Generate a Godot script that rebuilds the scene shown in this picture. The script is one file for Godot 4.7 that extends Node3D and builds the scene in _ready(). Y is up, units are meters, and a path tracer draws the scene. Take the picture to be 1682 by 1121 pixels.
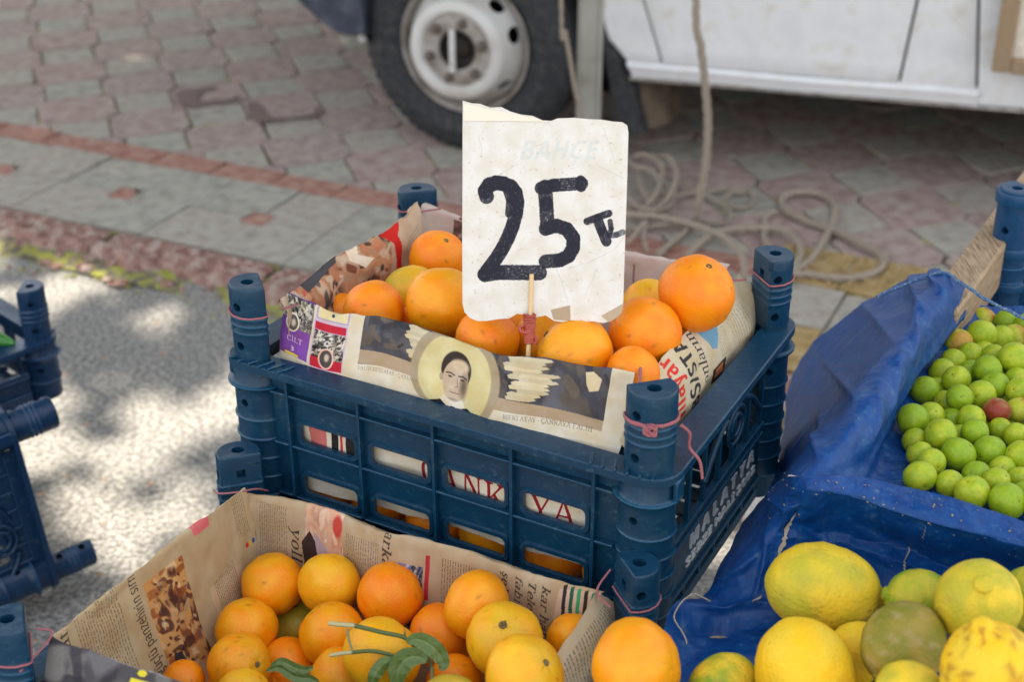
extends Node3D
# A market stall: blue plastic crates of oranges, a price card, greengages and lemons on blue tarpaulin, paving and a white van behind.

var rng := RandomNumberGenerator.new()
var M := {}
var taken := {}
var fonts := {}
var ts: TextServer
var tex_cache := {}

# ---------------------------------------------------------------- mesh building
class MB:
	const EDGE := Color(1, 1, 0.9)      # marks edges that wear pale
	var v := PackedVector3Array()
	var uv := PackedVector2Array()
	var c := PackedColorArray()
	var ix := PackedInt32Array()
	func p(a: Vector3, t := Vector2.ZERO, col := Color.WHITE) -> int:
		v.append(a); uv.append(t); c.append(col)
		return v.size() - 1
	func tri(a: int, b: int, d: int) -> void:      # counter-clockwise seen from outside
		ix.append(a); ix.append(d); ix.append(b)
	func quad(a: int, b: int, d: int, e: int) -> void:
		tri(a, b, d); tri(a, d, e)
	func face(pts: Array, col := Color.WHITE) -> void:
		var s := v.size()
		for q in pts: p(q, Vector2.ZERO, col)
		for i in range(1, pts.size() - 1): tri(s, s + i, s + i + 1)
	func grid(nu: int, nv: int, f: Callable, flip := false, cf = null) -> void:   # outward is du x dv
		var s := v.size()
		for j in nv + 1:
			for i in nu + 1:
				var a := float(i) / nu
				var b := float(j) / nv
				p(f.call(a, b), Vector2(a, b), cf.call(a, b) if cf != null else Color.WHITE)
		for j in nv:
			for i in nu:
				var k := s + j * (nu + 1) + i
				if flip: quad(k, k + nu + 1, k + nu + 2, k + 1)
				else: quad(k, k + 1, k + nu + 2, k + nu + 1)
	func box(at: Vector3, size: Vector3, bs := Basis.IDENTITY, bev := 0.0) -> void:
		var h := size * 0.5
		var e: float = min(bev, min(h.x, min(h.y, h.z)) * 0.9)
		for ax in 3:
			var a1 := (ax + 1) % 3
			var a2 := (ax + 2) % 3
			for sg in [-1.0, 1.0]:
				var q := []
				for k in [[-1, -1], [1, -1], [1, 1], [-1, 1]]:
					var o := Vector3.ZERO
					o[ax] = sg * h[ax]
					o[a1] = k[0] * (h[a1] - e) * sg
					o[a2] = k[1] * (h[a2] - e)
					q.append(at + bs * o)
				face(q)
		if e <= 0.0: return
		for ax in 3:
			var a1 := (ax + 1) % 3
			var a2 := (ax + 2) % 3
			for s1 in [-1.0, 1.0]:
				for s2 in [-1.0, 1.0]:
					var q := []
					for k in [[-1, 0], [1, 0], [1, 1], [-1, 1]]:
						var o := Vector3.ZERO
						o[ax] = k[0] * (h[ax] - e)
						o[a1] = s1 * (h[a1] - (e if k[1] == 1 else 0.0))
						o[a2] = s2 * (h[a2] - (0.0 if k[1] == 1 else e))
						q.append(at + bs * o)
					if s1 * s2 < 0: q.reverse()
					face(q, EDGE)
		for s0 in [-1.0, 1.0]:
			for s1 in [-1.0, 1.0]:
				for s2 in [-1.0, 1.0]:
					var q := [Vector3(s0 * h.x, s1 * (h.y - e), s2 * (h.z - e)), Vector3(s0 * (h.x - e), s1 * h.y, s2 * (h.z - e)), Vector3(s0 * (h.x - e), s1 * (h.y - e), s2 * h.z)]
					if s0 * s1 * s2 < 0: q.reverse()
					face([at + bs * q[0], at + bs * q[1], at + bs * q[2]])
	func tube(pts: Array, rad, seg := 8, cap := true, cf = null) -> void:
		var n := pts.size()
		var up := Vector3.UP
		var s := v.size()
		var t0: Vector3 = (pts[1] - pts[0]).normalized()
		if abs(t0.dot(up)) > 0.9: up = Vector3.RIGHT
		var len := 0.0
		for i in n:
			var t: Vector3 = (pts[min(i + 1, n - 1)] - pts[max(i - 1, 0)]).normalized()
			var x := up.cross(t).normalized()
			if x.length() < 0.5: x = t.cross(Vector3.FORWARD).normalized()
			up = t.cross(x).normalized()
			if i > 0: len += pts[i].distance_to(pts[i - 1])
			var r: float = rad.call(float(i) / (n - 1)) if rad is Callable else rad
			for k in seg + 1:
				var an := TAU * k / seg
				var col: Color = cf.call(float(i) / (n - 1)) if cf != null else Color.WHITE
				p(pts[i] + (x * cos(an) + up * sin(an)) * r, Vector2(float(k) / seg, len), col)
		for i in n - 1:
			for k in seg:
				var a := s + i * (seg + 1) + k
				quad(a, a + 1, a + seg + 2, a + seg + 1)
		if cap:
			for e in [0, n - 1]:
				var q := []
				for k in seg: q.append(v[s + e * (seg + 1) + k])
				if e == 0: q.reverse()
				face(q, c[s + e * (seg + 1)])
	func lathe(prof: Array, seg: int, xf := Transform3D.IDENTITY, cf = null) -> void:   # (r, h) listed upwards along the local Y
		var f := func(a, b):
			var q: Vector2 = prof[int(round(b * (prof.size() - 1)))]
			var an: float = TAU * a
			return xf * Vector3(cos(an) * q.x, q.y, -sin(an) * q.x)
		grid(seg, prof.size() - 1, f, false, cf)
	func strip(A: Array, B: Array, closed := true) -> void:      # between two loops, hard edged
		var s := v.size()
		var n := A.size()
		for q in A: p(q)
		for q in B: p(q)
		for i in (n if closed else n - 1):
			var k := (i + 1) % n
			quad(s + i, s + k, s + n + k, s + n + i)
	func skin(loop: Array, rows: Array, at: Vector3, holes := []) -> void:
		# a wall round a closed outline; rows are [height, outward offset]; each hole takes a block of 4 x 4 cells
		var n := loop.size()
		var s := v.size()
		var nor := []
		for i in n:
			var t: Vector2 = (loop[(i + 1) % n] - loop[(i + n - 1) % n]).normalized()
			nor.append(Vector2(-t.y, t.x))
		for r in rows:
			for i in n:
				var q: Vector2 = loop[i] + nor[i] * r[1]
				p(at + Vector3(q.x, r[0], q.y), Vector2.ZERO, EDGE if r[1] > 0.0007 else Color.WHITE)
		for j in rows.size() - 1:
			for i in n:
				var hit := false
				for h in holes:
					if j >= h.r and j < h.r + 4 and posmod(i - h.c, n) < 4: hit = true
				if hit: continue
				var k := (i + 1) % n
				quad(s + j * n + i, s + j * n + k, s + (j + 1) * n + k, s + (j + 1) * n + i)
		for h in holes:
			var ring := []
			for st in [[0, 0, 1, 0], [4, 0, 0, 1], [4, 4, -1, 0], [0, 4, 0, -1]]:
				for k in 4: ring.append([st[0] + st[2] * k, st[1] + st[3] * k])
			var a: Vector2 = loop[h.c % n]
			var b: Vector2 = loop[(h.c + 4) % n]
			var m: Vector2 = loop[(h.c + 2) % n]
			var mn: Vector2 = nor[(h.c + 2) % n]
			var y0: float = rows[h.r][0]
			var y1: float = rows[h.r + 4][0]
			var outer := []
			var inner := []
			var deep := []
			for g in ring:
				outer.append(v[s + (h.r + g[1]) * n + (h.c + g[0]) % n])
				var w := Vector2(g[0] - 2, g[1] - 2).normalized()
				if h.get("square", false): w = Vector2(g[0] - 2, g[1] - 2) * 0.5
				var f: float = 0.5 + w.x * h.rad / (b - a).length()
				var xz := Vector2.ZERO     # along the curved wall
				var ff: float = clamp(f * 4.0, 0.0, 3.999)
				var i0 := int(ff)
				xz = (loop[(h.c + i0) % n] as Vector2).lerp(loop[(h.c + i0 + 1) % n], ff - i0)
				var q := at + Vector3(xz.x, (y0 + y1) * 0.5 + w.y * h.rad * h.get("tall", 1.0), xz.y)
				inner.append(q)
				deep.append(q - Vector3(mn.x, 0, mn.y) * h.depth)
			strip(outer, inner)
			strip(inner, deep)
			if not h.get("open", false): face(deep)
	func mesh(weld := false) -> ArrayMesh:
		var nrm := PackedVector3Array()
		nrm.resize(v.size())
		var who := PackedInt32Array()
		who.resize(v.size())
		var seen := {}
		for i in v.size():
			who[i] = i
			if weld:
				var k := Vector3i((v[i] * 50000.0).round())
				if seen.has(k): who[i] = seen[k]
				else: seen[k] = i
		for t in range(0, ix.size(), 3):
			var a := ix[t]
			var b := ix[t + 1]
			var d := ix[t + 2]
			var g := (v[d] - v[a]).cross(v[b] - v[a])
			nrm[who[a]] += g; nrm[who[b]] += g; nrm[who[d]] += g
		for i in v.size():
			var g := nrm[who[i]]
			nrm[i] = g.normalized() if g.length_squared() > 1e-20 else Vector3.UP
		var ar := []
		ar.resize(Mesh.ARRAY_MAX)
		ar[Mesh.ARRAY_VERTEX] = v
		ar[Mesh.ARRAY_NORMAL] = nrm
		ar[Mesh.ARRAY_TEX_UV] = uv
		ar[Mesh.ARRAY_COLOR] = c
		ar[Mesh.ARRAY_INDEX] = ix
		var m := ArrayMesh.new()
		m.add_surface_from_arrays(Mesh.PRIMITIVE_TRIANGLES, ar)
		return m

# ---------------------------------------------------------------- drawing flat print
class Cv:
	var w: int
	var h: int
	var im: Image
	func _init(ww: int, hh: int, col: Color) -> void:
		w = ww; h = hh
		im = Image.create(w, h, false, Image.FORMAT_RGBA8)
		im.fill(col)
	func dot(x: int, y: int, col: Color, a := 1.0) -> void:
		if x < 0 or y < 0 or x >= w or y >= h: return
		im.set_pixel(x, y, im.get_pixel(x, y).lerp(Color(col, 1), a) if a < 1.0 else col)
	func rect(x: float, y: float, ww: float, hh: float, col: Color) -> void:
		im.fill_rect(Rect2i(int(x), int(y), int(ww), int(hh)), col)
	func poly(pts: PackedVector2Array, col: Color, a := 1.0) -> void:
		var lo := pts[0]
		var hi := pts[0]
		for q in pts:
			lo = lo.min(q); hi = hi.max(q)
		for y in range(int(lo.y), int(hi.y) + 1):
			for x in range(int(lo.x), int(hi.x) + 1):
				if Geometry2D.is_point_in_polygon(Vector2(x + 0.5, y + 0.5), pts): dot(x, y, col, a)
	func oval(cx: float, cy: float, rx: float, ry: float, col: Color, a := 1.0, soft := 0.08) -> void:
		for y in range(int(cy - ry) - 1, int(cy + ry) + 2):
			for x in range(int(cx - rx) - 1, int(cx + rx) + 2):
				var d := Vector2((x + 0.5 - cx) / rx, (y + 0.5 - cy) / ry).length()
				if d < 1.0: dot(x, y, col, a * clamp((1.0 - d) / soft, 0.0, 1.0))
	func stroke(pts: Array, wd: float, col: Color, a := 1.0, noise: FastNoiseLite = null, th := -2.0, ragged := 0.0) -> void:
		for k in pts.size() - 1:
			var p: Vector2 = pts[k]
			var q: Vector2 = pts[k + 1]
			var lo := p.min(q) - Vector2.ONE * wd
			var hi := p.max(q) + Vector2.ONE * wd
			for y in range(int(lo.y), int(hi.y) + 1):
				for x in range(int(lo.x), int(hi.x) + 1):
					var m := Vector2(x + 0.5, y + 0.5)
					var d := m.distance_to(Geometry2D.get_closest_point_to_segment(m, p, q))
					var r := wd * 0.5
					if noise: r *= 1.0 + ragged * noise.get_noise_2d(x * 3.0, y * 3.0)
					if d > r: continue
					var aa: float = a * clamp(r - d + 0.3, 0.0, 1.0)
					if noise and noise.get_noise_2d(x * 1.7 + y * 0.4, y * 0.9 - x * 0.3) < th: aa *= 0.6
					if noise and th > -1.0:
						var dr := (q - p).normalized()
						aa *= 1.0 - 0.55 * clamp(noise.get_noise_2d((m - p).cross(dr) * 7.0 + 31.0, (m - p).dot(dr) * 0.7 + k * 40.0) * 1.6 - 0.25, 0.0, 1.0)
					dot(x, y, col, aa)
	func half(x: int, y: int, ww: int, hh: int, cols: Array, sd: int, _fr := 0.06) -> void:   # a faded printed picture: many soft slanted dabs of a few inks, then grain
		var rg := RandomNumberGenerator.new()
		rg.seed = sd
		rect(x, y, ww, hh, cols[0].lerp(cols[1], 0.5))
		var n := 150
		var lean := rg.randf() * PI
		for k in n:
			var big: float = lerp(0.26, 0.03, sqrt(float(k) / n))
			var cx := x + rg.randf() * ww
			var cy := y + rg.randf() * hh
			var rx: float = sqrt(float(ww) * hh) * big * rg.randf_range(0.5, 1.1)
			var ry: float = rx * rg.randf_range(0.25, 0.7)
			var an := lean + rg.randfn(0, 0.6)
			var ca := cos(an)
			var sa := sin(an)
			var col: Color = cols[rg.randi_range(0, cols.size() - 1)]
			col = col.lightened(rg.randf() * 0.12) if rg.randf() < 0.5 else col.darkened(rg.randf() * 0.15)
			var soft := rg.randf_range(0.15, 0.5)
			for yy in range(max(int(cy - rx), y), min(int(cy + rx) + 1, y + hh)):
				for xx in range(max(int(cx - rx), x), min(int(cx + rx) + 1, x + ww)):
					var u := (xx - cx) * ca + (yy - cy) * sa
					var v := (yy - cy) * ca - (xx - cx) * sa
					var d := Vector2(u / rx, v / ry + 0.25 * sin(u * 3.0 / rx)).length()
					if d < 1.0: dot(xx, yy, col, 0.8 * clamp((1.0 - d) / soft, 0.0, 1.0))
		for k in ww * hh / 4:
			var gx := x + rg.randi_range(0, ww - 1)
			var gy := y + rg.randi_range(0, hh - 1)
			dot(gx, gy, im.get_pixel(clampi(gx, 0, w - 1), clampi(gy, 0, h - 1)) * rg.randf_range(0.75, 1.2), 0.5)
	func lines(x: float, y: float, ww: float, hh: float, step: float, col: Color, rg: RandomNumberGenerator, a := 0.55) -> void:   # unreadable small print
		var yy := y
		while yy < y + hh - step * 0.5:
			var xx := x
			var end := x + ww - (rg.randf() * ww * 0.12)
			while xx < end:
				var l := rg.randf_range(2.0, 9.0) * step / 6.0
				for k in int(min(l, end - xx)):
					dot(int(xx) + k, int(yy), col, a * rg.randf_range(0.5, 1.0))
					if step > 4.0 and rg.randf() < 0.75: dot(int(xx) + k, int(yy) + 1, col, a * 0.8 * rg.randf_range(0.4, 1.0))
					if step > 7.0 and rg.randf() < 0.6: dot(int(xx) + k, int(yy) + 2, col, a * 0.7 * rg.randf_range(0.3, 1.0))
				xx += l + step / 4.0
			yy += step
	func age(sd: int, tint: Color, amount := 0.25) -> void:
		var nz := FastNoiseLite.new()
		nz.seed = sd
		nz.frequency = 0.012
		nz.fractal_octaves = 4
		for y in h:
			for x in w:
				var t: float = clamp(nz.get_noise_2d(x, y) * 0.9 + 0.4, 0.0, 1.0) * amount
				var q := im.get_pixel(x, y)
				im.set_pixel(x, y, q.lerp(q * tint, t))
	func tex() -> ImageTexture:
		im.generate_mipmaps()
		return ImageTexture.create_from_image(im)

func font(n: String) -> RID:
	if not fonts.has(n):
		var f := SystemFont.new()
		f.font_names = PackedStringArray([n.trim_suffix(" Bold")])
		if n.ends_with("Bold"): f.font_weight = 700
		fonts[n] = f
	return fonts[n].get_rids()[0]

func print_text(cv: Cv, what: String, fnt: String, size: int, x: float, y: float, col: Color, a := 1.0, slant := 0.0, sx := 1.0) -> float:
	var r := font(fnt)
	var sz := Vector2i(size, 0)
	var pen := x
	for i in what.length():
		var g := ts.font_get_glyph_index(r, size, what.unicode_at(i), 0)
		ts.font_render_glyph(r, sz, g)
		var ti := ts.font_get_glyph_texture_idx(r, sz, g)
		if ti >= 0:
			var src := ts.font_get_texture_image(r, sz, ti)
			var uvr := ts.font_get_glyph_uv_rect(r, sz, g)
			var off := ts.font_get_glyph_offset(r, sz, g)
			for yy in int(uvr.size.y):
				for xx in int(ceil(uvr.size.x * sx)):
					var al := src.get_pixel(int(uvr.position.x + min(xx / sx, uvr.size.x - 1)), int(uvr.position.y) + yy).a
					if al > 0.02: cv.dot(int(pen + off.x * sx + xx - slant * (yy + off.y)), int(y + off.y + yy), col, al * a)
		pen += ts.font_get_glyph_advance(r, size, g).x * sx
	return pen

# ---------------------------------------------------------------- materials
func ramp_tex(key: String, sd: int, freq: float, stops: Array, oct := 4, size := 256, type := FastNoiseLite.TYPE_SIMPLEX_SMOOTH, gain := 0.5) -> ImageTexture:
	if tex_cache.has(key): return tex_cache[key]
	var nz := FastNoiseLite.new()
	nz.seed = sd
	nz.frequency = freq
	nz.noise_type = type
	nz.fractal_octaves = oct
	nz.fractal_gain = gain
	nz.cellular_return_type = FastNoiseLite.RETURN_DISTANCE
	var g := nz.get_seamless_image(size, size)
	g.convert(Image.FORMAT_L8)
	var src := g.get_data()
	var lut := []
	for i in 256:
		var t := i / 255.0
		var col: Color = stops[stops.size() - 1][1]
		for k in stops.size() - 1:
			if t <= stops[k + 1][0]:
				col = (stops[k][1] as Color).lerp(stops[k + 1][1], clamp((t - stops[k][0]) / max(1e-4, stops[k + 1][0] - stops[k][0]), 0.0, 1.0))
				break
		lut.append([int(col.r8), int(col.g8), int(col.b8)])
	var out := PackedByteArray()
	out.resize(size * size * 3)
	for i in size * size:
		var l: Array = lut[src[i]]
		out[i * 3] = l[0]; out[i * 3 + 1] = l[1]; out[i * 3 + 2] = l[2]
	var im := Image.create_from_data(size, size, false, Image.FORMAT_RGB8, out)
	im.generate_mipmaps()
	tex_cache[key] = ImageTexture.create_from_image(im)
	return tex_cache[key]

func grey(key: String, sd: int, freq: float, oct := 4, size := 256, type := FastNoiseLite.TYPE_SIMPLEX_SMOOTH) -> ImageTexture:
	return ramp_tex(key, sd, freq, [[0.0, Color.BLACK], [1.0, Color.WHITE]], oct, size, type)

func mat(rough: float, col := Color.WHITE, spec := 0.5) -> StandardMaterial3D:
	var m := StandardMaterial3D.new()
	m.roughness = rough
	m.albedo_color = col
	m.metallic_specular = spec
	m.cull_mode = BaseMaterial3D.CULL_DISABLED
	return m

func tri(m: StandardMaterial3D, per_metre: float, world := false) -> StandardMaterial3D:
	m.uv1_triplanar = true
	m.uv1_world_triplanar = world
	m.uv1_scale = Vector3.ONE * per_metre
	return m

func bump(m: StandardMaterial3D, t: Texture2D, cm: float) -> StandardMaterial3D:
	m.heightmap_enabled = true
	m.heightmap_texture = t
	m.heightmap_scale = cm
	return m

func c8(r: int, g: int, b: int) -> Color:
	return Color8(r, g, b)

func make_materials() -> void:
	var fine := grey("fine", 11, 0.05, 4)
	var grain := grey("grain", 12, 0.12, 3)
	var m: StandardMaterial3D
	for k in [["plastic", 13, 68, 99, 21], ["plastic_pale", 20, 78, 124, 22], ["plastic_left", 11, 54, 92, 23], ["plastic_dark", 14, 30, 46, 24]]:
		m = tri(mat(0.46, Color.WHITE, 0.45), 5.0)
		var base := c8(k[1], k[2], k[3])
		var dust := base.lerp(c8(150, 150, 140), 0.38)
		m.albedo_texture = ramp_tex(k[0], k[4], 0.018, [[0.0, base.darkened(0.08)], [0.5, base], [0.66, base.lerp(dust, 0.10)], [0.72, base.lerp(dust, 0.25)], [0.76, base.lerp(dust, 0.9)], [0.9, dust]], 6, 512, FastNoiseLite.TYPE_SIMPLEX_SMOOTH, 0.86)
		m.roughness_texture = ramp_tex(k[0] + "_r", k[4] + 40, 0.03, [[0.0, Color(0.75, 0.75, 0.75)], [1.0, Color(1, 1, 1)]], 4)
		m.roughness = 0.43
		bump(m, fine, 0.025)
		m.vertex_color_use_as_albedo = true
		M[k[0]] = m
	m = tri(mat(0.5, Color.WHITE, 0.4), 0.8)
	m.vertex_color_use_as_albedo = true
	m.albedo_texture = ramp_tex("peel", 31, 0.06, [[0.0, Color(0.93, 0.88, 0.8)], [0.3, Color(0.99, 0.98, 0.97)], [1.0, Color.WHITE]], 3, 256)
	bump(m, ramp_tex("pores", 32, 0.09, [[0.0, Color.BLACK], [0.25, Color(0.75, 0.75, 0.75)], [1.0, Color.WHITE]], 2, 256, FastNoiseLite.TYPE_CELLULAR), 0.07)
	m.metallic_specular = 0.45
	m.roughness = 0.44
	M.orange = m
	m = tri(mat(0.52, Color.WHITE, 0.35), 0.62)
	m.vertex_color_use_as_albedo = true
	m.albedo_texture = tex_cache["peel"]
	bump(m, ramp_tex("rind", 33, 0.05, [[0.0, Color.BLACK], [0.3, Color(0.6, 0.6, 0.6)], [1.0, Color.WHITE]], 3, 256, FastNoiseLite.TYPE_CELLULAR), 0.15)
	M.lemon = m
	m = tri(mat(0.42, Color.WHITE, 0.4), 0.5)
	m.vertex_color_use_as_albedo = true
	m.albedo_texture = ramp_tex("bloom", 34, 0.03, [[0.0, Color(0.86, 0.86, 0.84)], [0.6, Color.WHITE], [1.0, Color.WHITE]], 4)
	M.plum = m
	M.scar = tri(mat(0.8, c8(120, 96, 50)), 2.0)
	M.scar.albedo_texture = grey("scar", 35, 0.1, 3, 128)
	M.scar.albedo_color = c8(190, 165, 100)
	# cloth, paper, rope
	m = mat(0.48, Color.WHITE, 0.4)
	m.vertex_color_use_as_albedo = false
	tri(m, 3.0)
	m.albedo_texture = ramp_tex("tarp", 41, 0.03, [[0.0, c8(0, 46, 102)], [0.45, c8(0, 60, 124)], [0.66, c8(4, 68, 130)], [0.74, c8(28, 78, 130)], [0.84, c8(80, 102, 132)], [1.0, c8(140, 132, 122)]], 6, 512, FastNoiseLite.TYPE_SIMPLEX_SMOOTH, 0.64)
	bump(m, grey("tarp_b", 42, 0.012, 5, 512), 0.5)
	M.tarp = m
	M.hem = tri(mat(0.75), 30.0)
	M.hem.albedo_texture = ramp_tex("hem", 43, 0.04, [[0.0, c8(24, 66, 118)], [0.6, c8(56, 98, 140)], [0.72, c8(150, 158, 160)], [1.0, c8(196, 192, 184)]], 4)
	m = tri(mat(0.85), 40.0)
	m.albedo_texture = ramp_tex("rope", 44, 0.06, [[0.0, c8(110, 98, 86)], [0.5, c8(168, 154, 138)], [1.0, c8(205, 194, 178)]], 4)
	bump(m, grain, 0.15)
	M.rope = m
	M.twine = tri(mat(0.85), 120.0)
	M.twine.albedo_texture = ramp_tex("twine", 45, 0.1, [[0.0, c8(96, 50, 58)], [0.5, c8(158, 92, 100)], [1.0, c8(188, 130, 130)]], 3, 128)
	M.wire = tri(mat(0.5), 90.0)
	M.wire.albedo_texture = ramp_tex("wire", 46, 0.1, [[0.0, c8(130, 48, 36)], [1.0, c8(198, 92, 70)]], 3, 128)
	M.thread = mat(0.9, c8(168, 156, 138))
	m = tri(mat(0.8), 3.0)
	m.uv1_scale = Vector3(26, 26, 3)
	m.albedo_texture = ramp_tex("wood", 47, 0.03, [[0.0, c8(98, 80, 62)], [0.4, c8(150, 126, 98)], [1.0, c8(188, 164, 134)]], 5)
	bump(m, grain, 0.1)
	M.wood = m
	M.skewer = mat(0.7, c8(214, 182, 136))
	M.leaf = mat(0.38, Color.WHITE, 0.45)
	M.leaf.vertex_color_use_as_albedo = true
	M.leaf.backlight_enabled = true
	M.leaf.backlight = Color(0.2, 0.24, 0.06)
	M.twig = mat(0.6)
	M.twig.vertex_color_use_as_albedo = true
	# ground
	m = tri(mat(0.92, Color.WHITE, 0.3), 1.1, true)
	m.albedo_texture = ramp_tex("asphalt", 51, 0.06, [[0.0, c8(62, 61, 59)], [0.38, c8(108, 107, 104)], [0.5, c8(130, 128, 125)], [0.62, c8(150, 147, 142)], [1.0, c8(184, 180, 172)]], 6, 1024, FastNoiseLite.TYPE_SIMPLEX_SMOOTH, 0.8)
	bump(m, grey("asphalt_b", 52, 0.16, 3, 512), 0.45)
	M.asphalt = m
	m = tri(mat(0.95, Color.WHITE, 0.2), 2.3, true)
	m.albedo_texture = ramp_tex("mortar", 53, 0.03, [[0.0, c8(84, 80, 70)], [0.4, c8(120, 115, 98)], [0.52, c8(142, 138, 92)], [0.66, c8(152, 152, 76)], [1.0, c8(136, 142, 62)]], 5, 256)
	bump(m, fine, 1.0)
	M.mortar = m
	for k in 3:
		m = tri(mat(0.88, Color.WHITE, 0.3), 1.7 + 0.3 * k, true)
		m.albedo_texture = ramp_tex("pink%d" % k, 54 + k, 0.035, [[0.0, c8(128, 110, 104)], [0.4, c8(152 - 4 * k, 131 - 2 * k, 125)], [0.62, c8(160, 142 + 2 * k, 136)], [0.85, c8(164, 153, 144)], [1.0, c8(170, 162, 146)]], 6, 256, FastNoiseLite.TYPE_SIMPLEX_SMOOTH, 0.6)
		bump(m, grain, 0.25)
		M["pink%d" % k] = m
		m = tri(mat(0.88, Color.WHITE, 0.3), 1.8 + 0.3 * k, true)
		m.albedo_texture = ramp_tex("grey%d" % k, 58 + k, 0.035, [[0.0, c8(126, 122, 113)], [0.45, c8(152 + 3 * k, 149, 140)], [0.7, c8(160, 157, 147)], [1.0, c8(168, 162, 144)]], 6, 256, FastNoiseLite.TYPE_SIMPLEX_SMOOTH, 0.6)
		bump(m, grain, 0.25)
		M["grey%d" % k] = m
	m = tri(mat(0.88, Color.WHITE, 0.3), 2.0, true)
	m.albedo_texture = ramp_tex("red", 63, 0.04, [[0.0, c8(116, 80, 70)], [0.45, c8(154, 112, 100)], [0.75, c8(162, 128, 114)], [1.0, c8(160, 148, 116)]], 5)
	bump(m, grain, 0.3)
	M.red = m
	m = tri(mat(0.9, Color.WHITE, 0.3), 2.0, true)
	m.albedo_texture = ramp_tex("yellow", 64, 0.04, [[0.0, c8(128, 108, 74)], [0.5, c8(160, 136, 92)], [1.0, c8(172, 156, 122)]], 5)
	bump(m, grain, 0.3)
	M.yellow = m
	m = tri(mat(0.95, Color.WHITE, 0.25), 1.6, true)
	m.albedo_texture = ramp_tex("kerb", 65, 0.03, [[0.0, c8(92, 66, 58)], [0.35, c8(136, 100, 92)], [0.55, c8(156, 126, 116)], [0.7, c8(170, 156, 146)], [1.0, c8(188, 182, 172)]], 6, 512, FastNoiseLite.TYPE_SIMPLEX_SMOOTH, 0.6)
	bump(m, grey("kerb_b", 66, 0.04, 5, 256), 3.0)
	M.kerb = m
	M.moss = tri(mat(0.95, Color.WHITE, 0.1), 8.0, true)
	M.moss.albedo_texture = ramp_tex("moss", 67, 0.05, [[0.0, c8(104, 104, 50)], [0.5, c8(146, 144, 72)], [1.0, c8(172, 166, 104)]], 4, 128)
	M.mud = tri(mat(0.9, Color.WHITE, 0.2), 3.0)
	M.mud.albedo_texture = ramp_tex("mud", 69, 0.02, [[0.0, c8(74, 66, 58)], [0.5, c8(104, 92, 80)], [1.0, c8(130, 116, 100)]], 4, 128)
	M.stain = tri(mat(0.6, Color.WHITE, 0.4), 4.0, true)
	M.stain.albedo_texture = ramp_tex("stain", 68, 0.03, [[0.0, c8(62, 36, 30)], [0.5, c8(80, 48, 40)], [1.0, c8(102, 70, 60)]], 4, 128)
	M.earth = mat(0.95, c8(120, 112, 102), 0.2)
	# van
	m = tri(mat(0.38, Color.WHITE, 0.5), 1.3)
	m.albedo_texture = ramp_tex("van", 71, 0.012, [[0.0, c8(212, 214, 216)], [0.55, c8(224, 226, 229)], [0.74, c8(218, 218, 216)], [0.9, c8(206, 202, 196)], [1.0, c8(190, 182, 172)]], 5, 512)
	m.clearcoat_enabled = true
	m.clearcoat = 0.25
	m.clearcoat_roughness = 0.2
	M.van = m
	m = tri(mat(0.75, Color.WHITE, 0.4), 5.0)
	m.albedo_texture = ramp_tex("rubber", 72, 0.03, [[0.0, c8(34, 36, 40)], [0.5, c8(50, 52, 56)], [0.8, c8(64, 64, 64)], [1.0, c8(84, 80, 76)]], 4)
	bump(m, fine, 0.05)
	M.rubber = m
	m = tri(mat(0.55, Color.WHITE, 0.5), 6.0)
	m.albedo_texture = ramp_tex("steel", 73, 0.012, [[0.0, c8(126, 112, 100)], [0.3, c8(172, 168, 162)], [0.55, c8(196, 195, 193)], [1.0, c8(210, 210, 208)]], 4)
	bump(m, fine, 0.02)
	M.steel = m
	m = tri(mat(0.7, Color.WHITE, 0.4), 4.0)
	m.albedo_texture = ramp_tex("hub", 74, 0.012, [[0.0, c8(108, 96, 86)], [0.4, c8(138, 130, 122)], [0.7, c8(160, 154, 148)], [1.0, c8(178, 174, 170)]], 4)
	M.hub = m
	M.disc = tri(mat(0.45, Color.WHITE, 0.5), 2.2)
	M.disc.albedo_texture = ramp_tex("disc", 79, 0.01, [[0.0, c8(168, 160, 150)], [0.35, c8(190, 188, 184)], [1.0, c8(204, 204, 202)]], 3)
	M.nut = mat(0.6, c8(92, 80, 72))
	M.bore = mat(0.8, c8(50, 44, 40))
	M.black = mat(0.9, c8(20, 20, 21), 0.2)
	m = tri(mat(0.45, Color.WHITE, 0.5), 4.0)
	m.albedo_texture = ramp_tex("alu", 75, 0.006, [[0.0, c8(124, 122, 110)], [0.5, c8(148, 147, 138)], [1.0, c8(164, 163, 155)]], 3)
	m.metallic = 0.25
	M.alu = m
	M.bumper = tri(mat(0.6, Color.WHITE, 0.4), 3.0)
	M.bumper.albedo_texture = ramp_tex("bumper", 76, 0.02, [[0.0, c8(44, 50, 62)], [0.6, c8(58, 64, 78)], [1.0, c8(84, 88, 98)]], 5)
	M.pale = tri(mat(0.6), 4.0)
	M.pale.albedo_texture = ramp_tex("pale", 77, 0.03, [[0.0, c8(196, 188, 170)], [1.0, c8(226, 222, 210)]], 4)
	M.letter = tri(mat(0.7), 30.0)
	M.letter.albedo_texture = ramp_tex("letter", 78, 0.05, [[0.0, c8(110, 124, 136)], [0.4, c8(172, 178, 182)], [1.0, c8(200, 204, 205)]], 4)
	M.pepper = mat(0.2, c8(44, 112, 36), 0.5)
	M.whitebag = mat(0.6, c8(228, 224, 220))

# ---------------------------------------------------------------- naming
func numbered(n: String) -> String:
	taken[n] = taken.get(n, -1) + 1
	return n if taken[n] == 0 else "%s_%03d" % [n, taken[n]]

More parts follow.
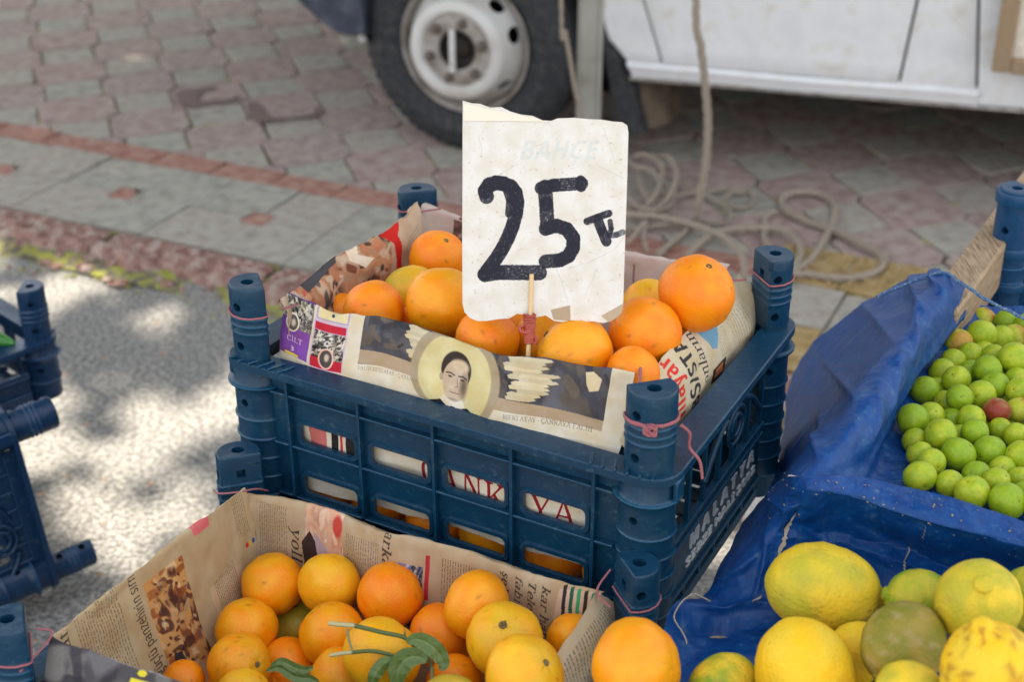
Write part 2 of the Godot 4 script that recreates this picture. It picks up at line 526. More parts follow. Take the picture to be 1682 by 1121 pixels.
func tag(o: Node3D, label: String, category := "", group := "", kind := "") -> Node3D:
	if label: o.set_meta("label", label)
	if category: o.set_meta("category", category)
	if group: o.set_meta("group", group)
	if kind: o.set_meta("kind", kind)
	return o

func thing(called: String, label: String, category: String, xf := Transform3D.IDENTITY, group := "") -> Node3D:
	var o := Node3D.new()
	o.name = numbered(called)
	add_child(o)
	o.transform = xf
	return tag(o, label, category, group)

func part(called: String, what, m: Material, parent: Node, at := Transform3D.IDENTITY) -> MeshInstance3D:
	var o := MeshInstance3D.new()
	o.mesh = what.mesh() if what is MB else what
	o.material_override = m
	o.name = called if parent != self else numbered(called)
	o.transform = at
	parent.add_child(o, true)
	return o

func single(called: String, what, m: Material, label: String, category: String, at := Transform3D.IDENTITY, group := "") -> MeshInstance3D:
	var o := part(called, what, m, self, at)
	tag(o, label, category, group)
	return o

func noise(sd: int, fr: float, oct := 3) -> FastNoiseLite:
	var n := FastNoiseLite.new()
	n.seed = sd
	n.frequency = fr
	n.fractal_octaves = oct
	return n

func spline(pts: Array, per := 8) -> Array:
	var out := []
	for i in pts.size() - 1:
		var a: Vector3 = pts[max(i - 1, 0)]
		var b: Vector3 = pts[i]
		var c: Vector3 = pts[i + 1]
		var d: Vector3 = pts[min(i + 2, pts.size() - 1)]
		for k in per: out.append(b.cubic_interpolate(c, a, d, float(k) / per))
	out.append(pts[pts.size() - 1])
	return out

func net(rows: Array, a: float, b: float) -> Vector3:      # a smooth surface through a net of points: a along a row, b from row to row
	var n := rows.size()
	var fb := b * (n - 1)
	var j: int = clamp(int(fb), 0, n - 2)
	var q := []
	for k in [j - 1, j, j + 1, j + 2]:
		var r: Array = rows[clamp(k, 0, n - 1)]
		var m := r.size()
		var fa := a * (m - 1)
		var i: int = clamp(int(fa), 0, m - 2)
		q.append((r[i] as Vector3).cubic_interpolate(r[i + 1], r[max(i - 1, 0)], r[min(i + 2, m - 1)], fa - i))
	return (q[1] as Vector3).cubic_interpolate(q[2], q[0], q[3], fb - j)

func _ready() -> void:
	ts = TextServerManager.get_primary_interface()
	rng.seed = 20240
	# camera: held at chest height, looking down over the stall; focused on the price card
	var cam := Camera3D.new()
	cam.name = "camera"
	cam.position = Vector3(0, 1.4, 0)
	cam.rotation_degrees = Vector3(-27.5, 0, 0)
	cam.near = 0.05
	cam.far = 900.0
	var lens := CameraAttributesPhysical.new()
	lens.frustum_focal_length = 51.38
	lens.frustum_focus_distance = 1.56
	lens.exposure_aperture = 4.8
	lens.frustum_near = 0.05
	lens.frustum_far = 900.0
	cam.attributes = lens
	add_child(cam)
	cam.current = true
	# sky and sun: bright hazy day, sun high at the far left, shining through a tree
	var sky_m := ProceduralSkyMaterial.new()
	sky_m.sky_top_color = Color(0.71, 0.73, 0.77)
	sky_m.sky_horizon_color = Color(0.94, 0.93, 0.91)
	sky_m.sky_curve = 0.2
	sky_m.ground_bottom_color = Color(0.42, 0.40, 0.38)
	sky_m.ground_horizon_color = Color(0.75, 0.75, 0.74)
	sky_m.sky_energy_multiplier = 0.95
	var sky := Sky.new()
	sky.sky_material = sky_m
	var env := Environment.new()
	env.background_mode = Environment.BG_SKY
	env.sky = sky
	env.tonemap_mode = Environment.TONE_MAPPER_LINEAR
	env.tonemap_exposure = EXPOSURE
	env.sdfgi_enabled = true
	env.ssao_enabled = true
	env.ssil_enabled = true
	var we := WorldEnvironment.new()
	we.name = "sky_environment"
	we.environment = env
	add_child(we)
	var sun := DirectionalLight3D.new()
	sun.name = "sun"
	sun.light_energy = 1.35
	sun.light_color = Color(1.0, 0.955, 0.88)
	sun.light_angular_distance = 0.8
	sun.shadow_enabled = true
	add_child(sun)
	sun.look_at_from_position(SUN_DIR * 20.0, Vector3.ZERO, Vector3.UP)
	make_materials()
	build_ground()
	build_tree()
	build_van()
	build_main_stack()
	build_lower_crate()
	build_left_stack()
	build_tarp_stall()
	build_ropes()
	build_fruit()
	build_small_things()

const EXPOSURE := 3.35
var SUN_DIR := Vector3(-0.14, 0.84, -0.50).normalized()      # towards the sun

# ---------------------------------------------------------------- ground
const PAVE_O := Vector3(-1.4751, 0, -4.017)
const PAVE_YAW := 25.2
var STAINS := [
	[Vector3(-1.0323, 0.0045, -4.3197), Vector3(-1.0295, 0.0045, -4.3506), Vector3(-1.0047, 0.0045, -4.3736), Vector3(-0.9655, 0.0045, -4.3887), Vector3(-0.9169, 0.0045, -4.3997), Vector3(-0.9172, 0.0045, -4.3777), Vector3(-0.9515, 0.0045, -4.3587), Vector3(-0.9587, 0.0045, -4.3264), Vector3(-0.9553, 0.0045, -4.2800), Vector3(-0.9445, 0.0045, -4.2448), Vector3(-0.9130, 0.0045, -4.2630), Vector3(-0.8774, 0.0045, -4.2708), Vector3(-0.8475, 0.0045, -4.2892), Vector3(-0.8443, 0.0045, -4.3197), Vector3(-0.8317, 0.0045, -4.3064), Vector3(-0.8288, 0.0045, -4.2761), Vector3(-0.8551, 0.0045, -4.2370), Vector3(-0.9032, 0.0045, -4.2319), Vector3(-0.9530, 0.0045, -4.1935), Vector3(-0.9926, 0.0045, -4.2190)],
	[Vector3(-0.7998, 0.0045, -4.2242), Vector3(-0.7882, 0.0045, -4.2539), Vector3(-0.7662, 0.0045, -4.2448), Vector3(-0.7444, 0.0045, -4.2088), Vector3(-0.7229, 0.0045, -4.1458), Vector3(-0.7054, 0.0045, -4.1088), Vector3(-0.6603, 0.0045, -4.0990), Vector3(-0.6033, 0.0045, -4.1211), Vector3(-0.5863, 0.0045, -4.1458), Vector3(-0.5883, 0.0045, -4.1961), Vector3(-0.5706, 0.0045, -4.1834), Vector3(-0.5543, 0.0045, -4.1646), Vector3(-0.5591, 0.0045, -4.1186), Vector3(-0.5841, 0.0045, -4.0941), Vector3(-0.6460, 0.0045, -4.0820), Vector3(-0.6987, 0.0045, -4.0627), Vector3(-0.7329, 0.0045, -4.0543), Vector3(-0.7682, 0.0045, -4.1027)]]
func pave_xf() -> Transform3D:
	return Transform3D(Basis(Vector3.UP, deg_to_rad(-PAVE_YAW)), PAVE_O)

func in_view(p: Vector3, margin: float) -> bool:      # near enough to what the photograph shows to be worth single pieces
	var q := Basis(Vector3.RIGHT, deg_to_rad(27.5)) * (p - Vector3(0, 1.4, 0))
	if q.z > -0.1: return false
	return abs(q.x / -q.z) < 0.351 + margin and abs(q.y / -q.z) < 0.2336 + margin

func slab_piece(outline: PackedVector2Array, top: float, depth: float, bev: float, jit: RandomNumberGenerator) -> MB:
	var mb := MB.new()
	var pts := outline
	if Geometry2D.is_polygon_clockwise(pts): pts.reverse()
	var inner := Geometry2D.offset_polygon(pts, -bev)
	var inn: PackedVector2Array = inner[0] if inner.size() and inner[0].size() == pts.size() else pts
	if Geometry2D.is_polygon_clockwise(inn): inn.reverse()
	# align the starts of both outlines
	var k0 := 0
	for k in inn.size():
		if inn[k].distance_to(pts[0]) < inn[k0].distance_to(pts[0]): k0 = k
	var tx := jit.randf_range(-0.012, 0.012)
	var tz := jit.randf_range(-0.012, 0.012)
	var cen := Vector2.ZERO
	for q in pts: cen += q / pts.size()
	var up := []
	var rim := []
	var low := []
	var n := pts.size()
	for i in n:
		var a := inn[(k0 + i) % n]
		up.append(Vector3(a.x, top + (a.x - cen.x) * tx + (a.y - cen.y) * tz, a.y))
		rim.append(Vector3(pts[i].x, top - bev * 0.8 + (a.x - cen.x) * tx + (a.y - cen.y) * tz, pts[i].y))
		low.append(Vector3(pts[i].x, top - depth, pts[i].y))
	# (x, z) listed anticlockwise in 2D runs clockwise seen from above
	up.reverse(); rim.reverse(); low.reverse()
	mb.face(up)
	mb.strip(rim, up)
	mb.strip(low, rim)
	return mb

func build_ground() -> void:
	var xf := pave_xf()
	var mb := MB.new()
	mb.face([Vector3(-400, -0.06, 400), Vector3(400, -0.06, 400), Vector3(400, -0.06, -400), Vector3(-400, -0.06, -400)])
	tag(single("ground", mb, M.earth, "bare earth that the street is laid on", "ground"), "", "", "", "structure")
	mb = MB.new()
	# street side: slightly uneven asphalt
	var nz := noise(5, 1.2, 4)
	var road := func(a, b):
		var x: float = lerp(-9.0, 9.0, a)
		var z: float = lerp(0.60, 9.0, pow(b, 1.6))
		return Vector3(x, -0.018 + nz.get_noise_2d(x * 2.0, z * 2.0) * 0.010, z)
	mb.grid(160, 90, road, true)
	tag(single("asphalt_road", mb, M.asphalt, "worn grey asphalt of the street in dappled sun", "road", xf), "", "", "", "structure")
	mb = MB.new()
	mb.face([Vector3(-30, -0.020, 30), Vector3(30, -0.020, 30), Vector3(30, -0.020, 0.66), Vector3(-30, -0.020, 0.66)])
	# (kept below the uneven sheet)
	for i in mb.v.size(): mb.v[i].y -= 0.03
	tag(single("road_bed", mb, M.asphalt, "flat bed under the asphalt", "road", xf), "", "", "", "structure")
	mb = MB.new()
	mb.face([Vector3(-30, -0.014, 0.66), Vector3(30, -0.014, 0.66), Vector3(30, -0.014, -40), Vector3(-30, -0.014, -40)])
	var pav := single("pavement", mb, M.mortar, "pavement of pink and grey interlocking pavers with mossy joints", "pavement", xf)
	tag(pav, "", "", "", "structure")
	# interlocking pavers: pink octagons and grey squares set diagonally
	var jit := RandomNumberGenerator.new()
	jit.seed = 77
	var P := 0.198
	var su := 0.268 / (P * sqrt(2.0))
	var sv := 0.287 / (P * sqrt(2.0))
	var far := []
	var border := PackedVector2Array([Vector2(-30, -30), Vector2(30, -30), Vector2(30, -0.052), Vector2(-30, -0.052)])
	for row in range(-1, 30):
		for col in range(-24, 28):
			for kind in 2:
				var cu := -0.716 + 0.268 * col + (0.134 if kind == 1 else 0.0)
				var cv := -0.232 - 0.287 * row + (0.1435 if kind == 1 else 0.0)
				if cv > 0.1 or cv < -6.0: continue
				var wp := xf * Vector3(cu, 0, cv)
				var near := in_view(wp, 0.05)
				if not near and not in_view(wp, 0.35): continue
				var gap := 0.0028
				var d := 0.015
				var loc := []
				if kind == 0:
					var h := P / 2 + d - gap
					var k := 2 * d
					loc = [Vector2(h, -h + k), Vector2(h, h - k), Vector2(h - k, h), Vector2(-h + k, h), Vector2(-h, h - k), Vector2(-h, -h + k), Vector2(-h + k, -h), Vector2(h - k, -h)]
				else:
					var h := P / 2 - d - gap
					loc = [Vector2(h, -h), Vector2(h, h), Vector2(-h, h), Vector2(-h, -h)]
				var poly := PackedVector2Array()
				for q in loc:
					var w := Vector2(jit.randf_range(-1, 1), jit.randf_range(-1, 1)) * 0.0025
					poly.append(Vector2(cu + (q.x - q.y) * 0.7071 * su, cv + (q.x + q.y) * 0.7071 * sv) + w)
				var cut := Geometry2D.intersect_polygons(poly, border)
				if cut.is_empty(): continue
				var piece := slab_piece(cut[0], jit.randf_range(-0.002, 0.003), 0.022, 0.003, jit)
				if not near:
					far.append([piece, kind])
					continue
				part("pink_paver" if kind == 0 else "grey_paver", piece, M[("pink%d" if kind == 0 else "grey%d") % jit.randi_range(0, 2)], pav)
	for kind in 2:
		mb = MB.new()
		for f in far:
			if f[1] == kind:
				var s := mb.v.size()
				mb.v.append_array(f[0].v); mb.uv.append_array(f[0].uv); mb.c.append_array(f[0].c)
				for i in f[0].ix: mb.ix.append(i + s)
		part("outlying_pink_pavers" if kind == 0 else "outlying_grey_pavers", mb, M.pink0 if kind == 0 else M.grey0, pav).set_meta("kind", "stuff")
	# brown spill stains that ran along two of the pavers
	for st in STAINS:
		var fl := PackedVector2Array()
		for q in st: fl.append(Vector2(q.x, q.z))
		var ids := Geometry2D.triangulate_polygon(fl)
		mb = MB.new()
		for q in st: mb.p(pave_xf().affine_inverse() * q)
		for i in range(0, ids.size(), 3): mb.tri(ids[i], ids[i + 1], ids[i + 2])
		for i in mb.v.size(): mb.v[i].y = 0.0046
		part("spill_stain", mb, M.stain, pav).set_meta("label", "dark brown spill stain along a paver joint")
	# red border bricks
	for k in range(-9, 17):
		var u0 := 0.19 * k
		if u0 > 2.26 and u0 < 2.6: continue
		if not in_view(xf * Vector3(u0, 0, 0), 0.12): continue
		part("border_brick", slab_piece(PackedVector2Array([Vector2(u0, -0.045), Vector2(u0 + 0.186, -0.045), Vector2(u0 + 0.186, 0.043), Vector2(u0, 0.043)]), jit.randf_range(-0.001, 0.003), 0.02, 0.003, jit), M.red, pav)
	# large grey tiles pressed in four with a pink inset, some of them tactile yellow
	for k in range(-5, 8):
		var cu := 0.649 + 0.405 * k
		if not in_view(xf * Vector3(cu, 0, 0.25), 0.16): continue
		for qx in [-1, 1]:
			for qz in [-1, 1]:
				var n := 0.036
				var e := 0.2
				var pl := PackedVector2Array()
				for q in [Vector2(n, 0.002), Vector2(e, 0.002), Vector2(e, e), Vector2(0.002, e), Vector2(0.002, n), Vector2(n, n)]:
					pl.append(Vector2(cu + q.x * qx, 0.252 + q.y * qz))
				var yel: bool = k == 4 and qx == 1 and qz == 1
				var top := jit.randf_range(-0.001, 0.003)
				var pc := slab_piece(pl, top, 0.02, 0.0025, jit)
				var o := part("paving_slab", pc, M.yellow if yel else M["grey%d" % jit.randi_range(0, 2)], pav)
				if yel: o.set_meta("label", "worn yellow tactile slab")
		part("pink_inset", slab_piece(PackedVector2Array([Vector2(cu - 0.034, 0.218), Vector2(cu + 0.034, 0.218), Vector2(cu + 0.034, 0.286), Vector2(cu - 0.034, 0.286)]), 0.001, 0.02, 0.002, jit), M.red, pav)
	for k in 2:
		var u0 := 2.28 + 0.17 * k
		mb = slab_piece(PackedVector2Array([Vector2(u0, -0.15), Vector2(u0 + 0.166, -0.15), Vector2(u0 + 0.166, 0.043), Vector2(u0, 0.043)]), 0.005, 0.02, 0.003, jit)
		for r in 5:
			mb.box(Vector3(u0 + 0.018 + r * 0.032, 0.0065, -0.055), Vector3(0.012, 0.006, 0.17), Basis.IDENTITY, 0.002)
		part("tactile_tile", mb, M.yellow, pav).set_meta("label", "yellow ribbed tactile tile")
	# broken pink kerb
	var kn := noise(91, 3.5, 5)
	for k in range(-4, 7):
		var u0 := -0.62 + 0.47 * k
		if not in_view(xf * Vector3(u0 + 0.2, 0, 0.55), 0.25): continue
		mb = MB.new()
		var worn: float = [0.6, 0.9, 1.0, 0.75, 0.35, 0.3][posmod(k + 4, 6)]
		var f := func(a, b):
			var u: float = u0 + 0.005 + a * 0.458
			var edge := smoothstep(0.0, 0.04, a) * smoothstep(1.0, 0.96, a)
			var vv: float = 0.464 + b * 0.20 + (kn.get_noise_2d(u * 1.4, 3.0) * 0.03 * worn if b > 0.5 else 0.0)
			var fall: float = smoothstep(0.35, 1.0, b + kn.get_noise_2d(u * 1.3, b * 0.5) * 0.35 * worn)
			var y: float = 0.006 - fall * 0.05 + kn.get_noise_2d(u * 3.0, vv * 3.5) * 0.022 * worn * smoothstep(0.05, 0.4, b) - 0.012 * (1.0 - edge) - (0.01 if b == 0.0 else 0.0)
			return Vector3(u, y, vv)
		mb.grid(46, 22, f, true)
		part("kerb_stone", mb, M.kerb, pav)
	# crumbled stones and moss along the kerb and in the joints: nobody could count them
	var stone := MB.new()
	var sn := noise(17, 1.1, 2)
	var ball := func(a, b):
		var d := Vector3(cos(TAU * a) * sin(PI * b), cos(PI * b), sin(TAU * a) * sin(PI * b))
		return d * (1.0 + 0.35 * sn.get_noise_3dv(d * 1.5)) * Vector3(1, 0.6, 0.9)
	stone.grid(9, 6, ball)
	var rub := func(r: RandomNumberGenerator):
		var u := r.randf_range(-0.9, 1.3)
		return [Vector3(u, -0.014, 0.60 + r.randfn(0.0, 0.045)), r.randf_range(0.004, 0.019)]
	scatter("rubble", stone, M.kerb, "crumbled bits of stone along the broken kerb", 150, jit, xf, rub)
	var mos := func(r: RandomNumberGenerator):
		if r.randf() < 0.09:
			var u := r.randf_range(-0.9, 1.5)
			return [Vector3(u, -0.016, 0.665 + 0.03 * sin(u * 5.0) + r.randfn(0.0, 0.030)), r.randf_range(0.002, 0.007)]
		if r.randf() < 0.2:
			return [Vector3(r.randf_range(-0.9, 2.7), -0.006, [0.046, 0.462, 0.252][r.randi_range(0, 2)] + r.randfn(0.0, 0.003)), r.randf_range(0.003, 0.007)]
		var cu := -0.716 + 0.268 * r.randi_range(-6, 14) + 0.134
		var cv := -0.232 - 0.287 * r.randi_range(-1, 8) + 0.1435
		var side := r.randi_range(0, 3)
		var h := P / 2 - 0.015
		var t: float = (r.randf() * 0.6 + 0.5 * (sin(cu * 9.0 + cv * 5.0 + side) * 0.5)) * h
		var q: Vector2 = [Vector2(h, t), Vector2(-h, t), Vector2(t, h), Vector2(t, -h)][side]
		return [Vector3(cu + (q.x - q.y) * 0.7071 * su, -0.006, cv + (q.x + q.y) * 0.7071 * sv) + Vector3(r.randfn(0, 0.004), 0, r.randfn(0, 0.004)), 0.002 + 0.009 * pow(r.randf(), 2.0)]
	scatter("moss", stone, M.moss, "yellow green moss in the paving joints and along the kerb", 5200, jit, xf, mos)

func scatter(called: String, what: MB, m: Material, label: String, count: int, r: RandomNumberGenerator, xf: Transform3D, spot: Callable) -> void:
	var mm := MultiMesh.new()
	mm.transform_format = MultiMesh.TRANSFORM_3D
	mm.mesh = what.mesh(true)
	mm.instance_count = count
	for i in count:
		var s: Array = spot.call(r)
		mm.set_instance_transform(i, Transform3D(Basis(Vector3.UP, r.randf() * TAU).scaled(Vector3(1, r.randf_range(0.6, 1.0), 1) * s[1]), s[0]))
	var o := MultiMeshInstance3D.new()
	o.multimesh = mm
	o.material_override = m
	o.name = numbered(called)
	o.transform = xf
	add_child(o)
	tag(o, label, called, "", "stuff")

# ---------------------------------------------------------------- the tree that shades the stall
func build_tree() -> void:
	var at := Vector3(-6.4, 0, -7.2)
	var t := thing("plane_tree", "broad leafy tree whose crown shades the stall and lets sun flecks through", "tree", Transform3D(Basis.IDENTITY, at))
	var mb := MB.new()
	mb.tube(spline([Vector3(0, -0.05, 0), Vector3(0.05, 1.2, 0.05), Vector3(0.3, 2.6, 0.3), Vector3(0.9, 3.9, 0.9)], 6), func(a): return 0.2 - 0.08 * a, 12)
	var ends := [Vector3(2.4, 5.2, 1.6), Vector3(1.2, 5.6, 3.2), Vector3(3.4, 5.4, 3.0), Vector3(3.0, 5.6, 0.4), Vector3(-0.6, 5.4, 0.2)]
	for e in ends:
		mb.tube(spline([Vector3(0.7, 3.4, 0.7), Vector3(0.7, 3.4, 0.7).lerp(e, 0.5) + Vector3(0, 0.35, 0), e], 6), func(a): return 0.085 * (1.0 - a) + 0.02, 8)
	part("trunk", mb, mat(0.9, c8(112, 96, 80)), t)
	# leaves in a deep crown; the gaps are where the sun falls through on to the street
	var leaf := MB.new()
	leaf.face([Vector3(-0.5, 0, 0), Vector3(0, 0.06, 0.32), Vector3(0.5, 0, 0), Vector3(0, 0.06, -0.32)])
	var mm := MultiMesh.new()
	mm.transform_format = MultiMesh.TRANSFORM_3D
	mm.mesh = leaf.mesh()
	var xs := []
	var r := RandomNumberGenerator.new()
	r.seed = 4
	var gapn := noise(8, 2.6, 3)
	var flecks := [[Vector2(-0.72, -2.30), 0.36], [Vector2(-0.60, -2.05), 0.30], [Vector2(-0.52, -2.48), 0.16], [Vector2(-1.05, -2.98), 0.17], [Vector2(-1.30, -3.10), 0.16], [Vector2(-0.80, -2.86), 0.10], [Vector2(0.33, -1.98), 0.10], [Vector2(-0.95, -2.55), 0.09]]
	for i in 70000:
		var g := Vector2(r.randf_range(-3.6, 2.8), r.randf_range(-7.4, 0.9))      # where the leaf's shadow lands
		var yy := r.randf_range(3.9, 5.9)
		var edge := Vector2((g.x + 0.4) / 3.2, (g.y + 3.25) / 4.15).length() + gapn.get_noise_2d(g.x, g.y) * 0.15
		if edge > 1.0: continue
		var open := false
		for f in flecks:
			var d: float = (g - f[0]).length() / f[1] + gapn.get_noise_2d(g.x * 3.2 + 9.0, g.y * 5.0) * 1.1 + gapn.get_noise_2d(g.x * 9.0 - 5.0, g.y * 9.0) * 1.0
			if d < 1.0: open = true
		if open: continue
		var p := Vector3(g.x, 0, g.y) + SUN_DIR * (yy / SUN_DIR.y)
		xs.append(Transform3D(Basis.from_euler(Vector3(r.randf_range(-0.7, 0.7), r.randf() * TAU, r.randf_range(-0.5, 0.5))).scaled(Vector3.ONE * r.randf_range(0.10, 0.17)), p - at))
	mm.instance_count = xs.size()
	for i in xs.size(): mm.set_instance_transform(i, xs[i])
	var o := MultiMeshInstance3D.new()
	o.multimesh = mm
	var lm := mat(0.6, c8(84, 108, 52))
	lm.backlight_enabled = true
	lm.backlight = Color(0.3, 0.36, 0.1)
	o.material_override = lm
	o.name = "crown"
	t.add_child(o)
	o.set_meta("kind", "stuff")

# ---------------------------------------------------------------- van
func panel(mb: MB, x0: Callable, x1: Callable, y0: float, y1: float, z: Callable, nu := 10, nv := 8) -> void:   # a pressed sheet with its edges turned in
	var g := 0.0035
	var f := func(a, b):
		var i := int(round(a * (nu + 2)))
		var j := int(round(b * (nv + 2)))
		var aa: float = clamp((i - 1.0) / nu, 0.0, 1.0)
		var bb: float = clamp((j - 1.0) / nv, 0.0, 1.0)
		var rim := i == 0 or j == 0 or i == nu + 2 or j == nv + 2
		var y: float = lerp(y0, y1, bb)
		var l: float = x0.call(y) + g
		var rr: float = x1.call(y) - g
		return Vector3(lerp(l, rr, aa), y, z.call(y) - (0.014 if rim else 0.0))
	mb.grid(nu + 2, nv + 2, f)

func build_van() -> void:
	var xf := Transform3D(Basis(Vector3.UP, deg_to_rad(-15.784)), Vector3(-0.144, 0, -3.81))
	var van := thing("white_van", "dusty white van with steel front wheel parked behind the crates", "van", xf)
	var zs := func(y: float) -> float: return 0.004 + 0.05 * smoothstep(0.28, 0.75, y) - 0.06 * smoothstep(0.8, 1.5, y)
	var arch := func(y: float) -> float:
		return 0.015 + sqrt(max(0.0, 0.392 * 0.392 - pow(y - 0.30, 2))) if y > 0.36 else 0.4024 + (0.36 - y) * 0.9
	var seam_l := func(y: float) -> float: return 0.55 - (y - 0.306) * 0.32 if y < 0.7 else 0.424
	var seam_r := func(y: float) -> float: return 1.143 + (y - 0.296) * 0.085
	var seam_3 := func(y: float) -> float: return 1.334 - (y - 0.25) * 0.12
	var far := func(_y: float) -> float: return 3.3
	# inner black sheet that shows in the seams
	var mb := MB.new()
	mb.face([Vector3(0.5, 0.26, -0.02), Vector3(3.28, 0.26, -0.02), Vector3(3.28, 0.69, 0.025), Vector3(0.45, 0.69, 0.025)])
	part("seam_gap", mb, M.bore, van)
	mb = MB.new(); panel(mb, arch, seam_l, 0.300, 0.684, zs, 8, 14)
	part("wing_panel", mb, M.van, van)
	mb = MB.new(); panel(mb, seam_l, seam_r, 0.302, 1.2, func(y): return zs.call(y) + 0.004, 16, 20)
	var door := part("door", mb, M.van, van)
	mb = MB.new()
	mb.box(Vector3(1.02, 0.86, 0.07), Vector3(0.14, 0.03, 0.03), Basis.IDENTITY, 0.008)
	part("handle", mb, M.black, door)
	mb = MB.new(); panel(mb, seam_r, seam_3, 0.300, 1.2, zs, 4, 18)
	part("pillar_panel", mb, M.van, van)
	mb = MB.new(); panel(mb, seam_3, far, 0.262, 1.2, zs, 20, 18)
	part("side_panel", mb, M.van, van)
	mb = MB.new(); panel(mb, func(_y): return -1.0, seam_l, 0.69, 1.2, zs, 12, 8)
	part("wing_panel", mb, M.van, van)
	# sill: rolled lip below the doors, bright on its upper edge
	mb = MB.new()
	var prof := [[0.302, -0.008], [0.297, 0.006], [0.291, 0.013], [0.283, 0.012], [0.274, 0.006], [0.262, 0.004], [0.257, 0.002], [0.252, -0.004], [0.2515, -0.02], [0.244, -0.022], [0.242, -0.03], [0.248, -0.25]]
	var fs := func(a, b):
		var q: Array = prof[int(round(b * (prof.size() - 1)))]
		var bulge: float = 0.006 * sin(a * 9.0)
		return Vector3(lerp(0.456 + (0.302 - float(q[0])) * 0.45, 1.335, a), q[0] + (0.0 if b > 0.6 else bulge * 0.25), q[1])
	mb.grid(24, prof.size() - 1, fs, true)
	part("sill", mb, M.van, van)
	mb = MB.new()
	mb.box(Vector3(1.9, 0.2475, -0.028), Vector3(2.9, 0.012, 0.02), Basis.IDENTITY, 0.003)
	part("sill_flange", mb, M.steel, van)
	# body above and floor below, unseen but shading what is underneath
	mb = MB.new()
	mb.box(Vector3(1.3, 1.5, -0.92), Vector3(4.4, 1.5, 1.72), Basis.IDENTITY, 0.08)
	part("cabin", mb, M.van, van)
	mb = MB.new()
	mb.box(Vector3(1.92, 0.46, -0.95), Vector3(2.7, 0.4, 1.66), Basis.IDENTITY, 0.02)
	mb.box(Vector3(1.95, 0.36, -0.98), Vector3(2.6, 0.24, 1.36), Basis.IDENTITY, 0.02)
	mb.box(Vector3(0.62, 0.36, -0.98), Vector3(0.3, 0.30, 1.2), Basis.IDENTITY, 0.02)
	mb.box(Vector3(0.0, 0.62, -1.05), Vector3(1.3, 0.3, 1.4), Basis.IDENTITY, 0.02)
	mb.box(Vector3(1.2, 0.28, -1.74), Vector3(4.2, 0.50, 0.05), Basis.IDENTITY, 0.01)  # far-side skirt, added to keep light out from under the van
	mb.box(Vector3(3.28, 0.28, -0.95), Vector3(0.05, 0.46, 1.5), Basis.IDENTITY, 0.01)
	part("underbody", mb, M.black, van)
	# wheel housing, lip of the arch, bumper corner
	mb = MB.new()
	var hous := func(a, b):
		var an: float = lerp(-0.25, PI * 0.93, a)
		return Vector3(0.015 + cos(an) * 0.40, 0.30 + sin(an) * 0.40, -0.35 * b - 0.005)
	mb.grid(24, 2, hous)
	mb.face([Vector3(-0.2, 0.1, -0.34), Vector3(0.5, 0.1, -0.34), Vector3(0.5, 0.75, -0.34), Vector3(-0.2, 0.75, -0.34)])
	part("wheel_housing", mb, M.black, van)
	mb = MB.new()
	var lip := spline([Vector3(-0.350, 0.60, -0.03), Vector3(-0.336, 0.50, -0.03), Vector3(-0.316, 0.42, -0.03), Vector3(-0.292, 0.35, -0.03), Vector3(-0.262, 0.288, -0.035)], 4)
	mb.tube(lip, 0.007, 8)
	part("arch_lip", mb, M.black, van)
	mb = MB.new()
	var lip2 := []
	for q in lip: lip2.append(q + Vector3(-0.017, 0.0, 0.006))
	mb.tube(lip2, 0.012, 8)
	part("arch_liner", mb, M.steel, van)
	mb = MB.new()
	var bo := [Vector2(-0.262, 0.72), Vector2(-0.268, 0.40), Vector2(-0.262, 0.306), Vector2(-0.30, 0.296), Vector2(-0.345, 0.302), Vector2(-0.40, 0.335), Vector2(-0.455, 0.385), Vector2(-0.51, 0.45), Vector2(-0.58, 0.56), Vector2(-0.62, 0.72)]
	var fa := []
	var fb := []
	var fc := []
	bo.reverse()
	for q in bo:
		fa.append(Vector3(q.x, q.y, -0.03)); fb.append(Vector3(q.x * 0.985 - 0.005, q.y + 0.012, 0.0)); fc.append(Vector3(q.x, q.y, -0.8))
	mb.face(fb)
	mb.strip(fa, fb)
	mb.strip(fc, fa)
	part("bumper_corner", mb, M.bumper, van)
	# mudflap behind the wheel
	mb = MB.new()
	var sec := [Vector2(0.385, -0.05), Vector2(0.388, -0.012), Vector2(0.402, -0.002), Vector2(0.428, -0.004), Vector2(0.450, -0.022), Vector2(0.458, -0.06)]
	var sec2 := [Vector2(0.458, -0.058), Vector2(0.478, -0.075), Vector2(0.502, -0.12), Vector2(0.512, -0.18), Vector2(0.512, -0.27)]
	var flap := func(pts: Array) -> Callable:
		return func(a, b):
			var fq: float = a * (pts.size() - 1)
			var i: int = clampi(int(fq), 0, pts.size() - 2)
			var q: Vector2 = (pts[i] as Vector2).lerp(pts[i + 1], fq - i)
			return Vector3(q.x + 0.055 * (1 - b) * (1 - b) - 0.01 * b, lerp(0.10, 0.50, b), q.y)
	mb.grid(20, 10, flap.call(sec))
	var mfl := part("mudflap", mb, M.rubber, van)
	mb = MB.new()
	mb.grid(20, 10, flap.call(sec2))
	part("muddy_face", mb, M.mud, mfl)
	# front wheel, steered a little
	var wheel := Node3D.new()
	wheel.name = "wheel"
	wheel.transform = Transform3D(Basis(Vector3.UP, deg_to_rad(-6.0)), Vector3(0.015, 0.302, -0.01))
	van.add_child(wheel)
	var wx := Transform3D(Basis(Vector3.RIGHT, PI / 2), Vector3.ZERO)      # lathe axis to +Z
	mb = MB.new()
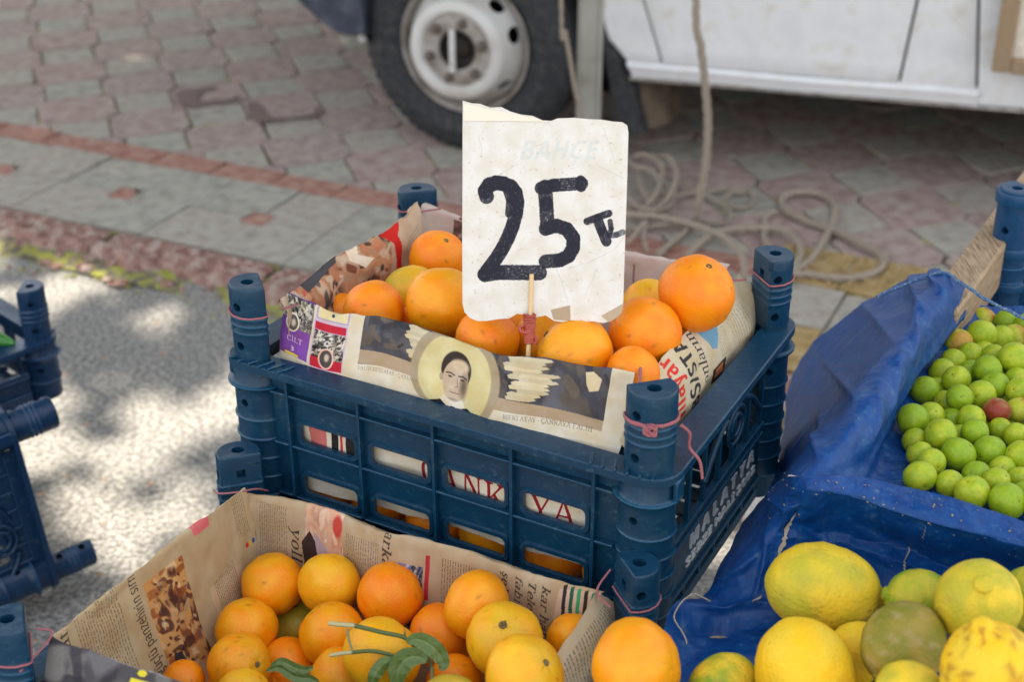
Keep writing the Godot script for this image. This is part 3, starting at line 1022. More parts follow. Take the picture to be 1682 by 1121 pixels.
	var tp := [Vector2(0.180, -0.20), Vector2(0.262, -0.205), Vector2(0.292, -0.19), Vector2(0.300, -0.165), Vector2(0.303, -0.1), Vector2(0.300, -0.035), Vector2(0.293, -0.014), Vector2(0.283, -0.004), Vector2(0.270, 0.004), Vector2(0.245, 0.012), Vector2(0.2452, 0.014), Vector2(0.239, 0.014), Vector2(0.2388, 0.012), Vector2(0.220, 0.010), Vector2(0.200, 0.002), Vector2(0.186, -0.006), Vector2(0.178, -0.02)]
	mb.lathe(tp, 72, wx)
	for k in 60:      # tread blocks
		var an := TAU * k / 60.0
		for sd in [-0.045, -0.155]:
			mb.box(Vector3(cos(an) * 0.2985, sin(an) * 0.2985, sd), Vector3(0.006, 0.024, 0.055), Basis(Vector3.BACK, an), 0.002)
	part("tyre", mb, M.rubber, wheel)
	mb = MB.new()
	mb.lathe([Vector2(0.172, -0.2), Vector2(0.172, -0.04), Vector2(0.176, -0.012), Vector2(0.184, -0.004), Vector2(0.186, 0.002), Vector2(0.182, 0.004), Vector2(0.174, -0.004), Vector2(0.168, -0.03)], 64, wx)
	part("rim", mb, M.hub, wheel)
	mb = MB.new()
	# steel disc: sloping flank with round openings, then the domed face
	var loop := []
	for k in 64: loop.append(Vector2(cos(TAU * k / 64.0), -sin(TAU * k / 64.0)))
	var rows := [[0.0, 0.0], [0.1, 0.0], [0.28, 0.0], [0.46, 0.0], [0.64, 0.0], [0.82, 0.0], [0.92, 0.0], [1.0, 0.0]]
	var holes := []
	for k in 10: holes.append({"c": k * 6 + 1, "r": 1, "rad": 0.15, "depth": 0.12, "tall": 1.8, "open": true})
	mb.skin(loop, rows, Vector3.ZERO, holes)
	for i in mb.v.size():
		var q := mb.v[i]
		var rr := Vector2(q.x, q.z).length()
		var b: float = q.y
		var rad: float = lerp(0.170, 0.134, b) * (1.0 - (1.0 - rr) * 0.6)
		var hh: float = lerp(-0.035, 0.052, b) - (1.0 - rr) * 0.05
		var d := Vector2(q.x, q.z).normalized()
		mb.v[i] = wx * Vector3(d.x * rad, hh, d.y * rad)
	mb.lathe([Vector2(0.134, 0.052), Vector2(0.130, 0.058), Vector2(0.122, 0.062), Vector2(0.108, 0.063), Vector2(0.101, 0.060), Vector2(0.098, 0.052), Vector2(0.094, 0.050)], 64, wx)
	var disc := part("wheel_disc", mb, M.disc, wheel)
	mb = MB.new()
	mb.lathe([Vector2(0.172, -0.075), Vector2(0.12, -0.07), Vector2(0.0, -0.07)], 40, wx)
	part("shade_disc", mb, M.black, wheel)  # black disc stands in for the shade behind the wheel openings
	mb = MB.new()
	mb.lathe([Vector2(0.096, 0.049), Vector2(0.094, 0.053), Vector2(0.074, 0.054), Vector2(0.058, 0.055), Vector2(0.055, 0.05), Vector2(0.052, 0.046)], 48, wx)
	part("hub_plate", mb, M.hub, disc)
	mb = MB.new()
	mb.lathe([Vector2(0.052, 0.047), Vector2(0.051, 0.01), Vector2(0.03, 0.006), Vector2(0.026, 0.02), Vector2(0.018, 0.024), Vector2(0.0, 0.025)], 32, wx)
	part("hub_bore", mb, M.bore, disc)
	mb = MB.new()
	mb.box(Vector3(-0.008, 0.0, 0.062), Vector3(0.018, 0.118, 0.008), Basis.IDENTITY, 0.003)
	part("hub_bar", mb, M.steel, disc)
	for k in 6:
		var an := TAU * (k + 0.25) / 6.0
		mb = MB.new()
		mb.lathe([Vector2(0.0135, 0.05), Vector2(0.0125, 0.068), Vector2(0.009, 0.072), Vector2(0.0, 0.073)], 6, wx * Transform3D(Basis.IDENTITY, Vector3(cos(an) * 0.077, 0, -sin(an) * 0.077)))
		part("wheel_nut", mb, M.nut, disc)
	# wooden framed board leaning against the side
	var fr := thing("wooden_frame", "rough wooden frame around a pale board against the van side", "wooden frame", xf)
	mb = MB.new(); mb.box(Vector3(1.372, 0.72, 0.075), Vector3(0.042, 0.70, 0.03), Basis.IDENTITY, 0.003)
	part("stile", mb, M.wood, fr)
	mb = MB.new(); mb.box(Vector3(1.60, 0.386, 0.077), Vector3(0.412, 0.036, 0.03), Basis.IDENTITY, 0.003)
	part("rail", mb, M.wood, fr)
	mb = MB.new(); mb.box(Vector3(1.62, 0.74, 0.066), Vector3(0.47, 0.68, 0.006), Basis.IDENTITY, 0.001)
	part("board", mb, M.pale, fr)
	for q in [Vector3(1.366, 0.40, 0.091), Vector3(1.378, 0.52, 0.091)]:
		mb = MB.new()
		mb.lathe([Vector2(0.003, 0.0), Vector2(0.002, 0.0012), Vector2(0.0, 0.0014)], 8, Transform3D(Basis(Vector3.RIGHT, PI / 2), q))
		part("nail", mb, M.hub, fr)
	# pole of the stall roof and the cord tied along it
	var pole := thing("metal_pole", "pale square metal pole standing in front of the van wheel", "pole", Transform3D(Basis(Vector3.UP, 0.2), Vector3(0.187, 0, -3.47)))
	mb = MB.new(); mb.box(Vector3(0, 1.25, 0), Vector3(0.052, 2.5, 0.04), Basis.IDENTITY, 0.004)
	part("tube", mb, M.alu, pole)
	mb = MB.new(); mb.box(Vector3(0.022, 1.25, 0.022), Vector3(0.012, 2.5, 0.006), Basis.IDENTITY, 0.002)
	part("edge_strip", mb, M.alu, pole)
	mb = MB.new(); mb.box(Vector3(0, 0.004, 0), Vector3(0.12, 0.008, 0.12), Basis.IDENTITY, 0.002)
	part("foot_plate", mb, M.steel, pole)

# ---------------------------------------------------------------- crates
func post_loop(dir: Vector2, R: float, cut: float) -> Array:      # outline of a post: a circle with a flat side towards dir; first 24 points round, last 4 flat
	var fi := atan2(-dir.y, dir.x)
	var al := acos(cut / R)
	var out := []
	for k in 25:
		var an := fi + al + (TAU - 2 * al) * k / 24.0
		out.append(Vector2(cos(an), -sin(an)) * R)
	for k in range(1, 4):
		out.append((out[24] as Vector2).lerp(out[0], k / 4.0))
	return out

func arc_index(loop: Array, d: Vector2) -> int:      # first column of the hole that faces d
	var best := 0
	for i in 25:
		if (loop[i] as Vector2).dot(d) > (loop[best] as Vector2).dot(d): best = i
	return clampi(best - 2, 0, 20)

func rows_with(y0: float, y1: float, ridges: Array, holes: Array, hh: float, rh: float) -> Array:      # -> [rows, first rows of the holes]
	var ev := []
	if rh > 0.002: ev.append([y1 - 0.024, 2])
	for r in ridges: ev.append([r, 0])
	for q in holes: ev.append([q, 1])
	ev.sort_custom(func(a, b): return a[0] < b[0])
	var rows := [[y0, 0.0]]
	var at := []
	for e in ev:
		if e[1] == 2:      # collar below the rim
			for k in [[-0.003, 0.0], [-0.0016, 0.0062], [0.0004, 0.0066], [0.0016, 0.006], [0.002, 0.0]]: rows.append([e[0] + k[0], k[1]])
		elif e[1] == 0:
			for k in [[-0.0018, 0.0], [-0.0008, rh], [0.0008, rh], [0.0018, 0.0]]: rows.append([e[0] + k[0], k[1]])
		else:
			at.append(rows.size())
			for k in 5: rows.append([e[0] + (k - 2) * hh * 0.5, 0.0])
	rows.append([y1 - 0.002, 0.0])
	rows.append([y1, -0.002])
	return [rows, at]

func make_post(at: Vector3, dir: Vector2, H: float, face_dir: Vector2, square := false) -> MB:
	var mb := MB.new()
	var loop := post_loop(dir, 0.0250, 0.0112)
	var a := rows_with(0.0, H, [H * 0.38, H * 0.48, H * 0.58], [H * 0.2, H * 0.74], 0.0095, 0.0011)
	var c0 := arc_index(loop, face_dir)
	var holes := []
	for r in a[1]: holes.append({"c": c0, "r": r, "rad": 0.0050, "depth": 0.013})
	holes.append({"c": 24, "r": a[1][1], "rad": 0.0048, "depth": 0.012, "square": true})
	mb.skin(loop, a[0], at, holes)
	# top with its round socket
	var n := loop.size()
	var rim := []
	var hole := []
	var deep := []
	for i in n:
		var q: Vector2 = loop[i]
		rim.append(mb.v[(a[0].size() - 1) * n + i])
		var w := (q - dir * -0.006 * 0.0).normalized() * 0.0072
		hole.append(at + Vector3(w.x, H - 0.0004, w.y) - Vector3(dir.x, 0, dir.y) * 0.004)
		deep.append(hole[i] - Vector3(0, 0.035, 0))
	mb.strip(rim, hole)
	mb.strip(hole, deep)
	mb.face(deep)
	return mb

func rrect(hx: float, hz: float, r: float, n := 6) -> Array:      # rounded rectangle in (x, z), anticlockwise seen from above
	var out := []
	for q in [[1, -1, 0.0], [-1, -1, PI / 2], [-1, 1, PI], [1, 1, PI * 1.5]]:
		for k in n + 1:
			var an: float = q[2] + PI / 2 * k / n
			out.append(Vector2(q[0] * (hx - r) + cos(an) * r, q[1] * (hz - r) - sin(an) * r))
	return out

func window_cell(mb: MB, o: Vector3, ex: Vector3, ez: Vector3, x0: float, x1: float, y0: float, y1: float, wx0: float, wx1: float, wy0: float, wy1: float, th: float) -> void:
	# a plate in the plane of ex and Y through o, ez outward, pierced by a rounded window with a raised lip
	var hx := (wx1 - wx0) / 2
	var hy := (wy1 - wy0) / 2
	var cx := (wx0 + wx1) / 2
	var cy := (wy0 + wy1) / 2
	var ring := rrect(hx, hy, 0.006, 4)
	var lip := rrect(hx + 0.0045, hy + 0.0045, 0.009, 4)
	var lipo := rrect(hx + 0.006, hy + 0.006, 0.010, 4)
	var P := func(q: Vector2, z: float) -> Vector3: return o + ex * (cx + q.x) + Vector3.UP * (cy - q.y) + ez * z
	var edge := []
	for q in lipo:
		var s: float = min((x1 - cx if q.x > 0 else cx - x0) / max(1e-5, abs(q.x)), (y1 - cy if q.y < 0 else cy - y0) / max(1e-5, abs(q.y)))
		edge.append(q * s)
	# make sure the corners of the plate are reached
	for k in 4:
		var i: int = k * 5 + 2
		edge[i] = Vector2((x1 - cx) if edge[i].x > 0 else (x0 - cx), (cy - y1) if edge[i].y < 0 else (cy - y0))
	var A := []; var B := []; var C := []; var D := []; var E := []; var F := []
	for i in ring.size():
		A.append(P.call(edge[i], 0.0)); B.append(P.call(lipo[i], 0.0)); C.append(P.call(lip[i], 0.0028)); D.append(P.call(ring[i], 0.0028)); E.append(P.call(ring[i], -th)); F.append(P.call(edge[i], -th))
	mb.strip(A, B); mb.strip(B, C); mb.strip(C, D); mb.strip(D, E); mb.strip(E, F)

func make_crate(called: String, label: String, category: String, xf: Transform3D, L: float, W: float, y0: float, rim: float, hp: float, m: Material, opt := {}) -> Node3D:
	var t := thing(called, label, category, xf, opt.get("group", ""))
	var warp: float = opt.get("warp", 0.0)
	var bend := func(mb: MB) -> MB:
		for i in mb.c.size(): mb.c[i] = Color(1, 1, 1) if mb.c[i].b < 0.95 else Color(0.60, 0.61, 0.62)
		if warp != 0.0:
			for i in mb.v.size(): mb.v[i].y += warp * (0.5 - mb.v[i].x / L) * (2.0 * mb.v[i].z / W)
		return mb
	var hx := L / 2
	var hz := W / 2
	var mb: MB
	# corner columns and posts
	for q in [[-1, 1], [1, 1], [1, -1], [-1, -1]]:
		var at := Vector3(q[0] * hx, rim, q[1] * hz)
		var dir := Vector2(-q[0], -q[1]).normalized()
		part("post", bend.call(make_post(at, dir, hp, opt.get("face", Vector2(-0.15, 1)))), m, t)
		mb = MB.new()
		var loop := post_loop(dir, 0.0285, 0.0155)
		var rg := []
		var ry := y0 + 0.03
		while ry < rim - 0.04:
			if absf(ry - rim + 0.052) > 0.012: rg.append(ry)
			ry += 0.0245
		var a := rows_with(y0, rim - 0.006, rg, [rim - 0.052] if rim - y0 > 0.1 else [], 0.0085, 0.0022)
		var hs := []
		for r in a[1]: hs.append({"c": arc_index(loop, opt.get("face", Vector2(-0.15, 1))), "r": r, "rad": 0.0046, "depth": 0.012})
		mb.skin(loop, a[0], Vector3(at.x, 0, at.z), hs)
		var foot := []
		for i in loop.size(): foot.append(mb.v[i])
		foot.reverse()
		mb.face(foot)
		part("corner_column", bend.call(mb), m, t)
	# rim flange
	mb = MB.new()
	var out2 := rrect(hx + 0.034, hz + 0.030, 0.032)
	var in2 := rrect(hx - 0.001, hz - 0.001, 0.006)
	var ot := []; var it := []; var ob := []; var oc := []; var ib := []; var oi := []
	for i in out2.size():
		var o: Vector2 = out2[i]
		var n: Vector2 = in2[i]
		# narrower along the sides than at the corners
		var side: float = min(abs(abs(o.x) - hx), abs(abs(o.y) - hz))
		ot.append(Vector3(o.x, rim - 0.001, o.y)); it.append(Vector3(n.x, rim, n.y)); oc.append(Vector3(o.x, rim - 0.0035, o.y)); ob.append(Vector3(o.x, rim - 0.009, o.y)); ib.append(Vector3(n.x, rim - 0.009, n.y)); oi.append(Vector3(lerp(o.x, n.x, 0.05), rim, lerp(o.y, n.y, 0.05)))
	mb.strip(oi, it); mb.strip(ot, oi); mb.strip(ob, ot); mb.strip(ib, ob); mb.strip(it, ib)
	part("rim", bend.call(mb), m, t)
	mb = MB.new()      # grip ribs on the rim near the corners
	for q in [[-1, 1], [1, 1], [1, -1], [-1, -1]]:
		for k in 6:
			mb.box(Vector3(q[0] * (hx + 0.012 - k * 0.013), rim + 0.0012, q[1] * (hz + 0.020)), Vector3(0.0028, 0.0028, 0.022), Basis(Vector3.UP, 0.35 * q[0]), 0.0008)
	for q in [[-1, 1], [1, 1]]:      # hooks hanging below the flange
		mb.box(Vector3(q[0] * (hx + 0.032), rim - 0.02, q[1] * hz), Vector3(0.005, 0.026, 0.02), Basis.IDENTITY, 0.0015)
	part("rim_ribs", bend.call(mb), m, t).set_meta("kind", "stuff")
	# long sides
	var nb: int = opt.get("bays", 4)
	var pitch: float = (L - 0.1) / nb
	var rws: Array = opt.get("rows", [[0.104, 0.128], [0.037, 0.061]])
	for sd in [1.0, -1.0]:
		mb = MB.new()
		var ex := Vector3(sd, 0, 0)
		var ez := Vector3(0, 0, sd)
		var o := Vector3(0, 0, sd * (hz + 0.012))
		var x0 := -pitch * nb / 2
		var top := rim - 0.009
		var y := top
		var bounds := []
		for k in rws.size():
			var lo: float = rws[k][0] - 0.006
			bounds.append([y, lo, rws[k]])
			y = lo
		for b in nb:
			var xa := x0 + pitch * b
			for q in bounds:
				var ys: float = q[2][1] + 0.012
				if q[0] - ys > 0.004:
					mb.face([o + ex * xa + Vector3.UP * ys, o + ex * (xa + pitch) + Vector3.UP * ys, o + ex * (xa + pitch) + Vector3.UP * q[0], o + ex * xa + Vector3.UP * q[0]])
					mb.face([o + ex * (xa + pitch) + Vector3.UP * ys - ez * 0.0028, o + ex * xa + Vector3.UP * ys - ez * 0.0028, o + ex * xa + Vector3.UP * q[0] - ez * 0.0028, o + ex * (xa + pitch) + Vector3.UP * q[0] - ez * 0.0028])
				window_cell(mb, o, ex, ez, xa, xa + pitch, q[1], ys, xa + 0.0115, xa + pitch - 0.0105, q[2][0], q[2][1], 0.0028)
		# end plates up to the columns
		for s in [-1.0, 1.0]:
			mb.box(o - ez * 0.0016 + ex * s * (pitch * nb / 2 + 0.0125) + Vector3.UP * (y + top) / 2, Vector3(0.025, top - y, 0.003) if sd != 0 else Vector3.ZERO)
		part("side_panel", bend.call(mb), m, t)
		mb = MB.new()
		for b in nb + 1:
			mb.box(o + ez * 0.0045 + ex * (x0 + pitch * b) + Vector3.UP * (y + top) / 2, Vector3(0.0034, top - y - 0.0006, 0.0095), Basis.IDENTITY, 0.0008)
		var hy := [top - 0.024]
		for q in bounds: hy.append(q[1])
		for yy in hy:
			for b in nb + 2:
				var xa: float = x0 + pitch * (b - 1) if b > 0 else x0 - 0.024
				var xb: float = xa + pitch if b > 0 else x0
				if b == nb + 1: xb = xa + 0.024
				mb.box(o + ez * 0.0042 + ex * (xa + xb) / 2 + Vector3.UP * yy, Vector3(xb - xa - 0.0036, 0.0028, 0.0085), Basis.IDENTITY, 0.0007)
		part("ribs", bend.call(mb), m, t).set_meta("kind", "stuff")
		mb = MB.new()      # recessed skirt that nests into the crate below
		if y - y0 > 0.01:
			mb.box(o - ez * 0.010 + Vector3.UP * (y + y0) / 2, Vector3(L - 0.05, y - y0, 0.003), Basis.IDENTITY, 0.001)
			for b in nb + 1: mb.box(o - ez * 0.0065 + ex * (x0 + pitch * b) + Vector3.UP * (y + y0 - 0.002) / 2, Vector3(0.003, y - y0 - 0.004, 0.006), Basis.IDENTITY, 0.0006)
			part("skirt", bend.call(mb), m, t)
	# short sides: rails, struts, round badge, a band for lettering
	for sd in [1.0, -1.0]:
		mb = MB.new()
		var ox: float = sd * (hx + 0.012)
		var span := W - 0.056
		var hgt := rim - y0
		var f := hgt / 0.225
		var yb := y0 + 0.03 * f
		var bars := [[rim - 0.016, 0.016, 0.006], [yb + 0.078 * f, 0.006, 0.009], [yb + 0.064 * f, 0.006, 0.009], [yb + 0.002 * f, 0.005, 0.009], [yb - 0.020 * f, 0.012, 0.007]]
		for q in bars: mb.box(Vector3(ox, q[0], 0), Vector3(q[2], q[1], span), Basis.IDENTITY, 0.001)
		mb.box(Vector3(ox - sd * 0.001, yb + 0.033 * f, 0), Vector3(0.003, 0.055 * f, span), Basis.IDENTITY, 0.0008)
		for k in 7:
			var z: float = (k - 3) * span / 6.4
			mb.box(Vector3(ox, (rim - 0.024 + yb + 0.081 * f) / 2, z), Vector3(0.006, (rim - 0.024 - yb - 0.081 * f) - 0.0006, 0.004), Basis.IDENTITY, 0.0008)
			mb.box(Vector3(ox, yb - 0.007 * f, z), Vector3(0.0055, 0.013 * f, 0.004), Basis.IDENTITY, 0.0008)
		if opt.get("oval_end", false):
			var q3 := span / 3.0
			for k in 3:
				var xa := -span / 2 + q3 * k
				window_cell(mb, Vector3(ox, 0, 0), Vector3(0, 0, -sd), Vector3(sd, 0, 0), xa, xa + q3, y0, rim - 0.01, xa + 0.014, xa + q3 - 0.014, y0 + 0.05, rim - 0.055, 0.003)
		part("end_panel", bend.call(mb), m, t)
		if rim - y0 > 0.2:
			mb = MB.new()
			var by: float = (rim - 0.024 + yb + 0.081 * f) / 2 + 0.004
			for rr in [0.026, 0.015]:
				var tor := []
				for k in 25: tor.append(Vector3(ox + sd * 0.004, by + sin(TAU * k / 24.0) * rr * 0.86, -0.04 * sd + cos(TAU * k / 24.0) * rr))
				mb.tube(tor, 0.0028, 6, false)
			mb.box(Vector3(ox, by, -0.04 * sd), Vector3(0.004, 0.012, 0.016), Basis.IDENTITY, 0.001)
			for s in [-1, 1]:
				var sw := []
				for k in 9: sw.append(Vector3(ox + sd * 0.002, by + 0.02 - 0.045 * pow(k / 8.0, 1.6), -0.04 * sd + s * (0.028 + 0.06 * k / 8.0)))
				mb.tube(sw, 0.004, 6)
			part("badge", bend.call(mb), m, t)
	# slatted floor
	mb = MB.new()
	for k in 9: mb.box(Vector3(0, y0 + 0.008, (k - 4) * (W - 0.02) / 9.0), Vector3(L - 0.01, 0.004, (W - 0.02) / 9.0 - 0.009), Basis.IDENTITY, 0.001)
	for k in 7: mb.box(Vector3((k - 3) * (L - 0.03) / 7.0, y0 + 0.005, 0), Vector3(0.012, 0.0058, W - 0.01), Basis.IDENTITY, 0.001)
	part("floor_grid", bend.call(mb), m, t)
	return t

func letters(what: String, fnt: String, h: float, depth: float) -> ArrayMesh:      # raised lettering, centred, cap height h
	var tm := TextMesh.new()
	var f := SystemFont.new()
	f.font_names = PackedStringArray([fnt.trim_suffix(" Bold")])
	if fnt.ends_with("Bold"): f.font_weight = 700
	tm.font = f
	tm.font_size = 48
	tm.pixel_size = h / (48.0 * 0.72)
	tm.depth = depth
	tm.curve_step = 2.0
	tm.text = what
	var out := ArrayMesh.new()
	out.add_surface_from_arrays(Mesh.PRIMITIVE_TRIANGLES, tm.get_mesh_arrays())
	return out

const MAIN_AT := Vector3(0.0075, 0.4405, -1.4726)
const LOW_AT := Vector3(-0.171, 0.2763, -1.1003)
func main_xf() -> Transform3D: return Transform3D(Basis.from_euler(Vector3(0.0029, -0.4866, 0.0023)), MAIN_AT)
func low_xf() -> Transform3D: return Transform3D(Basis.from_euler(Vector3(-0.041, -0.4602, 0.0044)), LOW_AT)

func sheet(called: String, label: String, rows: Array, nu: int, nv: int, m: Material, xf: Transform3D, crease: float, sd: int, group := "") -> MeshInstance3D:
	var nz := noise(sd, 5.0, 3)
	nz.fractal_type = FastNoiseLite.FRACTAL_RIDGED
	var n2 := noise(sd + 1, 9.0, 3)
	var base := func(a, b): return net(rows, a, b)
	var mb := MB.new()
	var f := func(a, b):
		var q: Vector3 = base.call(a, b)
		var du: Vector3 = base.call(min(a + 0.01, 1.0), b) - base.call(max(a - 0.01, 0.0), b)
		var dv: Vector3 = base.call(a, min(b + 0.01, 1.0)) - base.call(a, max(b - 0.01, 0.0))
		var n := du.cross(dv).normalized()
		var torn: float = 0.0
		if b == 0.0 or a == 0.0 or a == 1.0: torn = 0.0012
		return q + n * (nz.get_noise_3dv(q * 2.2) * crease + n2.get_noise_3dv(q * 3.0) * crease * 0.35) + dv.normalized() * n2.get_noise_3dv(q * 14.0) * torn * 3.0
	mb.grid(nu, nv, f)
	# print is laid out by true length along the paper
	var la := [0.0]
	for i in nu: la.append(la[i] + (base.call(float(i + 1) / nu, 0.5) as Vector3).distance_to(base.call(float(i) / nu, 0.5)))
	var lb := [0.0]
	for j in nv: lb.append(lb[j] + (base.call(0.5, float(j + 1) / nv) as Vector3).distance_to(base.call(0.5, float(j) / nv)))
	for j in nv + 1:
		for i in nu + 1: mb.uv[j * (nu + 1) + i] = Vector2(la[i] / la[nu], lb[j] / lb[nv])
	var o := single(called, mb, m, label, "newspaper", xf, group)
	return o

func paper_mat(cv: Cv) -> StandardMaterial3D:
	var m := mat(0.85, Color.WHITE, 0.25)
	m.albedo_texture = cv.tex()
	m.backlight_enabled = true
	m.backlight = Color(0.16, 0.15, 0.13)
	return m

func loop_of_twine(corner: Vector2, xf_local: Array, y: float, turns: int, rg: RandomNumberGenerator, wob := 0.002) -> Array:      # points round a post, crate axes
	var dir := (-corner).normalized()
	var loop := post_loop(dir, 0.0264, 0.0124)
	var hx: float = xf_local[0]
	var hz: float = xf_local[1]
	var out := []
	for k in turns * loop.size() + 1:
		var q: Vector2 = loop[k % loop.size()]
		out.append(Vector3(signf(corner.x) * hx + q.x, y + rg.randfn(0, wob * 0.25) + wob * sin(k * 0.21) , signf(corner.y) * hz + q.y))
	return out

func build_main_stack() -> void:
	var jr := RandomNumberGenerator.new()
	jr.seed = 5
	# the crate it stands on, set on end
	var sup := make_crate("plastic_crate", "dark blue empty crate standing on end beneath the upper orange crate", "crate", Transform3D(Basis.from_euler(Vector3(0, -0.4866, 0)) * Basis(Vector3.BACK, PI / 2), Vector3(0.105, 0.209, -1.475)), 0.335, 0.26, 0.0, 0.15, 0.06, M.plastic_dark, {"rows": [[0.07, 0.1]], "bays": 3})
	var xf := main_xf()
	var crate := make_crate("plastic_crate", "dark blue crate of oranges with MALATYA on its end, behind the price card", "crate", xf, 0.47, 0.345, -0.03, 0.195, 0.087, M.plastic, {"warp": 0.0072})
	# raised lettering on the end
	var tb := Transform3D(Basis(Vector3.UP, PI / 2), Vector3(0.2485, 0.0455, -0.022))
	var tl := Transform3D(tb.basis.scaled_local(Vector3(1.30, 0.96, 1)), tb.origin)
	part("lettering", letters("M A L A T Y A", "Droid Sans Bold", 0.0185, 0.002), M.letter, crate, tl)
	part("lettering", letters("SEBZE HALİ 2002", "Droid Sans Bold", 0.0105, 0.002), M.letter, crate, Transform3D(tb.basis.scaled_local(Vector3(1.92, 0.96, 1)), Vector3(0.2485, 0.0225, -0.022)))
	# ---- newspapers: front sheet with its print
	var paper := c8(208, 199, 180)
	var ink := c8(52, 48, 46)
	var cv := Cv.new(1024, 670, paper)
	cv.rect(0, 0, 110, 24, c8(84, 66, 140))
	cv.half(8, 24, 100, 76, [c8(40, 38, 40), c8(200, 194, 180), c8(70, 66, 66), c8(222, 214, 196)], 3, 0.07)
	cv.rect(0, 92, 104, 118, c8(128, 76, 164))
	cv.half(36, 76, 70, 44, [c8(50, 46, 50), c8(210, 204, 190), c8(90, 86, 84)], 4, 0.09)
	cv.oval(40, 104, 25, 31, c8(232, 226, 214), 1.0, 0.05)
	cv.oval(41, 105, 20, 26, c8(92, 86, 84), 1.0, 0.1)
	cv.oval(44, 104, 11, 16, c8(196, 186, 172), 1.0, 0.5)
	print_text(cv, "CİLT", "Droid Serif", 24, 26, 166, c8(214, 200, 222))
	print_text(cv, "3", "Droid Sans Bold", 20, 40, 196, c8(240, 236, 226))
	cv.rect(20, 202, 50, 7, c8(222, 206, 60))
	cv.rect(116, 0, 108, 62, c8(176, 160, 190))
	cv.rect(122, 4, 96, 52, c8(216, 206, 166))
	print_text(cv, "KURTULUŞ", "Droid Serif", 15, 132, 22, c8(110, 104, 90))
	cv.oval(168, 40, 5, 6, c8(60, 80, 120))
	cv.rect(112, 64, 110, 150, c8(196, 170, 200))
	cv.rect(116, 70, 102, 24, c8(184, 44, 60))
	cv.half(116, 96, 102, 84, [c8(36, 34, 36), c8(214, 206, 192), c8(60, 56, 58), c8(228, 220, 206)], 6, 0.08)
	cv.rect(116, 180, 102, 32, c8(182, 40, 54))
	cv.oval(166, 178, 26, 34, c8(220, 176, 166), 1.0, 0.05)
	cv.oval(166, 178, 21, 29, c8(80, 72, 70), 1.0, 0.1)
	cv.oval(168, 174, 11, 16, c8(192, 178, 164), 1.0, 0.5)
	# the wide picture: dark cloth, stacks of paper, a brown table
	cv.half(268, 8, 700, 170, [c8(62, 62, 72), c8(84, 84, 92), c8(72, 70, 76), c8(104, 94, 84)], 8, 0.02)
	cv.poly(PackedVector2Array([Vector2(268, 132), Vector2(420, 140), Vector2(700, 152), Vector2(968, 176), Vector2(968, 206), Vector2(700, 190), Vector2(268, 176)]), c8(168, 148, 124))
	var sr := RandomNumberGenerator.new()
	sr.seed = 15
	for st in [[400, 30, 180, 9], [440, 70, 150, 8], [700, 26, 110, 6], [720, 78, 96, 7]]:
		var yy: float = st[1]
		for k in st[3]:
			var xx: float = st[0] + sr.randf_range(-16, 16)
			var ww: float = st[2] + sr.randf_range(-20, 20)
			cv.poly(PackedVector2Array([Vector2(xx, yy), Vector2(xx + 12, yy - 6), Vector2(xx + ww, yy - 1), Vector2(xx + ww + 8, yy + 5), Vector2(xx + ww - 10, yy + 10), Vector2(xx + 6, yy + 9)]), c8(208, 197, 168).darkened(sr.randf() * 0.12))
			cv.stroke([Vector2(xx + 6, yy + 10), Vector2(xx + ww - 10, yy + 11)], 2.0, c8(64, 58, 50), 0.8)
			yy += 11
	cv.poly(PackedVector2Array([Vector2(905, 46), Vector2(925, 40), Vector2(948, 58), Vector2(944, 92), Vector2(922, 100), Vector2(912, 80)]), c8(206, 190, 154))
	# portrait of a man in an oval: a plain sepia bust
	cv.oval(555, 138, 136, 156, c8(160, 146, 122), 1.0, 0.03)
	cv.oval(555, 142, 112, 134, c8(200, 189, 142), 1.0, 0.04)
	cv.oval(500, 180, 60, 74, c8(216, 206, 156), 0.6, 0.9)
	var sk := c8(188, 170, 150)
	var dk := c8(58, 50, 46)
	cv.poly(PackedVector2Array([Vector2(452, 262), Vector2(478, 236), Vector2(526, 214), Vector2(560, 236), Vector2(600, 218), Vector2(640, 236), Vector2(662, 262)]), c8(40, 38, 42))
	cv.poly(PackedVector2Array([Vector2(528, 200), Vector2(520, 216), Vector2(556, 246), Vector2(592, 220), Vector2(586, 198)]), c8(212, 204, 190))
	cv.poly(PackedVector2Array([Vector2(552, 226), Vector2(566, 226), Vector2(570, 250), Vector2(550, 250)]), c8(50, 46, 50))
	cv.oval(556, 116, 46, 58, dk, 1.0, 0.08)
	cv.oval(558, 148, 39, 64, sk, 1.0, 0.06)
	cv.oval(566, 100, 32, 24, c8(200, 184, 164), 1.0, 0.4)
	cv.oval(584, 156, 18, 50, c8(92, 78, 70), 0.8, 0.8)
	cv.oval(516, 148, 7, 14, c8(170, 150, 132), 1.0, 0.3)
	for ex in [541, 577]:
		cv.stroke([Vector2(ex - 12, 131), Vector2(ex, 128), Vector2(ex + 12, 132)], 4.5, dk, 0.85)
		cv.oval(ex, 139, 8, 4, c8(56, 48, 46), 0.9, 0.6)
	cv.stroke([Vector2(561, 140), Vector2(566, 163), Vector2(558, 167)], 3.5, c8(124, 106, 94), 0.55)
	cv.oval(548, 168, 14, 9, c8(206, 192, 176), 0.6, 0.9)
	cv.stroke([Vector2(547, 183), Vector2(560, 184), Vector2(573, 183)], 3.0, c8(104, 86, 78), 0.85)
	cv.oval(560, 204, 18, 6, c8(130, 112, 100), 0.6, 0.8)
	print_text(cv, "FALİH RIFKI ATAY - ÇANKAYA", "Droid Serif", 17, 270, 196, c8(120, 112, 104), 0.85, 0.0, 0.72)
	print_text(cv, "RIFKI ATAY - ÇANKAYA FALİH", "Droid Serif", 20, 706, 214, c8(112, 104, 96), 0.85, 0.0, 0.82)
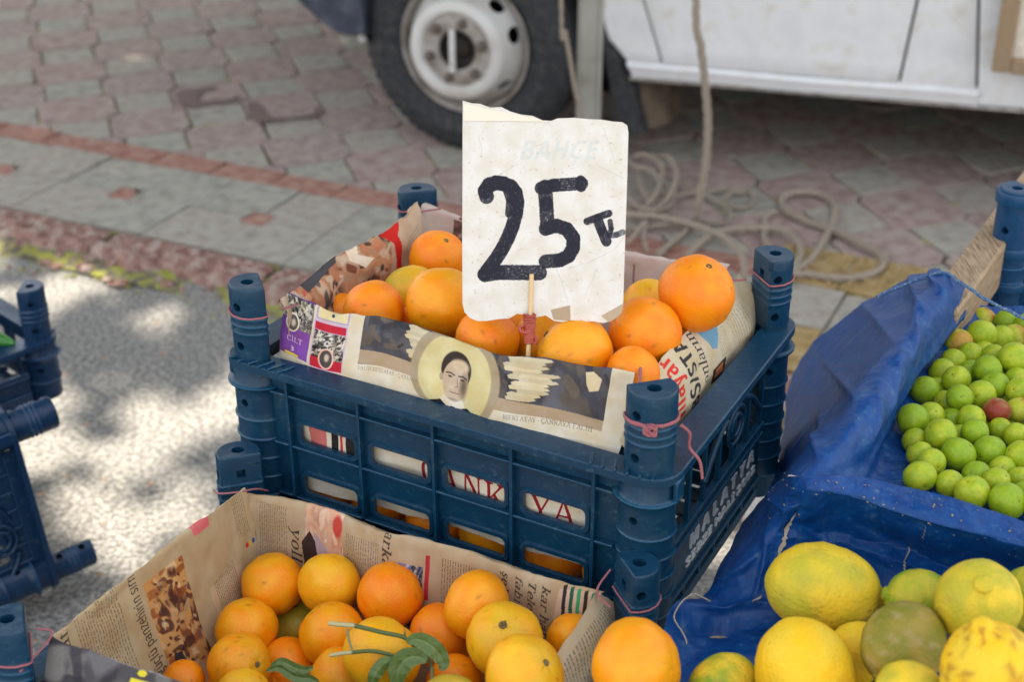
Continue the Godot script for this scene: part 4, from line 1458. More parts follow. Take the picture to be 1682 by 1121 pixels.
	# lower part, seen through the windows of the crate
	cv.rect(0, 236, 1024, 434, c8(210, 203, 188))
	cv.rect(74, 425, 60, 130, c8(190, 110, 108)); cv.rect(150, 425, 22, 130, c8(40, 38, 38)); cv.rect(178, 425, 8, 130, c8(190, 60, 60)); cv.rect(196, 425, 62, 130, c8(44, 42, 42))
	print_text(cv, "ÇANKAYA", "Droid Serif", 136, 432, 541, c8(136, 34, 40), 1.0, 0.0, 0.75)
	print_text(cv, "1914-1918", "Droid Serif", 30, 596, 572, ink, 0.9)
	cv.age(21, Color(0.93, 0.86, 0.72), 0.6)
	var fr := []
	for q in [[0.262, 0.144], [0.2665, 0.150], [0.245, 0.158], [0.205, 0.172], [0.175, 0.174], [0.12, 0.176], [0.046, 0.174]]:
		var row := []
		for k in 7:
			var x := lerpf(-0.214 if q[0] > 0.18 else -0.196, 0.2 if q[0] > 0.18 else 0.196, k / 6.0)
			var side := 0.012 * pow(absf(k / 3.0 - 1.0), 3) if q[0] > 0.2 else 0.0
			row.append(Vector3(x, q[0] - 0.004 * sin(k * 2.1) * (1.0 if q[0] > 0.2 else 0.0) + (0.006 * (k - 3) / 3.0 if q[0] < 0.1 else 0.0), q[1] - side + 0.004 * sin(k * 1.7 + 0.5)))
		fr.append(row)
	sheet("newspaper_sheet", "newspaper with oval portrait and paper stacks along the front of upper crate", fr, 90, 44, paper_mat(cv), xf, 0.0035, 3)
	# ---- left sheet, seen from inside
	cv = Cv.new(512, 256, c8(190, 168, 144))
	cv.half(60, 6, 300, 150, [c8(176, 140, 112), c8(186, 120, 84), c8(206, 190, 170), c8(120, 64, 52), c8(206, 160, 124), c8(70, 60, 62)], 31, 0.018)
	cv.poly(PackedVector2Array([Vector2(70, 0), Vector2(210, 0), Vector2(200, 34), Vector2(90, 40)]), c8(78, 78, 84))
	cv.poly(PackedVector2Array([Vector2(230, 8), Vector2(262, 8), Vector2(258, 40), Vector2(300, 60), Vector2(280, 76), Vector2(236, 46)]), c8(236, 230, 214))
	cv.poly(PackedVector2Array([Vector2(330, 20), Vector2(420, 16), Vector2(392, 40), Vector2(400, 110), Vector2(424, 150), Vector2(404, 160), Vector2(376, 100), Vector2(372, 50)]), c8(198, 44, 40))
	cv.lines(20, 170, 200, 70, 7.0, ink, sr)
	cv.lines(430, 60, 70, 120, 7.0, ink, sr)
	for k in 9: cv.oval(10 + sr.randf() * 80, 10 + sr.randf() * 60, 7, 5, c8(206, 90, 76), 0.8, 0.5)
	cv.age(22, Color(0.9, 0.8, 0.68), 0.5)
	var lf := []
	for q in [[0.262, -0.222], [0.267, -0.214], [0.245, -0.203], [0.2, -0.196], [0.14, -0.192]]:
		var row := []
		for k in 6:
			var z := lerpf(0.158, -0.152 + maxf(0.0, 0.262 - q[0]) * 0.5, k / 5.0)
			row.append(Vector3(q[1] + 0.006 * sin(k * 1.9 + q[0] * 30.0), q[0] - 0.003 * sin(k * 2.0), z))
		lf.append(row)
	sheet("newspaper_sheet", "crumpled newspaper with red and black pictures lining left side of upper crate", lf, 50, 24, paper_mat(cv), xf, 0.006, 7)
	# ---- back sheet
	cv = Cv.new(512, 192, c8(192, 176, 168))
	cv.half(60, 20, 150, 120, [c8(90, 62, 56), c8(150, 112, 100), c8(190, 160, 150)], 41, 0.02)
	for k in 5: cv.rect(70 + k * 30, 6, 16, 12, c8(120, 90, 84))
	for k in 4: cv.rect(250 + k * 60, 30, 3, 140, c8(140, 120, 120))
	for k in 9: cv.rect(430, 20 + k * 18, 12 + (k * 7) % 14, 4, c8(110, 96, 100))
	cv.rect(304, 6, 10, 8, ink)
	cv.age(23, Color(0.9, 0.82, 0.76), 0.5)
	var bk := []
	for q in [[0.258, -0.17], [0.255, -0.16], [0.22, -0.156], [0.14, -0.152]]:
		var row := []
		for k in 6: row.append(Vector3(lerpf(-0.222, 0.185, k / 5.0), q[0] - 0.008 * sin(PI * k / 5.0), q[1] + 0.006 * sin(k * 2.3)))
		bk.append(row)
	sheet("newspaper_sheet", "plain pinkish newspaper along the back of upper crate behind the price card", bk, 50, 18, paper_mat(cv), xf, 0.005, 9)
	# ---- right sheet: big letters run up the sheet
	cv = Cv.new(224, 512, c8(198, 186, 160))
	print_text(cv, "nlayar", "Droid Sans Bold", 56, 100, 176, c8(206, 62, 54), 1.0, 0.0, 0.72)
	print_text(cv, "BS/STA", "Droid Sans Bold", 56, 86, 236, c8(58, 58, 62), 1.0, 0.0, 0.78)
	print_text(cv, "onların", "Droid Serif", 38, 112, 278, ink, 1.0, 0.25, 0.80)
	cv.rect(70, 70, 40, 60, c8(168, 34, 38))
	cv.rect(90, 300, 34, 60, c8(60, 50, 48)); cv.rect(98, 312, 20, 36, c8(196, 120, 80))
	cv.poly(PackedVector2Array([Vector2(224, 290), Vector2(224, 390), Vector2(160, 330), Vector2(166, 312)]), c8(112, 156, 184))
	cv.lines(130, 340, 70, 44, 5.0, ink, sr, 0.4)
	cv.lines(110, 410, 100, 70, 8.0, ink, sr, 0.4)
	cv.lines(130, 30, 80, 60, 7.0, ink, sr, 0.25)
	cv.age(24, Color(0.9, 0.82, 0.66), 0.5)
	var rt := []
	for q in [[0.165, 0.165, 0.19, 0.206], [0.118, 0.17, 0.222, 0.238], [0.06, 0.172, 0.232, 0.250], [0.0, 0.172, 0.230, 0.250], [-0.07, 0.172, 0.224, 0.246], [-0.125, 0.17, 0.216, 0.234], [-0.168, 0.172, 0.222, 0.252]]:
		var z: float = q[0]
		rt.append([Vector3(0.216, 0.125, z), Vector3(0.221, 0.15, z), Vector3(0.226, q[1] + 0.015, z), Vector3(0.221, q[2] - 0.008, z - (0.02 if z < -0.15 else 0.0)), Vector3(0.200, q[3], z)])
	var rs := sheet("newspaper_sheet", "newspaper with red and black capitals bulging over right side of upper crate", rt, 26, 50, paper_mat(cv), xf, 0.004, 13)
	rs.set_meta("group", "")
	rs.remove_meta("group")
	# ---- twine round the posts
	for q in [[Vector2(-1, 1), 0.062, 1, "pink twine looped round the left front post of upper crate", [[Vector3(-0.208, 0.256, 0.160), Vector3(-0.190, 0.262, 0.152)]]],
			[Vector2(1, 1), 0.056, 4, "pink twine wound and knotted round the front right post of upper crate", [[Vector3(0.268, 0.250, 0.178), Vector3(0.272, 0.235, 0.165), Vector3(0.27, 0.215, 0.158), Vector3(0.279, 0.199, 0.152), Vector3(0.283, 0.18, 0.152)], [Vector3(0.212, 0.262, 0.15), Vector3(0.2, 0.266, 0.12), Vector3(0.186, 0.268, 0.09)]]],
			[Vector2(1, -1), 0.058, 1, "pink twine tied from back right post of upper crate to the paper", [[Vector3(0.214, 0.254, -0.150), Vector3(0.203, 0.253, -0.145), Vector3(0.18, 0.253, -0.14)]]],
			[Vector2(-1, -1), 0.056, 1, "pink twine round the back left post of upper crate", [[Vector3(-0.222, 0.252, -0.148), Vector3(-0.208, 0.258, -0.150), Vector3(-0.19, 0.262, -0.155)]]]]:
		var mb := MB.new()
		mb.tube(loop_of_twine(q[0], [0.235, 0.1725], 0.195 + q[1], q[2], jr, 0.0022 if q[2] > 1 else 0.001), 0.00115, 6)
		if q[2] > 1:
			for k in 5:
				var kn := []
				for i in 9: kn.append(Vector3(0.2445, 0.249, 0.1985) + Vector3(cos(i * 0.9 + k) * 0.006, sin(i * 1.1 + k * 2.0) * 0.005, sin(i * 0.8 + k) * 0.003))
				mb.tube(spline(kn, 3), 0.0012, 5)
		for tail in q[4]: mb.tube(spline(tail, 6), 0.0011 if q[2] == 1 else 0.0016, 6)
		single("twine", mb, M.twine, q[3], "twine", xf)
	# ---- price card on its skewer
	build_card()

func build_card() -> void:
	var k := 0.000621
	var cv := Cv.new(512, 696, c8(228, 222, 210))
	# the paper surface: stains, creases, foxing
	var nz := noise(61, 0.012, 5)
	var n2 := noise(62, 0.05, 4)
	for y in cv.h:
		for x in cv.w:
			var t: float = clamp(nz.get_noise_2d(x, y) * 0.9 + 0.35, 0.0, 1.0)
			var q := c8(217, 214, 207).lerp(c8(200, 190, 170), t * 0.6)
			var s := n2.get_noise_2d(x, y)
			if s > 0.42: q = q.lerp(c8(160, 130, 96), (s - 0.42) * 1.6)
			cv.im.set_pixel(x, y, q)
	# canvas: 512 px across 268 photo px, from the torn top downwards
	var fx := 512.0 / 268.0
	var Q := func(a: float, b: float) -> Vector2: return Vector2((750.0 + a / 2.952 - 760.0) * fx, (160.0 + b / 2.952 - 170.0) * 696.0 / 364.0)
	var st := noise(63, 0.06, 3)
	var ink := c8(40, 40, 50)
	var S := func(l: Array, w: float, a: float):
		var o := []
		for q in l: o.append(Q.call(q[0], q[1]))
		cv.stroke(o, w / 2.952 * fx, ink, a, st, -0.46, 0.06)
	print_text(cv, "BAHÇE", "Droid Sans Bold", 80, 172, 182, c8(186, 196, 196), 0.42, 0.3, 0.94)
	# the figures
	S.call([[147, 485], [140, 460], [160, 430], [195, 420], [230, 425]], 72, 0.93)
	S.call([[225, 424], [262, 436], [285, 465], [294, 510], [288, 565], [272, 625], [250, 680], [222, 735], [190, 785], [155, 830], [138, 855]], 68, 0.93)
	S.call([[138, 858], [200, 848], [400, 850]], 74, 0.95)
	S.call([[235, 445], [255, 505], [250, 570]], 30, 0.93)
	S.call([[408, 446], [470, 432], [600, 424]], 64, 0.95)
	S.call([[596, 410], [598, 440]], 50, 0.95)
	S.call([[425, 440], [432, 520], [438, 635]], 70, 0.95)
	S.call([[430, 640], [480, 624], [530, 640], [562, 682], [562, 730], [540, 770], [500, 790], [430, 796]], 68, 0.95)
	S.call([[628, 604], [680, 584], [732, 566]], 36, 0.95)
	S.call([[682, 606], [700, 650], [722, 700]], 50, 0.95)
	S.call([[738, 604], [744, 640], [735, 672]], 26, 0.85)
	S.call([[740, 672], [770, 668], [800, 656]], 30, 0.6)
	ink = c8(150, 130, 108)
	for l in [[[36, 126], [300, 128], [420, 130]], [[410, 770], [470, 800], [510, 900], [540, 1000]], [[820, 660], [760, 740], [640, 800], [540, 830]], [[700, 160], [730, 240], [760, 330]], [[210, 380], [300, 330]], [[620, 960], [680, 830]], [[110, 200], [125, 260], [120, 300]], [[680, 340], [800, 400]]]:
		S.call(l, 3.0, 0.16)
	cv.poly(PackedVector2Array([Q.call(455, 1030), Q.call(550, 1008), Q.call(552, 1086), Q.call(470, 1078)]), c8(168, 148, 122))
	cv.poly(PackedVector2Array([Q.call(700, 1060), Q.call(805, 1000), Q.call(800, 1060), Q.call(740, 1095)]), c8(176, 158, 132))
	var m := mat(0.8, Color.WHITE, 0.3)
	m.albedo_texture = cv.tex()
	bump(m, grey("card_b", 64, 0.02, 4, 256), 0.05)
	var xf := Transform3D(Basis(Vector3.RIGHT, deg_to_rad(-18.0)), Vector3(0.0168, 0.7315, -1.3318))
	xf.basis = xf.basis * Basis(Vector3.UP, 0.015)
	var card := thing("price_card", "torn white card with hand painted 25 TL held above the oranges", "price card", xf)
	var px := [[762, 172], [776, 176], [790, 177], [806, 183], [824, 182], [838, 189], [856, 194], [874, 196], [890, 203], [904, 204], [914, 200], [940, 199], [962, 201], [984, 202], [1004, 205], [1018, 206], [1026, 211], [1028, 222], [1027, 300], [1025, 400], [1023, 500], [1021, 514], [1014, 521], [1004, 528], [990, 531], [974, 528], [956, 529], [940, 526], [924, 529], [910, 527], [896, 518], [880, 521], [866, 518], [850, 515], [836, 523], [818, 524], [800, 527], [784, 527], [772, 522], [763, 512], [760, 498], [760, 400], [761, 300]]
	var o2 := PackedVector2Array()
	for q in px: o2.append(Vector2((q[0] - 868) * k, (525 - q[1]) * k * 1.005))
	var ids := Geometry2D.triangulate_polygon(o2)
	var mb := MB.new()
	var wv := noise(65, 9.0, 2)
	for s in [1, -1]:
		var base := mb.v.size()
		for i in o2.size():
			mb.p(Vector3(o2[i].x, o2[i].y, 0.0013 * s), Vector2((px[i][0] - 760) / 268.0, (px[i][1] - 170) / 364.0))
		for i in range(0, ids.size(), 3):
			var a := ids[i] + base
			var b := ids[i + 1] + base
			var d := ids[i + 2] + base
			var ccw := (o2[ids[i + 1]] - o2[ids[i]]).cross(o2[ids[i + 2]] - o2[ids[i]]) > 0
			if ccw == (s == 1): mb.tri(a, b, d)
			else: mb.tri(a, d, b)
	part("card", mb, m, card)
	mb = MB.new()
	var A := []
	var B := []
	for q in o2: A.append(Vector3(q.x, q.y, 0.0013)); B.append(Vector3(q.x, q.y, -0.0013))
	A.reverse(); B.reverse()
	mb.strip(B, A)
	part("card_edge", mb, mat(0.85, c8(206, 190, 164)), card)
	var torn := MB.new()      # the folded upper strip stands a little proud
	var strip := [[763, 176], [778, 179], [806, 186], [838, 192], [874, 199], [896, 205], [860, 204.5], [763, 204]]
	var f3 := []
	for q in strip: f3.append(Vector3((q[0] - 868) * k, (525 - q[1]) * k * 1.005, 0.0019))
	f3.reverse()
	torn.face(f3)
	part("torn_flap", torn, mat(0.85, c8(226, 216, 198)), card)
	mb = MB.new()
	mb.tube([Vector3(0.0030, 0.047, 0.0035), Vector3(0.0016, 0.0, 0.0042), Vector3(-0.001, -0.047, 0.004), Vector3(-0.003, -0.085, 0.003)], 0.0023, 8)
	part("skewer", mb, M.skewer, card)
	mb = MB.new()
	var wr := RandomNumberGenerator.new()
	wr.seed = 3
	for t in 3:
		var pts := []
		for i in 46:
			var a := i / 45.0
			var rr := 0.0042 + 0.003 * wr.randf() * (1.0 - a)
			pts.append(Vector3(0.001 + cos(i * 0.95 + t * 2.0) * rr, 0.005 - a * 0.03 + t * 0.001, 0.0042 + sin(i * 0.95 + t * 2.0) * rr))
		mb.tube(spline(pts, 2), 0.00135, 5)
	mb.tube(spline([Vector3(-0.002, -0.004, 0.006), Vector3(-0.009, -0.008, 0.007), Vector3(-0.006, -0.012, 0.009), Vector3(0.002, -0.012, 0.008)], 5), 0.0018, 6)
	mb.tube(spline([Vector3(0.003, -0.014, 0.006), Vector3(0.008, -0.019, 0.006), Vector3(0.006, -0.024, 0.006), Vector3(0.001, -0.022, 0.007)], 5), 0.0016, 6)
	part("wire_tie", mb, M.wire, card)

func build_lower_crate() -> void:
	var xf := low_xf()
	var jr := RandomNumberGenerator.new()
	jr.seed = 6
	var crate := make_crate("plastic_crate", "dark blue crate of oranges in the foreground, below the upper crate", "crate", xf, 0.47, 0.345, -0.03, 0.195, 0.087, M.plastic)
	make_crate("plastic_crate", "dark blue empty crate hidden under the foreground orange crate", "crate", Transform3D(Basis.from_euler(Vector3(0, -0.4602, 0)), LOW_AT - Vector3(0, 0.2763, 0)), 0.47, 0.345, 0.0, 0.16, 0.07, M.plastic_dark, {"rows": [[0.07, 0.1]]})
	var sr := RandomNumberGenerator.new()
	sr.seed = 25
	var ink := c8(56, 50, 46)
	# left sheet (text runs up the sheet)
	var cv := Cv.new(300, 640, c8(182, 162, 128))
	print_text(cv, "onca mut", "Droid Serif", 34, 120, 40, ink, 0.9)
	cv.lines(120, 64, 170, 130, 7.5, ink, sr, 0.85)
	cv.lines(10, 60, 100, 60, 6.0, ink, sr, 0.5)
	print_text(cv, "En güçlü panzehirin sırrı", "Droid Sans", 38, 74, 246, ink, 1.0, 0.0, 0.5)
	cv.half(60, 262, 190, 130, [c8(206, 160, 100), c8(190, 140, 84), c8(92, 54, 44), c8(214, 184, 136), c8(150, 84, 44), c8(80, 48, 42)], 51, 0.018)
	cv.poly(PackedVector2Array([Vector2(66, 300), Vector2(80, 284), Vector2(96, 282), Vector2(112, 290), Vector2(106, 312), Vector2(90, 316), Vector2(72, 318)]), c8(60, 56, 58))
	cv.poly(PackedVector2Array([Vector2(264, 440), Vector2(300, 430), Vector2(300, 500), Vector2(262, 500)]), c8(216, 112, 118))
	cv.rect(50, 450, 110, 120, c8(196, 172, 140))
	cv.lines(60, 470, 120, 80, 6.0, ink, sr, 0.8)
	cv.lines(200, 585, 90, 40, 6.0, ink, sr, 0.7)
	cv.oval(180, 604, 5, 6, c8(196, 60, 50)); cv.oval(180, 616, 5, 5, c8(214, 176, 60)); cv.oval(180, 628, 5, 5, c8(60, 80, 150))
	cv.age(71, Color(0.9, 0.8, 0.66), 0.5)
	var lf := []
	for q in [[0.150, 0.03], [0.10, 0.02], [0.05, 0.012], [0.0, 0.006], [-0.06, 0.0], [-0.11, 0.0], [-0.150, 0.004]]:
		var z: float = q[0]
		var b: float = q[1]
		lf.append([Vector3(-0.170 + b * 0.5, 0.085 + 0.12 * int(z < -0.13), z - 0.01), Vector3(-0.186 + b * 0.5, 0.135, z), Vector3(-0.199, 0.19, z), Vector3(-0.208, 0.235, z), Vector3(-0.212, 0.2545, z), Vector3(-0.222, 0.247, z)])
	sheet("newspaper_sheet", "newspaper with brown picture and headline lining left side of foreground crate", lf, 40, 70, paper_mat(cv), xf, 0.0030, 23)
	# back sheet (text runs down the sheet, its lines to the left)
	cv = Cv.new(256, 900, c8(178, 158, 130))
	cv.poly(PackedVector2Array([Vector2(20, 0), Vector2(220, 0), Vector2(220, 120), Vector2(30, 90)]), c8(196, 172, 154))
	for k in 5: cv.poly(PackedVector2Array([Vector2(20, 10 + k * 16), Vector2(190, 2 + k * 16), Vector2(200, 10 + k * 16), Vector2(24, 18 + k * 16)]), [c8(40, 130, 90), c8(50, 46, 44), c8(60, 150, 100), c8(44, 90, 66), c8(52, 48, 46)][k])
	for k in 4: print_text(cv, ["kar haber", "Telefon haber", "fabidye", "şekilde"][k], "Droid Serif", 26, 30, 128 + k * 34, ink, 1.0, 0.2, 0.85)
	cv.lines(40, 290, 190, 90, 6.5, ink, sr, 0.8)
	cv.rect(60, 420, 120, 60, c8(120, 126, 168)); cv.half(60, 420, 120, 50, [c8(70, 76, 110), c8(150, 156, 186), c8(60, 56, 60), c8(196, 190, 190)], 57, 0.04)
	cv.rect(40, 405, 70, 10, c8(176, 50, 60))
	print_text(cv, "arkadaşlar Doğru", "Droid Serif", 32, 14, 524, ink, 1.0, 0.2, 0.9)
	cv.lines(44, 536, 180, 90, 6.2, ink, sr, 0.8)
	cv.half(16, 636, 236, 100, [c8(214, 176, 150), c8(206, 150, 120), c8(224, 200, 180), c8(196, 160, 140)], 58, 0.02)
	cv.poly(PackedVector2Array([Vector2(60, 726), Vector2(100, 690), Vector2(190, 640), Vector2(200, 660), Vector2(130, 710), Vector2(120, 740), Vector2(80, 745)]), c8(60, 46, 44))
	cv.poly(PackedVector2Array([Vector2(56, 718), Vector2(86, 680), Vector2(150, 650), Vector2(160, 664), Vector2(104, 704)]), c8(172, 156, 168))
	cv.oval(206, 644, 12, 7, c8(200, 90, 80)); cv.oval(168, 652, 12, 6, c8(200, 96, 84))
	cv.oval(40, 650, 20, 16, c8(186, 72, 60), 1.0, 0.3)
	print_text(cv, "yollar", "Droid Serif", 34, 60, 772, ink, 1.0, 0.2, 0.9)
	cv.lines(30, 784, 210, 76, 6.0, ink, sr, 0.7)
	cv.poly(PackedVector2Array([Vector2(50, 878), Vector2(90, 868), Vector2(230, 862), Vector2(256, 876), Vector2(256, 892), Vector2(100, 890)]), c8(52, 54, 58))
	cv.age(72, Color(0.9, 0.8, 0.68), 0.55)
	var bk := []
	for k in 9:
		var x := lerpf(0.206, -0.216, k / 8.0)
		var w := 0.004 * sin(k * 1.8)
		bk.append([Vector3(x, 0.240, -0.170 + w), Vector3(x, 0.2465 + 0.003 * sin(k * 2.2), -0.160 + w), Vector3(x, 0.232, -0.153 + w), Vector3(x, 0.19, -0.150 + w), Vector3(x, 0.13, -0.148), Vector3(x, 0.07, -0.146)])
	sheet("newspaper_sheet", "newspaper with sideways columns and pictures along back of foreground crate", bk, 34, 90, paper_mat(cv), xf, 0.0030, 27)
	# right flap
	cv = Cv.new(256, 320, c8(196, 180, 152))
	cv.lines(20, 20, 100, 280, 6.0, ink, sr, 0.75)
	cv.lines(140, 40, 90, 260, 6.0, ink, sr, 0.5)
	cv.age(73, Color(0.92, 0.84, 0.7), 0.5)
	var rt := []
	for q in [[-0.158, 0.248, 0.150], [-0.12, 0.238, 0.155], [-0.06, 0.232, 0.16], [0.0, 0.226, 0.16], [0.07, 0.22, 0.15], [0.13, 0.215, 0.15]]:
		rt.append([Vector3(0.202, q[1], q[0]), Vector3(0.216, (q[1] + q[2]) * 0.5 + 0.012, q[0] - (0.03 if q[0] < -0.14 else 0.0)), Vector3(0.224, q[2] + 0.006, q[0] - (0.05 if q[0] < -0.14 else 0.0)), Vector3(0.222, 0.10, q[0])])
	sheet("newspaper_sheet", "narrow newspaper flap of small print at right of foreground crate", rt, 24, 40, paper_mat(cv), xf, 0.003, 33)
	# front sheet, dark print
	cv = Cv.new(512, 220, c8(76, 74, 78))
	cv.half(0, 0, 512, 220, [c8(58, 56, 62), c8(96, 94, 96), c8(72, 70, 76), c8(128, 124, 120), c8(62, 60, 66)], 61, 0.012)
	cv.stroke([Vector2(0, 4), Vector2(180, 10), Vector2(400, 8)], 5.0, c8(190, 184, 176), 0.8, noise(6, 0.1), 0.1, 0.8)
	print_text(cv, "İyi", "Droid Sans Bold", 70, 112, 76, c8(214, 200, 60), 1.0, 0.15)
	print_text(cv, "gelir", "Droid Sans Bold", 70, 222, 84, c8(226, 220, 208), 1.0, 0.1)
	cv.age(74, Color(0.85, 0.8, 0.76), 0.4)
	var fr := []
	for q in [[0.250, 0.146], [0.254, 0.152], [0.23, 0.162], [0.19, 0.172], [0.12, 0.176]]:
		var row := []
		for k in 6: row.append(Vector3(lerpf(-0.213, 0.205, k / 5.0), q[0] + 0.003 * sin(k * 1.3), q[1] + 0.005 * sin(k * 1.9)))
		fr.append(row)
	sheet("newspaper_sheet", "dark grey newspaper with yellow letters at the front of foreground crate", fr, 50, 20, paper_mat(cv), xf, 0.004, 37)
	for q in [[Vector2(-1, -1), 0.030, "pink twine from back left post to paper corner of foreground crate", [[Vector3(-0.262, 0.232, -0.158), Vector3(-0.240, 0.244, -0.140), Vector3(-0.2155, 0.2515, -0.142), Vector3(-0.205, 0.249, -0.160), Vector3(-0.204, 0.236, -0.180)]]],
			[Vector2(1, -1), 0.047, "pink twine from back right post to the paper flap of foreground crate", [[Vector3(0.207, 0.262, -0.178), Vector3(0.203, 0.249, -0.155), Vector3(0.222, 0.242, -0.146)]]],
			[Vector2(-1, 1), 0.052, "pink twine from front left post to dark paper of foreground crate", [[Vector3(-0.224, 0.262, 0.155), Vector3(-0.212, 0.256, 0.150), Vector3(-0.216, 0.24, 0.19)]]]]:
		var mb := MB.new()
		if q[0] != Vector2(-1, -1): mb.tube(loop_of_twine(q[0], [0.235, 0.1725], 0.195 + q[1], 1, jr, 0.001), 0.0011, 6)
		for tail in q[3]: mb.tube(spline(tail, 6), 0.0011, 6)
		single("twine", mb, M.twine, q[2], "twine", xf)

func build_left_stack() -> void:
	# lying crate with two posts pointing to the right, and a shallow crate of green peppers on it
	var up := Vector3(0.80, 0.08, -0.60).normalized()
	var zc := Vector3(-0.06, 1, 0).slide(up).normalized()
	var xc := up.cross(zc).normalized()
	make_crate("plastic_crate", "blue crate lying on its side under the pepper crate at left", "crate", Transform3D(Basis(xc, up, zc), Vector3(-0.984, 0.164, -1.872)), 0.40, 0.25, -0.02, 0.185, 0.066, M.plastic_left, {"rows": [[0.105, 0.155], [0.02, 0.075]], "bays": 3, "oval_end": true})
	var bl := Basis(Vector3.UP, deg_to_rad(-44.0))
	var xf := Transform3D(bl, Vector3(-0.753, 0.428, -2.053) - bl * Vector3(0.15, 0.19, -0.21))
	var cr := make_crate("plastic_crate", "shallow blue crate of green peppers at the far left edge", "crate", xf, 0.30, 0.42, 0.0, 0.105, 0.085, M.plastic_left, {"rows": [[0.045, 0.07]], "bays": 3, "face": Vector2(1, 0.5)})
	part("lettering", letters("MAL.", "Droid Sans Bold", 0.03, 0.002), M.letter, cr, Transform3D(Basis(Vector3.UP, PI / 2), Vector3(0.164, 0.047, 0.02)))
	var pr := RandomNumberGenerator.new()
	pr.seed = 8
	for k in 7:
		var mb := MB.new()
		var bendy := pr.randf_range(0.01, 0.03)
		var pts := []
		for i in 12:
			var a := i / 11.0
			pts.append(Vector3(a * 0.16 - 0.08, bendy * sin(a * PI), 0))
		mb.tube(pts, func(a): return 0.022 * sqrt(clamp(sin(PI * clamp(a * 0.96 + 0.03, 0, 1)), 0, 1)) * (1.0 - 0.35 * a) + 0.001, 14)
		var o := single("green_pepper", mb, M.pepper, "shiny green pepper in the shallow crate at far left edge", "pepper", xf * Transform3D(Basis.from_euler(Vector3(pr.randf() * 0.4, 0.9 + pr.randf_range(-0.5, 0.5), pr.randf() * 0.3)), Vector3(0.09 - 0.05 * (k % 3), 0.105 + 0.012 * (k % 2), 0.14 - 0.045 * k)), "green peppers in the left crate")
		mb = MB.new()
		mb.tube([Vector3(-0.079, 0.001, 0), Vector3(-0.09, 0.004, 0.002), Vector3(-0.1, 0.012, 0.003)], 0.0035, 6)
		part("stalk", mb, mat(0.6, c8(92, 120, 50)), o)

